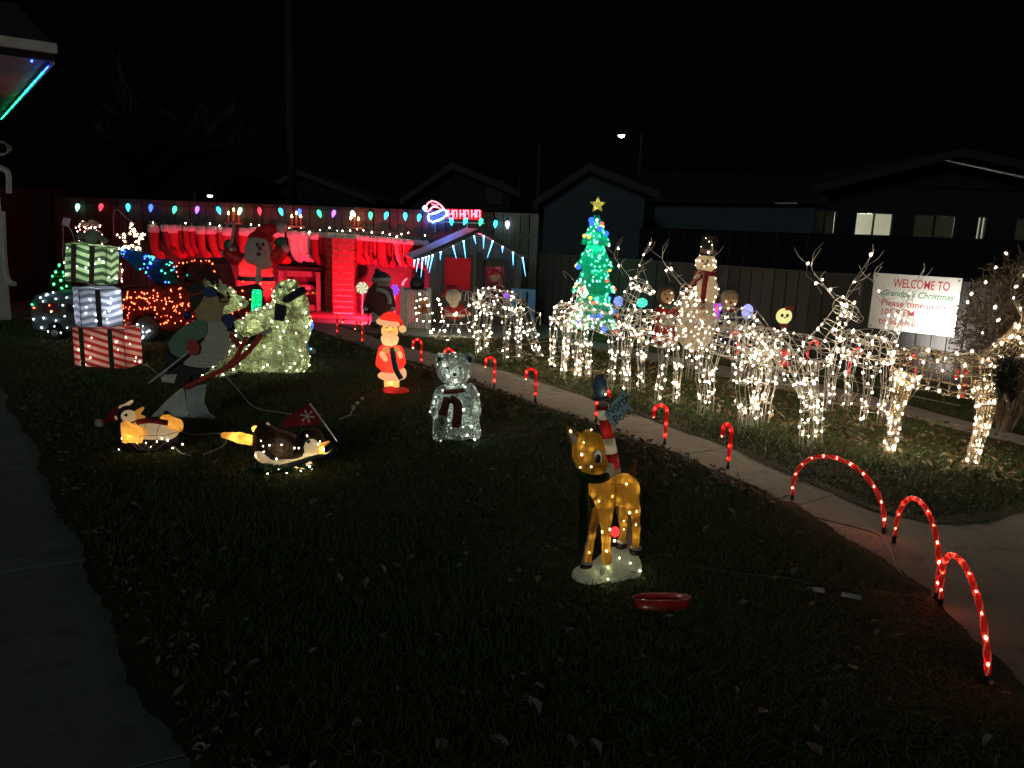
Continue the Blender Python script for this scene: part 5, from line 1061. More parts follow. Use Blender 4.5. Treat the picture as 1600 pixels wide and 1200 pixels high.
    if bow:
        mb = MB(); c = nk[1]+Vector((0, -.1, 0)); mb.sphere(c+Vector((0, 0, .045)), (.05, .03, .03), 8, 6).sphere(c-Vector((0, 0, .045)), (.05, .03, .03), 8, 6).sphere(c, .02, 8, 6); mb.build('bow', M('bow_red_satin', (.5, .03, .04), .4), root, smooth=True)
    if vine:
        mb = MB(); c = nk[0]+Vector((.09, -.1, -.04))
        for i in range(900):
            t = random.uniform(0, 6.283); q = c+Vector((random.gauss(0, .03), random.gauss(0, .035)+math.cos(t)*.09, math.sin(t)*.09+random.gauss(0, .03))); d_ = Vector((random.gauss(0, 1), random.gauss(0, 1), random.gauss(0, 1))).normalized()*.04; e_ = d_.orthogonal().normalized()*.006; mb.add([q-d_-e_, q-d_+e_, q+d_], [(0, 1, 2)])
        mb.build('wreath', M('wreath_dark', (.02, .03, .02), .8), root, kind='stuff')
        mb = MB(); mb.sphere(c+Vector((.03, -.08, -.12)), (.04, .05, .06), 10, 7).sphere(c+Vector((.02, -.1, -.04)), (.045, .04, .04), 10, 7); mb.build('wreath_bow', M('dark_wine_bow', (.05, .01, .015), .6), root, smooth=True)
    return root
deer('wire doe with lowered head beside the wire sleigh', (-.22, 9.95), R(-48), graze=True, antler=False, nb=105)
deer('wire deer facing the camera left of the green tree', (.62, 9.05), R(-78), 1.0, antler=False, nb=105)
deer('wire buck with raised antlers in front of the green tree', (.98, 8.6), R(-52), nb=115)
deer('wire buck with wide antlers standing before the snowman', (1.43, 7.85), R(-62), nb=120, turn=-.3)
deer('wire doe half hidden behind the grazing doe, right of the snowman', (2.35, 8.75), R(-45), graze=True, antler=False, nb=66)
deer('grazing wire doe with red bows at the neck, next to the tall buck', (2.08, 7.08), R(-42), graze=True, antler=False, nb=100, bow=True)
deer('tall wire buck with spread antlers left of the welcome banner', (2.3, 6.52), R(-50), 1.1, nb=125, turn=-.5)
deer('wire buck standing in front of the welcome banner', (3.3, 7.25), R(-80), 1.0, nb=95)
VINE = M('vine_brown', (.3, .24, .16), .7, .3, 30)
deer('woven vine buck with dark wreath at the right edge', (3.34, 5.88), R(-28), 1.06, nb=150, wr=.0038, mat=VINE, vine=True, br=.0135)
def sleigh():
    Y = 11.3; w = lambda x, y, e=0: W(x, y, Y+e); root = T('wire_sleigh', 'white wire sleigh with lights carrying the Santa doll', 'sleigh', Vector((w(712, 532).x, Y, .02))); dp = .42; pts = []
    for e in (0, dp):
        mb = MB(); run = spl([w(676, 516, e), w(672, 522, e), w(680, 528, e), w(698, 531, e), w(722, 534, e), w(748, 533, e), w(764, 526, e), w(767, 516, e)], 4); mb.tube(run, .006, 4); pts += run[::2]
        mb.build('runner', WIRE, root)
        mb = MB(); side = spl([w(685, 468, e), w(689, 480, e), w(691, 494, e), w(694, 505, e), w(710, 507, e), w(728, 506, e), w(741, 500, e), w(745, 488, e), w(747, 470, e), w(752, 462, e)], 3); mb.tube(side, .006, 4); pts += side[::2]
        top = spl([w(685, 468, e), w(692, 482, e), w(712, 490, e), w(734, 478, e), w(752, 462, e)], 3); mb.tube(top, .006, 4); pts += top[::3]
        for i in range(2, len(top)-2, 2): mb.tube([top[i], side[min(len(side)-1, i*2)]], .0045, 4)
        mb.build('side_panel', WIRE, root)
        mb = MB()
        for x0, x1 in ((694, 680), (700, 690), (708, 703), (712, 722), (720, 716), (728, 738), (736, 752), (742, 760)): mb.tube([w(x0, 506, e), w(x1, 529, e)], .005, 4); pts.append(w((x0+x1)/2, 517, e))
        mb.build('strut', WIRE, root)
    mb = MB()
    for x, y in ((685, 468), (691, 494), (700, 506), (715, 507), (730, 505), (745, 488), (752, 462), (690, 481), (698, 531), (730, 534), (672, 522)): mb.tube([w(x, y), w(x, y, dp)], .005, 4)
    mb.build('cross_wire', WIRE, root)
    mb = MB()
    for xs_ in ((722, 455), (729, 456), (740, 458)): mb.tube(spl([w(xs_[0]-3, 470, dp), w(xs_[0], xs_[1], dp), w(xs_[0]+9, xs_[1]+3, dp), w(xs_[0]+10, 480, dp)], 3), .005, 4)
    mb.build('back_hoop', WIRE, root)
    bulbs([random.choice(pts)+Vector((random.gauss(0, .012), random.gauss(-.01, .012), random.gauss(0, .012))) for _ in range(78)], 'bulb', WARM, root, .0125, True, 1.2)
    k = S(708, 480, Y); st_ = T('santa_doll', 'Santa doll with big white beard riding in the wire sleigh', 'doll', w(710, 505, .2)); RD = FUR('santa_doll_red', (.36, .025, .03)); WH = FUR('santa_doll_white', (.62, .57, .46)); e = .2
    solid('coat', [E_(w(711, 488, e), (16*k, 13*k, 13*k)), C_(w(700, 482, e), w(694, 494, e-.1), 5*k, 4*k), C_(w(722, 480, e), w(730, 490, e-.1), 5*k, 4*k)], .015, RD, st_, .03)
    solid('beard', [E_(w(708, 463, e-.08), (12*k, 8*k, 12*k)), E_(w(709, 474, e-.1), (7*k, 5*k, 7*k))], .014, WH, st_, .03); solid('head', [E_(w(708, 458, e-.02), (9*k, 9*k, 9*k))], .014, M('doll_skin', (.5, .3, .22), .7), st_)
    solid('cap', [E_(w(706, 451, e), (11*k, 11*k, 6*k)), C_(w(702, 452, e), w(692, 462, e), 6*k, 3*k)], .014, RD, st_, .03)
    mb = MB(); mb.tube(spl([w(698, 492, e-.14), w(711, 493, e-.18), w(726, 493, e-.14)], 3), 2.5*k, 7); mb.build('coat_trim', WH, st_, smooth=True); MB().sphere(w(732, 491, e-.1), 4*k, 8, 6).build('mitten', M('tan_mitten', (.5, .3, .16), .8), st_, smooth=True)
sleigh()
# loose cords on the deer lawn
def ground_cord(label, px, mat=CORDW, r=.0045, z=.02, cat='cord'):
    pts = spl([(lambda p: Vector((p.x, p.y, z+random.uniform(0, .03))))(G(x, y)) for x, y in px], 5); mb = MB(); mb.tube(pts, r, 4); o = mb.build('extension_cord', mat, loc=pts[0]); return tag(o, label, cat, 'cords lying on the lawn')
ground_cord('pale cord looping on the ground below the sleigh', [(740, 540), (762, 556), (790, 548), (822, 552), (808, 562), (775, 551), (800, 545), (856, 538)])
ground_cord('pale cord trailing between the sleigh doe and the next deer', [(805, 553), (835, 560), (872, 563), (900, 570), (934, 585), (960, 575), (985, 592)])
ground_cord('cord lying under the grazing doe with red bows', [(1155, 660), (1160, 640), (1200, 632), (1214, 648), (1225, 655)])
ground_cord('pale cord stretched behind the rear path canes', [(1130, 562), (1165, 572), (1258, 590), (1320, 598), (1410, 620), (1500, 640)])
ground_cord('white cord crossing the lawn from the polar bear to the fallen penguin', [(352, 593), (372, 612), (398, 640), (440, 649), (470, 655), (505, 652)])
ground_cord('white cord running between the two penguins', [(262, 675), (300, 683), (345, 686), (352, 702), (318, 716)])
ground_cord('short cord hanging from the penguin in the cap', [(262, 686), (268, 700), (282, 712), (298, 720)])
ground_cord('pale cord on the lawn from the red gift box', [(210, 572), (232, 577), (248, 590), (262, 596)])
ground_cord('thin brown cord linking the three red arches', [(1245, 800), (1270, 815), (1330, 832), (1372, 842), (1392, 870), (1402, 900), (1430, 928), (1455, 940), (1440, 948), (1410, 938), (1350, 934)], M('brown_cord', (.12, .08, .06), .6), .004)
ground_cord('dim cord lying from the fawn towards the arches', [(1000, 880), (1040, 878), (1075, 890), (1150, 905), (1230, 915), (1275, 922)], M('dim_cord', (.1, .1, .09), .6), .0035)
ground_cord('pale cord joining the candy canes along the near path', [(527, 528), (545, 536), (566, 543), (610, 562), (662, 580), (700, 592), (772, 612), (836, 634), (870, 648), (935, 672)], CORDW, .003)
cn = T('cord_connector', 'clear plastic cord connector lying near the arches', 'connector', G(1310, 927)); mb = MB(); a, b = G(1270, 920, .03), G(1345, 934, .03); mb.tube([a, a.lerp(b, .25)], .012, 6).tube([a.lerp(b, .6), b], .012, 6); mb.build('sleeve', M('clear_plastic', (.5, .5, .5), .15), cn); mb = MB(); mb.tube([a.lerp(b, .25), a.lerp(b, .6)], .011, 6); mb.build('plug', M('dark_red_plug', (.1, .03, .03), .4), cn)
cn = T('cord_connector', 'pale plug and socket joint lying on the lawn right of the red flag', 'connector', G(553, 635)); mb = MB(); pts = [G(x, y, .03) for x, y in ((530, 655), (548, 648), (552, 637), (558, 630), (566, 623))]; mb.tube(pts[:3], .006, 5); mb.build('cord', CORDW, cn); mb = MB(); mb.sphere(pts[2], .022, 8, 6).sphere(pts[3], .02, 8, 6).sphere(pts[4], .018, 8, 6); mb.build('plug', M('pale_plug', (.5, .5, .46), .4), cn)
# ---- welcome banner on the low fence, its lamp, the shrub
def banner():
    fa = math.atan2(FD.y, FD.x); nrm = Vector((FD.y, -FD.x))                      # towards the lawn
    def hit(px, py):
        d = ray(px, py); o2 = Vector((f0.x, f0.y))+nrm*.045; t = ((o2-CAM.xy).dot(nrm))/d.xy.dot(nrm); return CAM+d*t
    c = [hit(1367, 427), hit(1503, 434), hit(1492, 524), hit(1356, 514)]; ctr = sum(c, Vector())/4
    wdt = ((c[1]-c[0]).length+(c[2]-c[3]).length)/2; hgt = ((c[3]-c[0]).length+(c[2]-c[1]).length)/2
    root = T('welcome_banner', 'white welcome banner with red and green lettering on the low fence', 'banner', ctr, rz=fa); VN = M('banner_vinyl', (.8, .82, .8), .5, .04, 3, .12, 4)
    MB().box((0, 0, 0), (wdt, .008, hgt)).build('sheet', VN, root)
    RT = M('print_red', (.55, .02, .05), .5, .05); GT = M('print_green', (.03, .22, .14), .5, .05); rx = (R(90), 0, 0); y = -.006
    text('lettering', 'WELCOME TO', hgt*.22, RT, root, (.06*wdt, y, hgt*.27), rx, 0, .0008, wdt*.62/(hgt*.22*6.3), .0008, 'CENTER'); text('lettering', "Grandpa's Christmas", hgt*.15, GT, root, (.02*wdt, y, hgt*.11), rx, .35, .0008, .92, .0005, 'CENTER')
    for s_, zz in (('Please tune in to', -.07), ('105.9 FM', -.235), ('to listen in', -.4)): text('lettering', s_, hgt*.165, RT, root, (-.38*wdt, y, hgt*zz), rx, 0, .0008, .95, .0004)
    for sx_ in (-1, 1):
        for sz_ in (-1, 1): mb = MB(); mb.lathe([(.012, 0), (.012, .006)], (sx_*(wdt/2-.03), -.004, sz_*(hgt/2-.03)), 10, rot=Matrix.Rotation(R(90), 3, 'X')); mb.build('grommet', HOOK, root)
    q = hit(1478, 545); q = Vector((q.x, q.y, 0))+Vector((nrm.x, nrm.y, 0))*.5; lp = T('flood_lamp', 'small white flood lamp at the foot of the welcome banner', 'flood lamp', q)
    mb = MB(); mb.tube([q, q+Vector((0, 0, .38))], .012, 6).box(q+Vector((0, 0, .42)), (.12, .06, .09), Matrix.Rotation(fa, 3, 'Z')); mb.build('housing', BLACK, lp); mb = MB(); lc = q+Vector((0, 0, .42))-Vector((nrm.x, nrm.y, 0))*.034; mb.box(lc, (.1, .006, .07), Matrix.Rotation(fa, 3, 'Z')); mb.build('lens', EM('flood_white', (1, .95, .85), 10), lp)
    l = bpy.data.lights.new('banner_flood', 'SPOT'); l.energy = 75; l.color = (1, .93, .82); l.spot_size = R(130); l.spot_blend = .8; l.shadow_soft_size = .04; lo = bpy.data.objects.new('banner_flood_light', l); COL.objects.link(lo); lo.parent = lp; lo.location = lc-Vector((nrm.x, nrm.y, 0))*.02-q
    lo.rotation_euler = (Vector((nrm.x, nrm.y, 0))-Vector((0, 0, .35))).to_track_quat('Z', 'Y').to_euler()
banner()
def shrub():
    Y = 6.9; b = Vector((W(1578, 600, Y).x+.02, Y, 0)); root = T('bare_shrub', 'dense twiggy brown shrub beside the welcome banner', 'shrub', b); TW = M('twig_brown', (.15, .11, .08), .9, .3, 20); rad = .62
    mb = MB(); tw = MB(); lf = MB(); ends = []
    for i in range(18):
        t = random.uniform(0, 6.28); q = [b+Vector((math.cos(t)*.05, math.sin(t)*.05, 0))]; sp = random.uniform(.1, .44); h_ = random.uniform(.9, 1.45)
        for s_ in range(1, 6): q.append(b+Vector((math.cos(t)*sp*(s_/5)**.7+random.gauss(0, .02), math.sin(t)*sp*(s_/5)**.7+random.gauss(0, .02), h_*s_/5)))
        mb.tube(q, [.014-.002*s_ for s_ in range(6)], 5)
    for i in range(4200):                                       # twigs fill a rounded mass
        d_ = Vector((random.gauss(0, 1), random.gauss(0, 1), random.gauss(0, 1))).normalized()*random.random()**.45; p = b+Vector((d_.x*.5, d_.y*.5, .86+d_.z*.76))
        if p.z < .12: continue
        o_ = (Vector((d_.x, d_.y, d_.z*.6+.5))+Vector((random.gauss(0, .7), random.gauss(0, .7), random.gauss(0, .6)))).normalized(); L = random.uniform(.06, .17); m_ = p+o_*L*.5+Vector((random.gauss(0, .015),)*3); e = p+o_*L
        tw.tube([p, m_, e], [.0035, .003, .0018], 3)
        for _ in range(2):
            q = m_.lerp(e, random.random()); a_ = Vector((random.gauss(0, 1), random.gauss(0, 1), random.gauss(0, 1))).normalized()*random.uniform(.012, .028); c = a_.orthogonal().normalized()*.009; lf.add([q, q+a_*.5+c, q+a_, q+a_*.5-c], [(0, 1, 2, 3)])
    mb.build('stem', TW, root); tw.build('twigs', TW, root, kind='stuff'); lf.build('leaves', M('shrub_leaf', (.1, .085, .06), .8, .3, 30), root, kind='stuff')
    bulbs([W(x, y, Y-.4) for x, y in ((1572, 396), (1556, 418), (1540, 441), (1518, 459), (1555, 480), (1512, 472), (1560, 500), (1535, 520))], 'bulb', WARM, root, .013, True, 1.2)
shrub()

# ================================================================== LEFT GROUP
def gift(label, front, Y, dep, mat, rib, rz_, base_z, w_, h_, d_, ribx=(.2, .72), tilt=0.0, bow=False, bulbm=COOL, nb=14, bulb_in=10):
    c = Vector((front[0], Y, base_z)); root = T('gift_box', label, 'gift box', c, 'light-up gift boxes', rz=rz_)
    if tilt: root.rotation_euler = (0, tilt, rz_)
    b = MB(); n = 6                                                # softly bulging fabric walls
    def wall(o, u_, v_, nrm):
        vs_ = []; fs = []
        for i in range(n+1):
            for j in range(n+1):
                a_, c_ = i/n, j/n; p = Vector(o)+Vector(u_)*a_+Vector(v_)*c_+Vector(nrm)*(.022*math.sin(math.pi*a_)*math.sin(math.pi*c_)*random.uniform(.7, 1.2)); vs_.append(p)
        for i in range(n):
            for j in range(n): fs.append((i*(n+1)+j, (i+1)*(n+1)+j, (i+1)*(n+1)+j+1, i*(n+1)+j+1))
        b.add(vs_, fs)
    x, y, z = w_/2, d_/2, h_
    wall((-x, -y, 0), (w_, 0, 0), (0, 0, z), (0, -1, 0)); wall((x, -y, 0), (0, d_, 0), (0, 0, z), (1, 0, 0)); wall((x, y, 0), (-w_, 0, 0), (0, 0, z), (0, 1, 0)); wall((-x, y, 0), (0, -d_, 0), (0, 0, z), (-1, 0, 0)); wall((-x, -y, z), (w_, 0, 0), (0, d_, 0), (0, 0, 1)); wall((-x, y, 0), (w_, 0, 0), (0, -d_, 0), (0, 0, .1))
    b.build('wrap', mat, root, smooth=True)
    fr = MB(); e = .004
    for p, q in (((-x, -y, 0), (x, -y, 0)), ((-x, -y, z), (x, -y, z)), ((-x, y, z), (x, y, z)), ((-x, -y, 0), (-x, -y, z)), ((x, -y, 0), (x, -y, z)), ((x, y, 0), (x, y, z)), ((-x, -y, z), (-x, y, z)), ((x, -y, z), (x, y, z)), ((x, -y, 0), (x, y, 0))): fr.tube([p, q], e, 4)
    fr.build('wire_frame', BLACK, root)
    for q in ribx:
        xx = -x+q*w_; mb = MB(); mb.box((xx, -y-.026, z/2), (.05, .006, z)).box((xx, 0, z+.026), (.05, d_+.05, .006)); mb.build('ribbon', rib, root)
    pts = [Vector((random.uniform(-x, x), -y-.018, random.uniform(.03, z-.02))) for _ in range(nb)]+[Vector((x+.012, random.uniform(-y, y), random.uniform(.03, z))) for _ in range(nb//2)]
    bulbs(pts, 'bulb', bulbm, root, .0095, True, 1); bulbs([Vector((random.uniform(-x, x)*.7, random.uniform(-y, y)*.7, random.uniform(.1, .9)*z)) for _ in range(bulb_in)], 'inner_bulb', bulbm, root, .0125, True, 1)
    if bow:
        BM = M('bow_grey_satin', (.2, .22, .2), .35, .2); mb = MB()
        for sx_, L, zz in ((-1, .13, .05), (1, .13, .05), (-.5, .1, .11), (.6, .1, .1), (.05, .08, .13)):
            mb.tube(spl([(0, -.02, z+.04), (sx_*L*.6, -.05, z+.04+zz), (sx_*L*1.1, -.03, z+.03+zz*.6), (sx_*L*.7, 0, z+.03), (0, 0, z+.03)], 4), .035, 6, flat=.25)
        mb.build('bow', BM, root, smooth=True)
    return root
k8 = S(165, 560, 8.2); RIBG = M('ribbon_dark_green', (.03, .06, .035), .5); RIBB = M('ribbon_brown_mesh', (.1, .045, .025), .5, .3, 60); RIBK = M('ribbon_charcoal', (.05, .05, .06), .5)
zr = 62*k8
gift('red and white striped lit gift box at the bottom of the stack', (W(165, 560, 8.35).x, 0), 8.42, 0, chevron('wrap_red_stripe', (.75, .62, .55), (.42, .04, .05), 0.0, 26, 0, slant=7), RIBG, R(-4), .02, 84*k8, zr, .34, (.2, .76), bulbm=EM('gift_red_bulb', (1, .6, .45), 50), nb=10)
gift('white and grey zigzag lit gift box in the middle of the stack', (W(150, 500, 8.4).x, 0), 8.46, 0, chevron('wrap_white_zigzag', (.72, .74, .8), (.25, .26, .33), 6.5, 26, 1.0), RIBK, R(38), zr+.035, .41, .40, .4, (.42,), bulbm=EM('gift_white_bulb', (.82, .9, 1), 60), nb=16)
gift('green and white zigzag lit gift box with grey bow on top of the stack', (W(139, 440, 8.4).x, 0), 8.46, 0, chevron('wrap_green_zigzag', (.62, .72, .52), (.06, .13, .07), 6.5, 24, 1.0), RIBB, R(6), zr+.50, .42, .40, .34, (.24, .68), tilt=R(5), bow=True, bulbm=EM('gift_green_bulb', (.85, 1, .7), 50), nb=10)
def wire_lit(name, label, cat, segs, Y, wmat, bmat, n, r=.011, fill=None, jit=.01, dep=.0, parts='frame', group=None):
    """outline ornament of bent wire with bulbs, in two layers dep apart"""
    p0_ = W(*segs[0][0], Y); root = T(name, label, cat, p0_, group); mb = MB(); pts = []
    for e in ((0,) if not dep else (0, dep)):
        for s_ in segs:
            P_ = [W(x, y, Y+e) for x, y in s_]; mb.tube(P_, .0045, 4)
            for a, b in zip(P_[:-1], P_[1:]): pts += [a.lerp(b, random.random()) for _ in range(max(1, int((b-a).length/.025)))]
    if dep:
        for s_ in segs:
            for x, y in s_[::2]: mb.tube([W(x, y, Y), W(x, y, Y+dep)], .004, 4)
    mb.build(parts, wmat, root); random.shuffle(pts); bulbs([q+Vector((random.gauss(0, jit), random.gauss(-.005, .006), random.gauss(0, jit))) for q in pts[:n]], 'bulb', bmat, root, r, True, 1.1)
    if fill:
        mb = MB(); mb.plate([W(x, y, Y+.02+dep*.5) for x, y in fill[0]], (0, .015, 0)); mb.build('mesh_panel', fill[1], root)
    return root
def starpts(cx, cy, r, q=.45, rot=0): return [(cx+(r if i % 2 == 0 else r*q)*math.sin(i*math.pi/5+rot), cy-(r if i % 2 == 0 else r*q)*math.cos(i*math.pi/5+rot)) for i in range(11)]
POSTM = M('dark_post', (.03, .03, .03), .7)
def stand(root_label, Y, x, y, cat='post'):
    p = W(x, y, Y); o = MB().tube([Vector((p.x, Y+.06, 0)), Vector((p.x, Y+.06, p.z))], .012, 6).build('wire_stake', POSTM, loc=Vector((p.x, Y+.06, 0))); return o
YT = 10.4
s1 = wire_lit('lit_star', 'white and gold lit wire star above the red truck', 'star', [starpts(206, 374, 24), starpts(206, 374, 17)], 11.0, M('gold_wire', (.4, .25, .1), .4), EM('star_bulb', (1, .72, .42), 45), 74, .0125)
mb = MB(); p = W(206, 380, 11); mb.tube([(p.x, 11.03, .0), (p.x, 11.03, p.z)], .01, 5); mb.build('stake', POSTM, s1)
REDMESH = tinsel('red_mesh', (.45, .03, .03), (.1, .005, .006), .5)
g1 = wire_lit('lit_gift_frame', 'red lit wire gift with pale bow above the green gift box', 'light ornament', [[(122, 360), (158, 362), (160, 402), (124, 402), (122, 360)], [(140, 361), (141, 402)], [(122, 380), (160, 382)], [(140, 360), (130, 346), (124, 352), (140, 360), (152, 344), (160, 352), (140, 360)], [(108, 349), (116, 353), (124, 356)]], 9.6, M('red_wire', (.3, .03, .03), .5), EM('gift_frame_bulb', (1, .62, .5), 45), 66, .0105, fill=([(123, 362), (158, 363), (159, 401), (125, 401)], REDMESH))
mb = MB(); p = W(141, 402, 9.6); mb.tube([(p.x, 9.62, 0), (p.x, 9.62, p.z)], .01, 5); mb.build('stake', POSTM, g1)
mb = MB(); mb.sphere(W(146, 349, 9.58), (.07, .04, .04), 10, 7, rot=Matrix.Rotation(.3, 3, 'Y')).sphere(W(132, 350, 9.58), (.05, .035, .035), 10, 7); mb.build('bow', M('cream_bow', (.6, .5, .4), .6, trans=.3), g1, smooth=True)
pc = T('hanging_card', 'pale card hanging left of the red lit wire gift', 'card', W(100, 348, 9.7)); mb = MB(); mb.plate([W(99, 339, 9.7), W(110, 342, 9.7), W(107, 354, 9.7), W(96, 352, 9.7)], (0, .012, 0)); mb.build('sheet', M('card_white', (.5, .45, .6), .7), pc); mb = MB(); mb.tube(spl([W(107, 354, 9.7), W(112, 362, 9.7), W(116, 375, 9.7), W(116, 392, 9.7)], 4), .004, 4).tube(spl([W(98, 352, 9.7), W(99, 370, 9.7), W(98, 400, 9.7), W(102, 425, 9.7)], 4), .003, 4); mb.build('string', CORDW, pc)
g2 = wire_lit('lit_gift_frame', 'small red lit wire gift beside the green gift box', 'light ornament', [[(171, 414), (190, 412), (190, 438), (172, 441), (171, 414)], [(180, 413), (181, 440)], [(171, 427), (190, 425)]], 9.7, M('red_wire', (.3, .03, .03), .5), EM('gift_frame_bulb', (1, .62, .5), 45), 22, .011, dep=.12, fill=([(172, 415), (189, 413), (189, 437), (173, 440)], M('pink_mesh', (.5, .15, .12), .6, trans=.4)))
mb = MB(); p = W(181, 440, 9.7); mb.tube([(p.x, 9.72, 0), (p.x, 9.72, p.z)], .01, 5); mb.build('stake', POSTM, g2)
g3 = wire_lit('lit_bell', 'small teal lit ornament above the small red gift', 'light ornament', [[(166, 394), (177, 392), (178, 410), (168, 411), (166, 394)]], 9.8, M('teal_wire', (.05, .3, .25), .5), EM('teal_ornament_bulb', (.45, 1, .8), 16), 9, .017, fill=([(167, 395), (176, 393), (177, 409), (169, 410)], M('teal_mesh', (.1, .5, .4), .6, trans=.4)))
mb = MB(); p = W(172, 410, 9.8); mb.tube([(p.x, 9.83, 0), (p.x, 9.83, p.z)], .01, 5); mb.build('stake', POSTM, g3)
# ---- red tinsel truck with a tree on its bed
def truck():
    Y = 10.2; D = .5; w = lambda x, y, e=0: W(x, y, Y+e); root = T('tinsel_truck', 'red lit tinsel pickup truck behind the gift boxes', 'truck', Vector((w(280, 525).x, Y, .02))); RT = tinsel('red_tinsel', (.4, .025, .02), (.06, .004, .004), .55, 60); dv = (0, D, 0)
    def pl(nm, px, m=RT, e=0, dd=D, par=root): mb = MB(); mb.plate([w(x, y, e) for x, y in px], (0, dd, 0)); return mb.build(nm, m, par)
    pl('bed', [(188, 454), (296, 446), (300, 514), (252, 518), (250, 500), (240, 490), (226, 488), (212, 496), (206, 510), (190, 512)])
    pl('bed_rail', [(186, 449), (300, 441), (300, 447), (186, 455)], e=-.01, dd=D+.02)
    pl('cab_lower', [(298, 446), (346, 442), (350, 514), (302, 516)])
    for px in ([(274, 420), (282, 408), (290, 410), (284, 424), (292, 446), (285, 450)], [(284, 406), (330, 404), (334, 412), (286, 412)], [(328, 406), (338, 414), (347, 444), (337, 446), (329, 414)]): pl('cab_pillar', px)
    pl('window_panel', [(286, 414), (328, 412), (336, 444), (290, 447)], tinsel('window_tinsel', (.4, .2, .2), (.12, .03, .035), .5, 90), e=.08, dd=.02)
    pl('hood', [(350, 452), (382, 447), (392, 456), (392, 470), (350, 474)]); pl('fender', [(346, 472), (394, 468), (398, 484), (396, 512), (384, 512), (380, 494), (366, 488), (352, 496), (348, 512)])
    pl('bumper', [(394, 498), (402, 498), (402, 508), (394, 510)], M('chrome_tinsel', (.5, .5, .5), .3, metal=.5), e=-.02, dd=D+.04)
    SV = tinsel('silver_tinsel', (.5, .5, .48), (.1, .1, .1), .45, 60)
    for x, y in ((229, 507), (366, 508)):
        for e in (-.03, D-.08):
            c = w(x, y, e); r = 20*S(x, y, Y); c.z = r+.01; mb = MB(); mb.lathe([(r, 0), (r, .11), (r*.9, .12)], c+Vector((0, .11, 0)), 18, rot=Matrix.Rotation(R(90), 3, 'X')); ty = mb.build('tyre', BLACK, root)
            mb = MB(); mb.sphere(c+Vector((0, -.01, 0)), (r*.9, .05, r*.9), 16, 9); hc = mb.build('hub', SV, ty, smooth=True)
            if e < 0: bulbs([c+Vector((q*r*math.cos(t), -.078, q*r*math.sin(t))) for q, t in [(random.uniform(.2, .85), random.uniform(0, 6.28)) for _ in range(11)]], 'wheel_bulb', COOL, ty, .013, True, 1)
    def rnd(x0, x1, y0, y1, n, e=-.012): return [w(random.uniform(x0, x1), random.uniform(y0, y1), e) for _ in range(n)]
    bulbs(rnd(190, 240, 452, 486, 50)+rnd(240, 298, 450, 512, 56)+rnd(300, 346, 448, 510, 36)+rnd(350, 392, 452, 490, 16)+[w(x, y, -.014) for x, y in ((276, 425), (276, 416), (280, 411), (286, 411), (292, 410), (300, 408), (304, 407), (314, 408), (322, 407), (327, 408), (332, 412), (278, 432), (283, 440), (288, 446), (335, 424))]+rnd(190, 205, 480, 510, 8), 'bulb', REDL, root, .0115, True, 1)
    bulbs([w(x, y, .25) for x, y in ((205, 475), (225, 470), (250, 480), (280, 490), (275, 465), (320, 470), (325, 500), (370, 470), (375, 485), (310, 425), (300, 438), (325, 436))], 'inner_bulb', EM('truck_inner', (1, .12, .06), 45), root, .016, True, 1)
    mb = MB()
    for _ in range(60):
        p = w(random.uniform(190, 346), random.uniform(452, 510), -.012); mb.tube([p, p+Vector((random.gauss(0, .06), -.005, random.gauss(0, .05))), p+Vector((random.gauss(0, .1), 0, random.gauss(0, .07)))], .003, 3)
    mb.build('tinsel_wire', M('red_wire', (.3, .03, .03), .5), root, kind='stuff')
    # the tree lying on the bed
    tr = T('tinsel_tree', 'blue and green lit tree lying across the red truck bed', 'light tree', w(290, 452, .25)); a, b = w(296, 446, .25), w(182, 388, .25); ax = (b-a).normalized(); L = (b-a).length; q = ax.to_track_quat('Z', 'Y').to_matrix(); GN = tinsel('green_tinsel', (.03, .12, .09), (.004, .02, .018), .45, 60)
    for z0, z1, r0 in ((.02, .42, .25), (.33, .72, .2), (.62, 1.0, .14)): mb = MB(); mb.lathe([(r0*.5, z0*L), (r0, z0*L+.02), (r0*.55, (z0*.45+z1*.55)*L), (.012, z1*L)], a, 14, rot=q); mb.build('branch_tier', GN, tr, smooth=True)
    mb = MB(); mb.tube([a-ax*.12, a+ax*.05], .03, 7); mb.build('trunk', bark, tr)
    def sp(n, lo_, hi_): 
        o = []
        for _ in range(n): z_ = random.uniform(lo_, hi_); t = random.uniform(0, 6.28); r = (.25*(1-z_)*.8+.03); o.append(a+q @ Vector((r*math.cos(t), r*math.sin(t), z_*L)))
        return o
    bulbs(sp(24, .05, .98), 'bulb', BLUB, tr, .014, True, 1); bulbs(sp(60, .4, .95), 'bulb', BLUB, tr, .014, True, 1); bulbs(sp(60, .02, .98), 'bulb', TEAL, tr, .013, True, 1); bulbs([a+q @ Vector((0, 0, z*L)) for z in (.15, .3)], 'inner_bulb', TEAL, tr, .02, True, 1); bulbs([a+q @ Vector((0, 0, z*L)) for z in (.5, .65, .75)], 'inner_bulb', BLUB, tr, .03, True, 1); bulbs(sp(8, .9, 1.05), 'tip_bulb', COOL, tr, .014, True, 1)
truck()
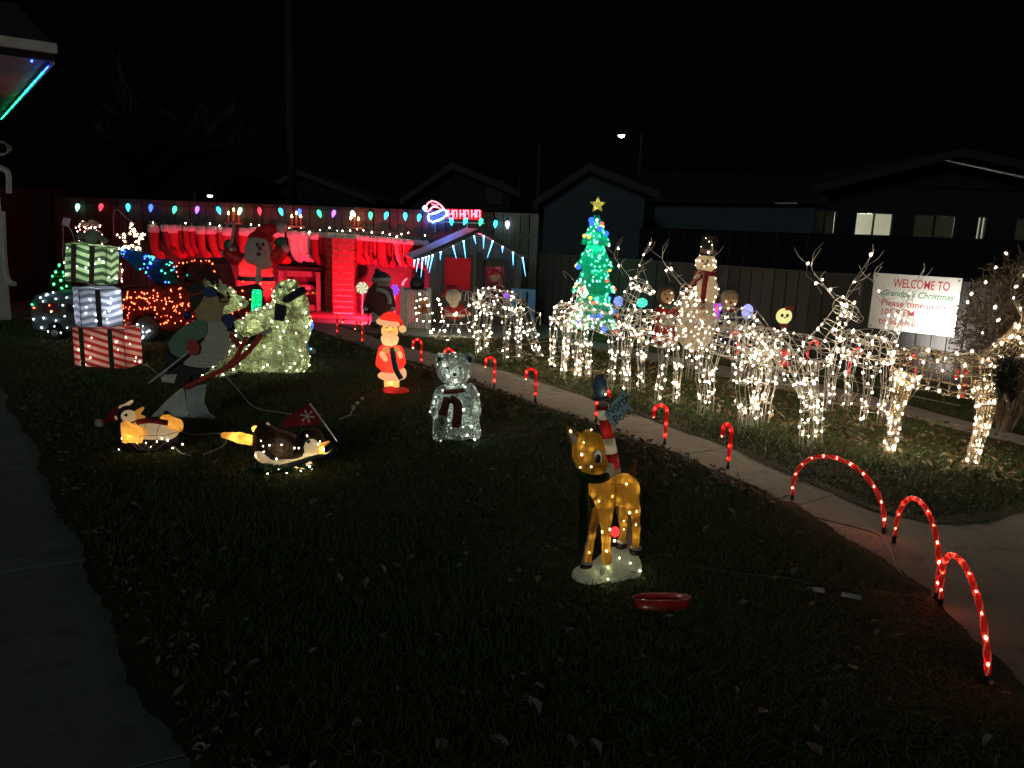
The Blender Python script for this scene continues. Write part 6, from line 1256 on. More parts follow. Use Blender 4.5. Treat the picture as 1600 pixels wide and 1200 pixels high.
def camper():
    Y = 10.1; D = .45; w = lambda x, y, e=0: W(x, y, Y+e); root = T('toy_camper', 'small rounded teal camper trailer with white lights left of the gifts', 'camper', Vector((w(85, 524).x, Y, .02))); BD = M('camper_teal', (.05, .1, .12), .5, .25, 12, .3, 60, trans=.25, tcol=(.1, .22, .26)); BD2 = M('camper_grey', (.12, .14, .15), .5, .2, 12, .3, 60, trans=.25)
    up_ = [(48, 484), (49, 470), (56, 462), (70, 457), (90, 456), (112, 457), (124, 462), (128, 472), (128, 484)]; lo_ = [(48, 485), (128, 485), (128, 516), (102, 517), (98, 509), (90, 504), (81, 504), (74, 509), (71, 517), (52, 514)]
    mb = MB(); mb.plate([w(*p) for p in up_], (0, D, 0)); mb.build('upper_body', BD, root); mb = MB(); mb.plate([w(*p) for p in lo_], (0, D, 0)); mb.build('lower_body', BD2, root)
    mb = MB(); mb.plate([w(x, y, -.012) for x, y in ((97, 471), (121, 472), (121, 514), (98, 513))], (0, .014, 0)); dr = mb.build('door', BD2, root); mb = MB(); mb.plate([w(x, y, -.02) for x, y in ((103, 475), (116, 476), (116, 489), (104, 489))], (0, .01, 0)); mb.build('door_window', BLACK, dr)
    mb = MB(); mb.plate([w(x, y, -.012) for x, y in ((66, 474), (91, 473), (91, 489), (66, 489))], (0, .014, 0)); wn = mb.build('window', M('camper_window', (.1, .02, .02), .4), root)
    c = w(85, 519, -.02); r = 8.5*S(85, 519, Y); c.z = r+.01; mb = MB(); mb.lathe([(r, 0), (r, .09)], c+Vector((0, .09, 0)), 16, rot=Matrix.Rotation(R(90), 3, 'X')); wh = mb.build('wheel', BLACK, root); mb = MB(); mb.sphere(c, (r*.65, .02, r*.65), 12, 7); mb.build('hubcap', M('hub_grey', (.3, .32, .3), .5), wh, smooth=True)
    mb = MB(); mb.tube([w(128, 512, .2), w(140, 514, .2)], .015, 6).tube([w(139, 514, .2), w(139, 521, .2)], .01, 5); mb.build('tow_bar', BLACK, root)
    bulbs([w(x, y, -.016) for x, y in ((63, 465), (72, 461), (74, 460), (83, 457), (87, 467), (104, 465), (67, 471), (98, 477), (115, 478), (101, 494), (87, 501), (68, 497), (52, 499), (65, 512), (105, 512), (119, 513), (85, 510), (75, 518), (95, 520), (120, 466))], 'bulb', EM('camper_bulb', (.75, .92, 1), 40), root, .013, True, 1); bulbs([w(77, 477, -.016), w(53, 481, -.016)], 'red_bulb', REDB, root, .016, True, 1); bulbs([w(80, 487, -.016)], 'yellow_bulb', WARMS, root, .018, True, 1); bulbs([w(50, 476, -.016)], 'green_bulb', GRNB, root, .016, True, 1)
    bulbs([w(x, y, .2) for x, y in ((70, 480), (110, 480), (60, 500), (108, 500))], 'inner_bulb', EM('camper_inner', (.6, .85, 1), 6), root, .014, True, 1)
    Yt = 10.9; tr = wire_lit('lit_wire_tree', 'small green glowing wire tree behind the teal camper', 'light tree', [[(92, 414), (72, 452), (116, 452), (92, 414)], [(84, 432), (106, 432)]], Yt, M('green_wire', (.05, .12, .05), .5), GRNB, 6, .02, fill=([(92, 417), (75, 450), (113, 450)], tinsel('dark_green_mesh', (.02, .2, .05), (.003, .03, .008), .6)))
    bulbs([W(x, y, Yt-.02) for x, y in ((87, 425), (103, 431), (84, 444), (104, 447), (95, 438))], 'big_bulb', EM('tree_big_green', (.1, 1, .35), 22), tr, .024, True, .9); mb = MB(); p = W(94, 452, Yt); mb.tube([(p.x, Yt, 0), (p.x, Yt, p.z)], .012, 5); mb.build('stake', POSTM, tr)
camper()
def bears():
    Y = 8.6; w = lambda x, y, e=0: W(x, y, Y+e); k = S(430, 530, Y); TB = tinsel('pale_bear_tinsel', (.74, .84, .62), (.13, .145, .075), .5, 30); WB = M('bear_wire', (.8, .82, .5), .3); DK = M('navy_knit', (.012, .014, .03), .9, .2)
    root = T('tinsel_polar_bear', 'big sitting polar bear of pale lit tinsel with dark scarf', 'bear', Vector((w(440, 588).x, Y, .01)))
    o, v, f = solid('body', [E_(w(452, 505), (33*k, 30*k, 50*k)), E_(w(437, 556), (44*k, 36*k, 32*k)), E_(w(455, 562), (28*k, 34*k, 28*k)), E_(w(395, 565, -.05), (34*k, 26*k, 25*k)), C_(w(425, 500, -.12), w(372, 515, -.16), 17*k, 13*k), C_(w(435, 485, -.05), w(400, 500, -.14), 15*k, 15*k), E_(w(460, 475), (22*k, 22*k, 22*k))], .022, TB, root, .022)
    o, vh, fh = solid('head', [E_(w(450, 455), (20*k, 19*k, 17*k)), C_(w(442, 458, -.02), w(430, 463, -.04), 10*k, 6*k), E_(w(455, 441, -.07), (5*k, 4*k, 5*k)), E_(w(458, 441, .1), (5*k, 4*k, 5*k))], .018, TB, root, .04)
    MB().sphere(w(426, 462, -.04), 2.6*k, 10, 7).build('nose', BLACK, root, smooth=True); MB().sphere(w(438, 449, -.13), 2.2*k, 8, 6).build('eye', BLACK, root, smooth=True)
    mb = MB(); mb.tube(spl([w(444, 470, -.12), w(452, 466, -.15), w(464, 458, -.16), w(477, 452, -.12)], 3), [5*k, 6*k, 6*k, 6*k, 6*k, 6*k, 6*k, 6*k, 6*k, 5*k], 8); sc_ = mb.build('scarf', DK, root, smooth=True); mb = MB(); mb.plate([w(430, 474, -.26), w(447, 478, -.26), w(444, 502, -.27), w(428, 500, -.27)], (0, .03, 0)); mb.build('scarf_end', DK, sc_)
    mb = MB(); squiggles(mb, v, f, 420, .07, .005); squiggles(mb, vh, fh, 90, .04, .004); mb.build('tinsel_wire', WB, root, kind='stuff')
    bulbs(scatter(v, f, 120, .06, .004)+scatter(vh, fh, 18, .05, .003), 'bulb', LIME, root, .0095, True, 1.1); bulbs(scatter(v, f, 46, .1, -.035)+scatter(vh, fh, 8, .07, -.025), 'inner_bulb', EM('bear_near', (.95, 1, .62), 60), root, .009, False, 1)
    bulbs([w(x, y, e) for x, y, e in ((450, 500, 0), (455, 540, 0), (430, 560, 0), (400, 562, 0), (452, 475, 0), (450, 455, 0), (400, 505, -.14), (420, 545, .05), (465, 560, 0))], 'inner_bulb', EM('bear_inner', (.95, 1, .62), 60), root, .02, True, 1)
    Yc = 8.2; w2 = lambda x, y, e=0: W(x, y, Yc+e); k = S(360, 480, Yc); r2 = T('tinsel_bear_cub', 'smaller pale tinsel bear facing right behind the skiing reindeer', 'bear', Vector((w2(345, 590).x, Yc, .01)))
    o, v, f = solid('body', [E_(w2(335, 540), (34*k, 28*k, 45*k)), E_(w2(340, 565), (36*k, 30*k, 26*k)), C_(w2(345, 515, -.1), w2(372, 530, -.15), 11*k, 9*k)], .025, TB, r2, .05)
    o, vh, fh = solid('head', [E_(w2(345, 468), (25*k, 22*k, 24*k)), C_(w2(355, 472, -.02), w2(378, 472, -.03), 15*k, 9*k), E_(w2(322, 440), (6*k, 5*k, 6*k)), E_(w2(340, 441, -.1), (6*k, 4*k, 6*k))], .02, TB, r2, .04)
    MB().sphere(w2(387, 467, -.03), 3*k, 10, 7).build('nose', BLACK, r2, smooth=True); MB().sphere(w2(356, 458, -.17), 2.4*k, 8, 6).build('eye', BLACK, r2, smooth=True)
    mb = MB(); mb.tube(spl([w2(328, 492, -.16), w2(345, 497, -.19), w2(362, 496, -.17)], 3), 6*k, 8).tube(spl([w2(356, 496, -.2), w2(360, 506, -.21), w2(361, 518, -.2)], 3), 6*k, 8, flat=.5); mb.build('scarf', DK, r2, smooth=True)
    mb = MB(); squiggles(mb, v, f, 160, .07, .005); squiggles(mb, vh, fh, 110, .05, .004); mb.build('tinsel_wire', WB, r2, kind='stuff'); bulbs(scatter(v, f, 60, .07, .004)+scatter(vh, fh, 26, .055, .003), 'bulb', LIME, r2, .0095, True, 1.1); bulbs([w2(345, 468), w2(335, 530), w2(340, 560), w2(370, 472)], 'inner_bulb', EM('bear_inner', (.95, 1, .62), 60), r2, .018, True, 1)
    gc = T('green_candle', 'green glowing tinsel candle between the two bears', 'light ornament', Vector((W(401, 488, 9.6).x, 9.6, .0))); a, b = W(400, 490, 9.6), W(402, 453, 9.6); mb = MB(); mb.tube([a, b], 8*S(400, 470, 9.6), 12); mb.build('candle', tinsel('bright_green_tinsel', (.04, .6, .35), (.01, .2, .1), .6, 60), gc, smooth=True); mb = MB(); mb.tube([(a.x, 9.6, 0), a], .012, 6); mb.build('stake', POSTM, gc); bulbs([a.lerp(b, q) for q in (.15, .4, .65, .9)], 'inner_bulb', EM('candle_inner', (.1, 1, .5), 45), gc, .016, True, 1); bulbs([a.lerp(b, random.random())+Vector((random.uniform(-.05, .05), -.055, 0)) for _ in range(14)], 'bulb', TEAL, gc, .009, True, 1)
    bl = T('blue_light_figure', 'small blue lit figure with one hoof showing behind the big bear', 'light ornament', Vector((W(485, 552, 9.3).x, 9.3, .01))); BM = M('blue_acrylic', (.08, .3, .7), .3, .2, 30, .5, 60, trans=.6, tcol=(.15, .5, 1)); wb_ = lambda x, y, e=0: W(x, y, 9.3+e); kb = S(480, 520, 9.3)
    solid('body', [E_(wb_(468, 508), (22*kb, 14*kb, 14*kb)), C_(wb_(476, 515), wb_(474, 530), 7*kb, 4*kb), C_(wb_(474, 530), wb_(481, 545), 4.5*kb, 3.5*kb), C_(wb_(458, 515, .1), wb_(456, 548, .1), 6*kb, 4*kb)], .016, BM, bl, .03); solid('hoof', [E_(wb_(486, 548), (7*kb, 7*kb, 5*kb)), C_(wb_(484, 546), wb_(490, 551), 4*kb, 3*kb)], .014, M('pale_blue_acrylic', (.35, .5, .55), .3, trans=.5), bl); bulbs([wb_(484, 508, -.1), wb_(482, 514, -.1), wb_(474, 528, -.04), wb_(478, 538, -.04), wb_(486, 545, -.05), wb_(487, 502, -.06)], 'bulb', EM('blue_figure_bulb', (.15, .5, 1), 40), bl, .011, True, 1); bulbs([wb_(470, 510), wb_(480, 506)], 'inner_bulb', EM('blue_inner', (.1, .4, 1), 40), bl, .018, True, 1)
bears()

# ================================================================== FRONT LAWN FIGURES
def ski_deer():
    Y = 6.35; w = lambda x, y, e=0: W(x, y, Y+e); root = T('skiing_reindeer_cutout', 'painted board reindeer on red skis with blue goggles', 'cutout', Vector((w(300, 668).x, Y, .0)))
    tan, brn, navy = M('paint_tan', (.62, .44, .22), .6, .12, 14), M('paint_dark_brown', (.035, .02, .016), .6, .2), M('paint_navy', (.03, .045, .2), .4, .1); redp = M('paint_red', (.62, .06, .04), .5, .15); wht = M('paint_white', (.8, .78, .72), .6, .15, 10); gry = M('paint_grey', (.55, .58, .62), .6, .15, 10); blk = M('paint_black', (.02, .02, .022), .5)
    def knit(nm, a, b):
        m, t, p, out = nodes(nm); tc = t.nodes.new('ShaderNodeTexCoord'); wv = t.nodes.new('ShaderNodeTexWave'); wv.bands_direction = 'Z'; wv.inputs['Scale'].default_value = 22; wv.inputs['Distortion'].default_value = 2.2; wv.inputs['Detail'].default_value = 3; t.links.new(tc.outputs['Object'], wv.inputs['Vector']); n = noise(t, 120, 2)
        c = mix2(t, ramp(t, wv.outputs['Fac'], .1, .5), b, a); c = mix2(t, ramp(t, n.outputs[0], .5, .7), c, b); t.links.new(c, p.inputs['Base Color']); p.inputs['Roughness'].default_value = .8; bb = t.nodes.new('ShaderNodeBump'); bb.inputs['Strength'].default_value = .5; bb.inputs['Distance'].default_value = .005; t.links.new(wv.outputs['Fac'], bb.inputs['Height']); t.links.new(bb.outputs[0], p.inputs['Normal']); return m
    kw, kg = knit('knit_white', (.9, .9, .8), (.45, .47, .4)), knit('knit_green', (.3, .48, .34), (.13, .24, .16))
    def pl(nm, px, m, e=0.0, th=.018, smooth_=True):
        P_ = [Vector((x, y, 0)) for x, y in px]
        if smooth_: P_ = spl(P_+[P_[0]], 3)[:-1]
        mb = MB(); mb.plate([w(p.x, p.y, e) for p in P_], (0, th, 0)); return mb.build(nm, m, root)
    def bar(nm, px, r, m, e=0.0, flat=.6): mb = MB(); mb.tube(spl([w(x, y, e) for x, y in px], 4), r*S(300, 550, Y), 8, flat=1); return mb.build(nm, m, root, smooth=True)
    pl('backing_board', [(262, 530), (282, 512), (306, 498), (302, 480), (302, 462), (316, 452), (338, 454), (354, 468), (348, 480), (344, 498), (356, 524), (352, 552), (326, 578), (300, 596), (290, 610), (280, 610), (272, 585), (262, 556)], brn, .02, .014)
    pl('snow_base', [(232, 655), (262, 624), (286, 604), (289, 626), (296, 650), (306, 672), (284, 671), (268, 646), (258, 640), (250, 654)], wht, 0, .018, False); pl('snow_base', [(290, 606), (322, 600), (318, 630), (326, 646), (352, 664), (326, 672), (304, 660), (292, 640)], gry, .0, .018, False)
    for x, y in ((290, 668), (332, 668)): p = w(x, y, .03); mb = MB(); mb.tube([(p.x, p.y, -.05), (p.x, p.y, .35)], .008, 5); mb.build('stake', BLACK, root)
    pl('trousers', [(256, 546), (268, 556), (292, 574), (326, 576), (318, 584), (290, 588), (270, 584), (258, 570)], blk, -.006); pl('boot', [(250, 586), (276, 585), (272, 599), (253, 596)], wht, -.01, .02, False); pl('lower_leg', [(274, 586), (294, 583), (296, 594), (288, 606), (272, 604)], brn, -.008)
    pl('sweater', [(308, 502), (344, 500), (352, 514), (358, 530), (355, 552), (340, 567), (326, 575), (300, 573), (286, 568), (298, 556), (314, 536)], kw, -.01); pl('sleeve', [(262, 536), (280, 515), (306, 500), (322, 502), (322, 522), (310, 534), (296, 548), (282, 558), (268, 552)], kg, -.022)
    pl('face', [(302, 482), (302, 466), (314, 460), (336, 459), (343, 468), (356, 463), (358, 472), (350, 479), (346, 494), (340, 502), (312, 502), (306, 492)], tan, -.016); pl('hair', [(297, 462), (296, 448), (306, 441), (318, 446), (318, 460), (308, 478), (300, 484)], brn, -.026); pl('goggles', [(313, 457), (318, 450), (327, 448), (336, 452), (338, 458), (332, 463), (322, 464)], navy, -.032, .02)
    bar('goggle_strap', [(300, 462), (308, 459), (316, 458)], 2, redp, -.03); bar('mouth', [(342, 468), (344, 471), (350, 472), (357, 471)], .9, brn, -.02); MB().sphere(w(358, 464, -.015), 3.2*S(358, 464, Y), 8, 6).build('nose', BLACK, root, smooth=True); pl('brow', [(338, 450), (344, 446), (356, 448), (352, 452), (342, 454)], wht, -.02)
    bar('antler', [(275, 434), (285, 442), (297, 455)], 2.2, brn); bar('antler', [(306, 423), (318, 430), (328, 437), (334, 444)], 2.6, brn); bar('antler', [(328, 425), (337, 433), (340, 443)], 3, brn); bar('antler', [(338, 446), (348, 449), (358, 447)], 2.2, brn)
    MB().sphere(w(293, 492, -.02), (6.5*S(293, 492, Y), .03, 6.5*S(293, 492, Y)), 12, 8).build('ear_muff', navy, root, smooth=True); pl('scarf_end', [(347, 492), (366, 494), (364, 504), (357, 514), (350, 504)], navy, -.012)
    pl('mitten', [(290, 545), (293, 534), (302, 531), (309, 536), (311, 546), (306, 554), (295, 554)], redp, -.04, .024); bar('mitten_cuff', [(309, 534), (317, 529)], 1.6, brn, -.03); bar('ski_pole', [(296, 549), (262, 576), (232, 599)], 1.5, M('pole_white', (.8, .8, .78), .4), -.045)
    bar('ski', [(288, 606), (322, 590), (358, 572), (380, 557), (397, 538), (409, 522)], 3.8, redp, -.03); bar('ski', [(352, 575), (368, 560), (376, 544), (385, 529)], 3.6, redp, -.012); bar('ski', [(359, 523), (366, 530), (373, 540)], 4, redp, .0); pl('ski_tip', [(404, 524), (412, 516), (425, 512), (423, 518), (412, 525)], gry, -.03, .012, False)
ski_deer()
def seams(root, v, f, cuts, r, mat, front=True):
    """thin wires of the frame showing on the cloth: where planes cut the surface"""
    n = vnormals(v, f)
    for ax, val in cuts:
        sel = np.where((np.abs(v[:, ax]-val) < r*3) & (n[:, 1] < -.05))[0]
        if len(sel) < 6: continue
        o = 0 if ax == 2 else 2; q = v[sel][np.argsort(v[sel][:, o])]; q = q+vnormals(v, f)[sel][np.argsort(v[sel][:, o])]*r*.4; pts = []
        for i in range(0, len(q)-2, max(1, len(q)//14)): pts.append(Vector(q[i:i+3].mean(0)))
        runs = [[pts[0]]]
        for p in pts[1:]:
            if (p-runs[-1][-1]).length > .06*(1 if r < .002 else 2): runs.append([])
            runs[-1].append(p)
        for rn in runs:
            if len(rn) > 2: MB().tube(rn, r, 4).build('frame_wire', mat, root)
YEL = M('penguin_orange', (.62, .36, .08), .6, .3, 14, .2, 60, trans=.5, tcol=(.95, .5, .1), lit=.3); WHT = M('penguin_white', (.7, .66, .58), .6, .2, 12, .2, 60, trans=.5, tcol=(.98, .76, .45), lit=.34); PBK = tinsel('penguin_dark', (.09, .055, .05), (.015, .01, .01), .4, 60)  # orange and white get emission of their own to brighten the penguins
def penguins():
    Y = 5.45; w = lambda x, y, e=0: W(x, y, Y+e); k = S(225, 680, Y); root = T('tinsel_penguin', 'lit penguin in red Santa cap lying on its back', 'penguin', Vector((w(228, 705).x, Y, .0)))
    o, v, f = solid('body', [E_(w(232, 688), (46*k, 32*k, 20*k)), E_(w(205, 690), (22*k, 26*k, 18*k))], .014, PBK, root, .03)
    o, vb, fb = solid('belly', [E_(w(235, 673, -.02), (41*k, 27*k, 15*k)), E_(w(262, 675, -.02), (14*k, 22*k, 11*k))], .012, WHT, root, .03); PWI = M('frame_wire_dark', (.03, .025, .02), .5); seams(root, vb, fb, [(0, w(238, 673).x), (0, w(258, 673).x), (2, w(235, 672).z)], .0022, PWI)
    solid('wing', [C_(w(196, 664, -.14), w(196, 688, -.16), 7*k, 5*k), C_(w(203, 670, -.15), w(220, 676, -.16), 9*k, 9*k), C_(w(206, 686, -.16), w(218, 688, -.16), 6*k, 5*k)], .01, YEL, root, .02)
    solid('foot', [C_(w(258, 656, -.05), w(276, 664, -.05), 8*k, 10*k), C_(w(262, 655, .05), w(278, 668, .05), 8*k, 8*k)], .01, YEL, root, .02)
    solid('head', [E_(w(200, 648), (18*k, 16*k, 17*k))], .01, M('penguin_black', (.02, .018, .018), .6), root); solid('face', [E_(w(201, 650, -.05), (11*k, 10*k, 10*k))], .009, WHT, root); MB().sphere(w(197, 648.5, -.105), 2.4*k, 10, 7).build('eye', BLACK, root, smooth=True)
    solid('beak', [C_(w(209, 650, -.03), w(223, 638, -.03), 6*k, 2.5*k), C_(w(212, 652, -.03), w(224, 652, -.03), 6*k, 3*k)], .008, YEL, root, .015)
    solid('cap', [C_(w(190, 645), w(180, 649), 13*k, 9*k), C_(w(180, 649), w(163, 659), 8*k, 3*k)], .009, M('cap_red_cloth', (.4, .02, .03), .7, .15, trans=.4), root, .02); solid('cap_trim', [C_(w(184, 652, -.04), w(190, 638, -.02), 4.5*k, 4*k), C_(w(190, 638, -.02), w(206, 627), 4*k, 2.5*k)], .008, WHT, root, .02); MB().sphere(w(155, 661), 6.5*k, 10, 7).build('pompom', FUR('pompom_white', (.6, .58, .55)), root, smooth=True)
    mb = MB(); mb.tube(spl([w(214, 660, -.1), w(235, 657, -.11), w(262, 661, -.1)], 3), 4.5*k, 7, flat=.6); mb.build('scarf', M('scarf_red', (.35, .03, .03), .8, trans=.3), root, smooth=True)
    bulbs([w(x, y, -.17) for x, y in ((214, 692), (228, 692), (253, 685), (262, 688), (245, 690), (190, 685), (236, 698))], 'bulb', EM('penguin_bulb', (1, .8, .5), 70), root, .007, True, 1); bulbs([w(186, 702, -.1)], 'bulb', COOL, root, .008, True, 1); bulbs([w(x, y, e) for x, y, e in ((285, 694, -.12), (270, 700, -.14))], 'bulb', MATS['penguin_bulb'], root, .008, True, 1); bulbs([w(x, y, e) for x, y, e in ((225, 676, 0), (250, 676, 0), (272, 665, -.02), (205, 680, -.14), (200, 650, -.03), (185, 650, 0), (216, 678, -.14))], 'inner_bulb', EM('penguin_inner', (1, .8, .45), 80), root, .009, True, 1)
    mb = MB()
    for a, b in ((210, 245), (222, 260), (205, 232)): mb.tube(spl([w(a, 690, -.18), w((a+b)/2, 703, -.2), w(b, 690, -.18)], 4), .0025, 3)
    mb.build('wire', CORDW, root)
    # second penguin on its belly, with flag
    Y = 5.05; w = lambda x, y, e=0: W(x, y, Y+e); k = S(440, 700, Y); root = T('tinsel_penguin', 'lit penguin sliding on its belly under a red flag', 'penguin', Vector((w(440, 735).x, Y, .0)))
    o, v, f = solid('body', [E_(w(432, 696), (36*k, 32*k, 24*k)), E_(w(414, 683), (18*k, 24*k, 22*k)), E_(w(455, 702), (22*k, 24*k, 18*k)), C_(w(412, 672), w(412, 662), 9*k, 4*k)], .013, PBK, root, .03); seams(root, v, f, [(0, w(425, 690).x), (0, w(452, 690).x), (2, w(432, 690).z)], .0022, MATS['frame_wire_dark'])
    solid('belly', [E_(w(418, 706, -.02), (18*k, 27*k, 17*k)), E_(w(450, 719, -.02), (28*k, 24*k, 9*k)), E_(w(475, 726, -.05), (13*k, 14*k, 6*k))], .011, WHT, root, .03)
    o, vh, fh = solid('head', [E_(w(485, 689), (22*k, 20*k, 20*k)), E_(w(478, 700), (14*k, 16*k, 14*k))], .011, PBK, root, .02); solid('face', [E_(w(487, 699, -.07), (12*k, 9*k, 14*k)), E_(w(484, 712, -.06), (11*k, 9*k, 7*k))], .009, WHT, root, .02); MB().sphere(w(482, 690, -.115), 2.8*k, 10, 7).build('eye', BLACK, root, smooth=True)
    solid('beak', [C_(w(498, 699, -.06), w(514, 690, -.06), 5*k, 2*k), C_(w(499, 703, -.06), w(507, 711, -.06), 6*k, 3*k)], .008, YEL, root, .015)
    solid('foot', [C_(w(402, 690, -.03), w(375, 684, -.04), 8*k, 8*k), C_(w(375, 684, -.04), w(350, 680, -.04), 8*k, 5*k)], .01, YEL, root, .02); solid('foot', [C_(w(408, 676, .05), w(398, 670, .05), 8*k, 5*k)], .01, YEL, root); MB().sphere(w(417, 664, .0), (5*k, 5*k, 4*k), 8, 6).build('tail', WHT, root, smooth=True)
    solid('wing', [E_(w(440, 700, -.14), (20*k, 5*k, 17*k), np.array(Matrix.Rotation(.5, 3, 'Y')))], .01, tinsel('penguin_wing', (.16, .1, .09), (.04, .025, .022), .4, 70), root)
    LGr = M('foil_green', (.01, .05, .025), .25, .3, 20, .6, 40); mb = MB()
    for i in range(26): x = random.uniform(395, 490); p = w(x, 732+random.uniform(-6, 4), -.14+random.uniform(-.06, .04)); d_ = Vector((random.gauss(0, .05), random.gauss(-.02, .02), random.uniform(.0, .04))); c_ = d_.orthogonal().normalized()*.018; mb.add([p-d_, p+c_, p+d_, p-c_], [(0, 1, 2, 3)])
    mb.build('holly_leaves', LGr, root, kind='stuff'); mb = MB(); mb.tube(spl([w(372, 736, -.05), w(405, 739, -.1), w(440, 731, -.14), (w(490, 716, -.12)), w(512, 712, -.1), w(524, 700, -.08)], 4), 4.5*k, 7); mb.build('sled_runner', M('sled_dark', (.012, .02, .015), .4), root, smooth=True)
    bulbs([w(x, y, -.17) for x, y in ((440, 695), (432, 717), (460, 700), (467, 700), (411, 697), (412, 706), (421, 696), (408, 689), (435, 733), (448, 739), (418, 740))]+[w(x, y, -.12) for x, y in ((480, 681), (500, 690), (497, 694))], 'bulb', EM('penguin_bulb', (1, .8, .5), 70), root, .007, True, 1); bulbs([w(484, 729, -.14), w(400, 712, -.1), w(470, 736, -.15)], 'bulb', MATS['penguin_bulb'], root, .009, True, 1); bulbs([w(512, 711, -.1)], 'nose_bulb', EM('penguin_front_bulb', (1, .95, .8), 60), root, .011, True, 1)
    bulbs([w(x, y, e) for x, y, e in ((440, 700, -.12), (425, 695, 0), (415, 712, -.02), (450, 718, -.02), (474, 725, -.04), (485, 705, -.06), (390, 685, -.03), (368, 683, -.04), (400, 672, .05), (505, 702, -.06))], 'inner_bulb', EM('penguin_inner', (1, .8, .45), 80), root, .009, True, 1)
    fl_ = T('red_flag', 'red pennant with white snowflake on a thin pole', 'flag', w(526, 690, .02)); mb = MB(); n = 10; up_ = [(438, 672), (446, 655), (460, 645), (472, 637), (484, 630)]; dn = [(438, 672), (452, 668), (470, 664), (490, 664), (506, 658)]; vs_ = []; U_ = spl([Vector((*p, 0)) for p in up_], 3); D_ = spl([Vector((*p, 0)) for p in dn], 3)
    for i, (a, b) in enumerate(zip(U_, D_)): e = .03*math.sin(i*.7); vs_ += [w(a.x, a.y, e), w(b.x, b.y, e), w(a.x, a.y, e+.006), w(b.x, b.y, e+.006)]
    for i in range(len(U_)-1): o_ = 4*i; mb.add([], []); mb.f += [(o_, o_+1, o_+5, o_+4), (o_+2, o_+6, o_+7, o_+3), (o_, o_+4, o_+6, o_+2), (o_+1, o_+3, o_+7, o_+5)]; mb.m += [0]*4
    mb.v = [tuple(p) for p in vs_]; fo_ = mb.build('cloth', M('flag_red', (.35, .012, .025), .6, .1, trans=.2), fl_, smooth=False)
    mb = MB(); c = (480, 650); ee = -.035
    for i in range(6): t = i*math.pi/3+.2; mb.tube([w(c[0], c[1], ee), w(c[0]+9*math.cos(t), c[1]+9*math.sin(t)*.9, ee)], 1.1*k, 5).sphere(w(c[0]+9.5*math.cos(t), c[1]+9.5*math.sin(t)*.9, ee), 2*k, 6, 4)
    mb.build('snowflake', M('flake_white', (.6, .56, .52), .6), fo_); mb = MB(); mb.tube([w(484, 630), w(506, 660), w(527, 690)], .005, 5); mb.build('pole', M('pole_white', (.8, .8, .78), .4), fl_)
penguins()
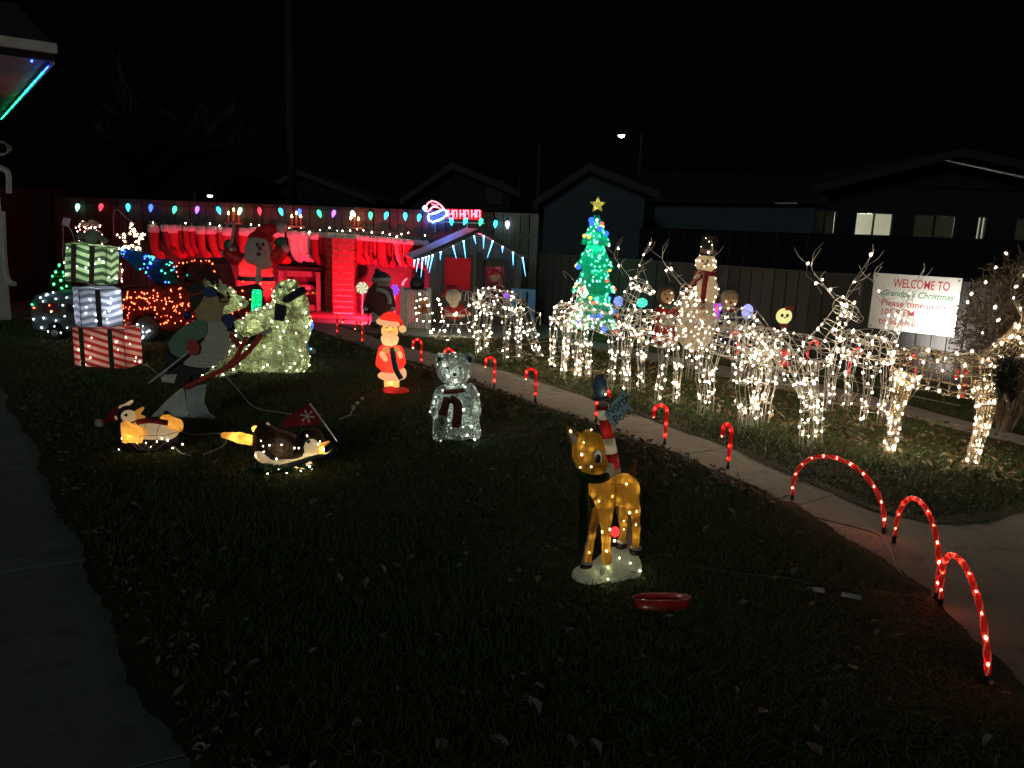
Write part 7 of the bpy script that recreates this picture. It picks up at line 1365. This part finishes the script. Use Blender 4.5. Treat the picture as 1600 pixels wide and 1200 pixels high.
def blow_santa():
    Y = 7.6; w = lambda x, y, e=0: W(x, y, Y+e); k = S(613, 560, Y); root = T('santa_light_figure', 'glowing plastic figure in red Santa suit and blue scarf on the lawn', 'figure', Vector((w(614, 614).x, Y, .0)))
    tr = lambda n, c, t, l=.2: M(n, c, .45, .06, 20, trans=.6, tcol=t, lit=l); RD, CR_, SK, SH_ = tr('blow_red', (.6, .03, .025), (1, .045, .03), .3), tr('blow_cream', (.75, .6, .38), (1, .74, .4), .75), tr('blow_skin', (.7, .45, .2), (1, .58, .2), .5), tr('blow_dark_red', (.4, .03, .03), (.6, .03, .025), .35)  # shell emission added where the inner bulbs do not reach
    solid('coat', [E_(w(611, 565), (21*k, 15*k, 22*k)), E_(w(609, 550), (15*k, 12*k, 14*k)), C_(w(598, 546), w(594, 568), 7*k, 7*k), C_(w(624, 546), w(628, 566, -.03), 6*k, 6*k)], .011, RD, root, .03)
    solid('hem', [E_(w(612, 587), (22*k, 17*k, 8*k)), E_(w(628, 583), (7*k, 10*k, 9*k))], .011, CR_, root, .02); solid('legs', [C_(w(606, 592), w(606, 603), 6*k, 6*k), C_(w(618, 592), w(618, 603), 6*k, 6*k)], .01, SK, root, .02)
    solid('shoes', [E_(w(610, 609, -.02), (12*k, 10*k, 6*k)), E_(w(626, 610, -.02), (13*k, 9*k, 5*k))], .01, SH_, root, .02); solid('head', [E_(w(609, 517), (13*k, 11*k, 13*k))], .009, SK, root)
    solid('beard', [E_(w(609, 529, -.03), (14*k, 10*k, 8*k)), E_(w(609, 535, -.03), (12*k, 10*k, 6*k)), E_(w(609, 522, -.05), (8*k, 6*k, 4*k))], .009, CR_, root, .02); MB().sphere(w(609, 518, -.075), 2.4*k, 8, 6).build('nose', SK, root, smooth=True)
    for x in (604, 614): MB().sphere(w(x, 512, -.064), 1.3*k, 8, 6).build('eye', BLACK, root)
    solid('hat', [E_(w(609, 498), (15*k, 13*k, 10*k)), C_(w(614, 497), w(625, 505), 8*k, 5*k)], .009, RD, root, .02); mb = MB(); c = w(607, 504); mb.tube([c+Vector((15*k*math.cos(t), 13*k*math.sin(t), -1.5*k*math.cos(t))) for t in np.linspace(0, 6.283, 17)[:-1]], 4.2*k, 8, closed=True); mb.build('hat_band', CR_, root, smooth=True); MB().sphere(w(629, 514), 6*k, 10, 8).build('pompom', CR_, root, smooth=True)
    mb = MB(); mb.tube(spl([w(613, 543, -.1), w(615, 560, -.125), w(619, 578, -.13), w(627, 592, -.12)], 3), 4.2*k, 8, flat=.45); mb.build('scarf', M('blow_blue', (.06, .2, .3), .5, .25, 40, trans=.4), root, smooth=True)
    solid('cuff', [C_(w(597, 553, -.1), w(602, 561, -.11), 4.5*k, 4*k)], .008, CR_, root); solid('mitten', [E_(w(603, 547, -.1), (6*k, 5*k, 5*k))], .008, SK, root); solid('cuff', [C_(w(624, 551, -.09), w(626, 557, -.1), 3.5*k, 3.5*k)], .008, CR_, root); solid('mitten', [E_(w(620, 546, -.1), (5*k, 4*k, 5*k))], .008, SK, root)
    bulbs([w(611, 565), w(610, 550), w(612, 580)], 'inner_bulb', EM('blow_inner', (1, .86, .6), 40), root, .02, True, 1); bulbs([w(609, 518), w(609, 499), w(612, 597), w(612, 608), w(609, 530)], 'inner_bulb', EM('blow_inner_small', (1, .86, .6), 45), root, .012, True, 1)
blow_santa()
def cub():
    Y = 6.05; w = lambda x, y, e=0: W(x, y, Y+e); k = S(710, 630, Y); SVt = tinsel('silver_cub_tinsel', (.62, .66, .6), (.05, .053, .05), .45, 44); root = T('tinsel_bear_cub', 'silver white tinsel bear cub with red plaid scarf on the lawn', 'bear', Vector((w(712, 686).x, Y, .0)))
    o, v, f = solid('body', [E_(w(712, 645), (33*k, 28*k, 36*k)), E_(w(713, 668), (37*k, 32*k, 18*k)), C_(w(690, 615, -.05), w(682, 640, -.1), 11*k, 10*k), C_(w(734, 612, -.05), w(742, 640, -.1), 12*k, 10*k), C_(w(690, 655, -.12), w(685, 680, -.16), 12*k, 9*k), C_(w(735, 655, -.12), w(742, 678, -.14), 12*k, 9*k), E_(w(712, 612), (26*k, 22*k, 14*k))], .014, SVt, root, .03)
    o, vh, fh = solid('head', [E_(w(710, 577), (27*k, 24*k, 25*k)), E_(w(710, 590, -.1), (14*k, 10*k, 12*k)), E_(w(688, 560), (8*k, 6*k, 9*k)), E_(w(733, 560), (8*k, 6*k, 9*k))], .011, SVt, root, .025)
    for x in (687, 734): MB().sphere(w(x, 562, -.035), (3.5*k, 2*k, 5.5*k), 8, 6).build('ear_lining', BLACK, root, smooth=True)
    for x in (700, 719): MB().sphere(w(x, 575, -.115), 2*k, 8, 6).build('eye', BLACK, root, smooth=True)
    MB().sphere(w(710, 585, -.155), 3*k, 8, 6).build('nose', BLACK, root, smooth=True)
    PLD = M('plaid_red', (.2, .03, .025), .8, .4, 26, .4, col2=(.06, .02, .02)); mb = MB(); c = w(711, 607); mb.tube([c+Vector((25*k*math.cos(t), 22*k*math.sin(t), 3*k*math.cos(t))) for t in np.linspace(0, 6.283, 19)[:-1]], 3.6*k, 7, closed=True); sc_ = mb.build('scarf', PLD, root, smooth=True)
    for px in ([(700, 622), (692, 645), (690, 665), (688, 684)], [(703, 622), (714, 630), (715, 650), (711, 668)]): mb = MB(); mb.tube(spl([w(x, y, -.16) for x, y in px], 3), [6*k]*3+[7*k]*6+[5*k], 8, flat=.3); mb.build('scarf_tail', PLD, sc_, smooth=True)
    mb = MB(); squiggles(mb, v, f, 330, .05, .0034); squiggles(mb, vh, fh, 130, .04, .003); mb.build('tinsel_wire', M('silver_wire', (.75, .78, .72), .25), root, kind='stuff')
    CB = EM('cub_bulb', (.9, 1, .86), 50); bulbs(scatter(v, f, 26, .07, .004)+scatter(vh, fh, 10, .06, .003), 'bulb', CB, root, .0075, True, 1); bulbs(scatter(v, f, 22, .09, -.025)+scatter(vh, fh, 8, .07, -.022), 'inner_bulb', EM('cub_near', (.9, 1, .85), 140), root, .0065, False, 1); bulbs([w(680, 683, -.18), w(746, 655, -.12), w(730, 680, -.15), w(700, 588, -.16), w(712, 595, -.155), w(745, 640, -.13)], 'bulb', CB, root, .0105, True, 1)
    bulbs([w(710, 578), w(708, 592, -.08), w(712, 640), w(700, 660), w(735, 650, -.04), w(738, 665, -.05), w(688, 630, -.03), w(722, 610)], 'inner_bulb', EM('cub_inner', (.9, 1, .85), 110), root, .013, True, 1)
cub()
def fawn():
    Y = 3.62; w = lambda x, y, e=0: W(x, y, Y+e); k = S(945, 780, Y); root = T('light_up_fawn', 'golden lit fawn with green scarf standing on a snow mound', 'fawn', Vector((w(945, 905).x, Y, .0))); GD = M('fawn_gold', (.26, .13, .016), .6, .25, 30, .5, 110, trans=.5, tcol=(.48, .27, .04)); WHf = M('fawn_white', (.7, .68, .62), .6, .1, 30, .3, 90, trans=.4)
    o, v, f = solid('body', [E_(w(948, 768), (26*k, 17*k, 24*k)), E_(w(975, 766), (25*k, 17*k, 27*k)), C_(w(945, 785, -.02), w(946, 812, -.02), 16*k, 10*k), E_(w(985, 785), (14*k, 14*k, 18*k)), C_(w(930, 765), w(926, 745), 12*k, 11*k),
        C_(w(932, 800, -.025), w(924, 836, -.025), 7.5*k, 6*k), C_(w(924, 836, -.025), w(918, 876, -.025), 6*k, 6.5*k), C_(w(947, 805, -.03), w(947, 840, -.03), 9*k, 7*k), C_(w(947, 840, -.03), w(948, 878, -.03), 7*k, 7.5*k), C_(w(975, 795, .03), w(974, 818, .03), 8*k, 6*k), C_(w(974, 818, .03), w(971, 846, .03), 6*k, 6*k), C_(w(992, 795), w(994, 825), 9*k, 6*k), C_(w(994, 825), w(993, 856), 6*k, 6*k)], .0062, GD, root, .012)
    o, vh, fh = solid('head', [E_(w(920, 705), (26*k, 22*k, 34*k)), E_(w(926, 725, -.01), (24*k, 20*k, 20*k)), C_(w(905, 692), w(896, 682), 10*k, 10*k), C_(w(896, 682), w(886, 667), 10*k, 3.5*k)], .006, GD, root, .012)
    bulbs(scatter(v, f, 46, .035, -.011)+scatter(vh, fh, 14, .035, -.011), 'inner_bulb', EM('fawn_near', (1, .8, .4), 42), root, .0034, False, 1)
    FWIRE = M('frame_wire_brown', (.06, .035, .012), .5); seams(root, v, f, [(2, w(950, 752).z), (2, w(950, 790).z), (0, w(960, 770).x)], .0014, FWIRE); seams(root, vh, fh, [(2, w(920, 700).z), (2, w(920, 722).z), (0, w(916, 700).x)], .0014, FWIRE)
    solid('muzzle', [E_(w(946, 737, -.01), (14*k, 12*k, 11*k)), C_(w(945, 735, -.01), w(953, 730, -.01), 10*k, 7*k)], .006, WHf, root, .01); solid('ear_lining', [C_(w(898, 687, -.025), w(890, 674, -.022), 6*k, 2.5*k)], .005, WHf, root)
    e = w(931, 714, -.055); MB().sphere(e, (9*k, 4*k, 14*k), 12, 8, rot=Matrix.Rotation(-.2, 3, 'Y')).build('eye', M('eye_white', (.85, .85, .82), .4, .03, lit=.12), root, smooth=True); MB().sphere(w(934, 717, -.066), (5*k, 2*k, 7.5*k), 10, 7).build('iris', M('eye_brown', (.08, .03, .015), .3), root, smooth=True); MB().sphere(w(935, 718, -.071), (3*k, 1.2*k, 5*k), 10, 7).build('pupil', BLACK, root, smooth=True)  # faint glow added to the eye white, which holds no lamp
    solid('antler_nub', [E_(w(912, 679), (6*k, 5*k, 5*k))], .005, brn_ if (brn_ := MATS['paint_dark_brown']) else None, root); solid('antler_nub', [E_(w(926, 677), (8*k, 6*k, 6*k))], .005, MATS['paint_dark_brown'], root)
    solid('tail', [C_(w(984, 752, .01), w(994, 722, .01), 8*k, 3*k)], .006, GD, root)
    HF_ = M('hoof_black', (.02, .018, .016), .4)
    for x, y, ee in ((916, 885, -.025), (947, 888, -.03), (970, 852, .03), (993, 862, 0)):
        solid('hoof', [E_(w(x, y, ee), (10.5*k, 9*k, 6.5*k))], .005, HF_, root); MB().sphere(w(x+1, y-6, ee), (9.5*k, 8.5*k, 4*k), 10, 7).build('hoof_trim', WHf, root, smooth=True)
    GS_ = tinsel('green_scarf_tinsel', (.03, .22, .08), (.006, .04, .016), .3, 120); mb = MB(); mb.tube(spl([w(905, 738, -.03), w(920, 748, -.07), w(938, 748, -.07), w(948, 744, -.04)], 3), 7*k, 9).tube(spl([w(914, 748, -.05), w(913, 780, -.055), w(912, 820, -.05), w(910, 858, -.045)], 3), [6*k, 6*k, 7*k, 7*k, 8*k, 8*k, 8*k, 8*k, 7*k, 5*k], 9, flat=.5); mb.build('scarf', GS_, root, smooth=True)
    SN = M('snow_mound_cloth', (.55, .56, .46), .7, .12, 14, .5, 60, trans=.45, tcol=(.7, .72, .48), lit=.1); solid('snow_mound', [E_(w(920, 902, -.03), (28*k, 30*k, 18*k)), E_(w(950, 895, 0), (32*k, 30*k, 26*k)), E_(w(980, 888, .04), (23*k, 28*k, 30*k)), E_(w(960, 880, .04), (26*k, 24*k, 26*k))], .009, SN, root, .02)
    mb = MB(); mb.tube([w(922, 826, -.06), w(909, 882, -.05)], .003, 5); mb.build('stake', WIRE, root)
    FB = EM('fawn_bulb', (1, .78, .36), 40); pts = [w(x, y, e_) for x, y, e_ in ((912, 692, -.075), (909, 711, -.082), (907, 731, -.07), (924, 730, -.08), (892, 674, -.035), (924, 672, -.03), (957, 776, -.055), (936, 784, -.06), (979, 757, -.055), (995, 768, -.03), (941, 832, -.055), (953, 828, -.055), (984, 802, -.05), (995, 800, -.035), (994, 821, -.03), (921, 864, -.05), (948, 862, -.06), (975, 828, .005), (975, 815, .0))]; bulbs([Vector((p.x, p.y+.007, p.z)) for p in pts], 'bulb', FB, root, .0062, True, 1)
    bulbs([w(x, y, e_) for x, y, e_ in ((915, 700, 0), (920, 722, 0), (948, 770, 0), (975, 765, 0), (988, 785, 0), (946, 800, -.02), (947, 845, -.03), (921, 850, -.025), (993, 825, 0), (973, 830, .03), (946, 737, -.01))], 'inner_bulb', EM('fawn_inner', (1, .8, .4), 5), root, .0065, True, 1); bulbs([w(x, y, e_) for x, y, e_ in ((950, 888, -.06), (985, 880, -.05), (968, 872, -.04), (998, 890, 0), (930, 897, -.06))], 'mound_bulb', EM('mound_inner', (1, 1, .6), 40), root, .0065, True, 1); bulbs([w(1000, 892, -.02), w(950, 905, -.13), w(960, 845, -.03)], 'mound_bulb', EM('mound_out', (1, .95, .5), 120), root, .006, True, 1)
    MB().sphere(w(961, 831, -.0), (7*k, 6*k, 9*k), 10, 7).build('red_ornament', EM('red_ornament_glow', (1, .05, .05), 1.0), root, smooth=True)
    # north pole sign post
    Yp = 3.75; wp = lambda x, y, e=0: W(x, y, Yp+e); kp = S(950, 680, Yp); sp_ = T('north_pole_sign', 'striped candy post with pale blue North Pole arrow behind the fawn', 'sign', Vector((wp(964, 880).x, Yp, .0))); a, b = wp(941, 632), wp(966, 765); RDp, WHp = M('post_red', (.5, .03, .03), .4, .1, trans=.45), M('post_white', (.6, .58, .52), .5, .1, trans=.45)
    cuts = [0, .05, .16, .38, .56, .74, .9, 1.0, 1.9]
    for i in range(len(cuts)-1): mb = MB(); mb.tube([a+(b-a)*cuts[i], a+(b-a)*(cuts[i]+cuts[i+1])/2, a+(b-a)*cuts[i+1]], 9.5*kp, 12); mb.build('post_band', (RDp if i % 2 == 0 else WHp), sp_, smooth=True)
    MB().sphere(wp(938, 604), (12*kp, 11*kp, 20*kp), 14, 9, rot=Matrix.Rotation(-.12, 3, 'Y')).build('blue_cap', M('cap_blue_grey', (.12, .24, .36), .5, .15), sp_, smooth=True); mb = MB(); mb.lathe([(13*kp, 0), (15*kp, -2*kp), (8*kp, -4*kp)], wp(940, 622), 14); mb.build('cap_rim', M('rim_navy', (.02, .03, .06), .5), sp_); MB().sphere(wp(942, 630, -.03), (7*kp, 6*kp, 6*kp), 10, 7).build('cream_knob', WHp, sp_, smooth=True)
    e2 = -.055; AR = M('arrow_pale_blue', (.5, .72, .82), .6, .08); px = [(944, 648), (976, 609), (979, 630), (990, 641), (976, 645), (960, 670)]; mb = MB(); mb.plate([wp(x, y, e2) for x, y in px], (0, .012, 0)); ar = mb.build('arrow_board', AR, sp_)
    p = wp(951, 652, e2-.002)-OFF[sp_]; ink = M('sign_ink', (.015, .03, .05), .6); rt = (R(90), R(-42), 0); text('lettering', 'North', 20*kp, ink, sp_, p, rt, .15, .0008, .85); text('lettering', 'Pole', 20*kp, ink, sp_, wp(963, 664, e2-.002)-OFF[sp_], rt, .15, .0008, .85)
    bulbs([a.lerp(b, q)+Vector((0, -.005, 0)) for q in (.1, .3, .5, .7, .9)], 'inner_bulb', EM('post_inner', (1, .85, .6), 14), sp_, .006, True, 1); bulbs([wp(946, 616, -.05)], 'bulb', WARMS, sp_, .005, True, 1)
fawn()
def dish():
    a, b = G(990, 950), G(1076, 952); c = (a+b)/2; L = (b-a).length; root = T('red_tray', 'shallow red plastic tray lying on the dark lawn before the fawn', 'tray', c); RM = M('tray_red', (.6, .03, .02), .3, .12, 12, coat=.4); mb = MB(); n = 28; rings = []
    for s_, z in ((.84, .012), (.93, .03), (1.0, .062), (1.03, .064), (1.02, .056), (.9, .0)):
        rings.append([c+Vector((s_*L/2*(abs(math.cos(t))**.8*(1 if math.cos(t) > 0 else -1)), s_*.034*math.sin(t), z*.9+.006*math.cos(t))) for t in np.linspace(0, 6.283, n+1)[:-1]])
    for r in rings: mb.v += [tuple(p) for p in r]
    for i in range(len(rings)-1):
        for j in range(n): mb.f.append((i*n+j, i*n+(j+1) % n, (i+1)*n+(j+1) % n, (i+1)*n+j)); mb.m.append(0)
    mb.f.append(tuple(range(n))); mb.m.append(0); mb.f.append(tuple(range(6*n-1, 5*n-1, -1))); mb.m.append(0); mb.build('bowl', RM, root, smooth=True)
    mb = MB(); mb.tube([c+Vector((1.03*L/2*(abs(math.cos(t))**.8*(1 if math.cos(t) > 0 else -1)), .0355*math.sin(t), .057+.006*math.cos(t))) for t in np.linspace(0, 6.283, n+1)[:-1]], .004, 5, closed=True); mb.build('rim', M('tray_rim', (.6, .12, .1), .25, .1), root, smooth=True)
dish()
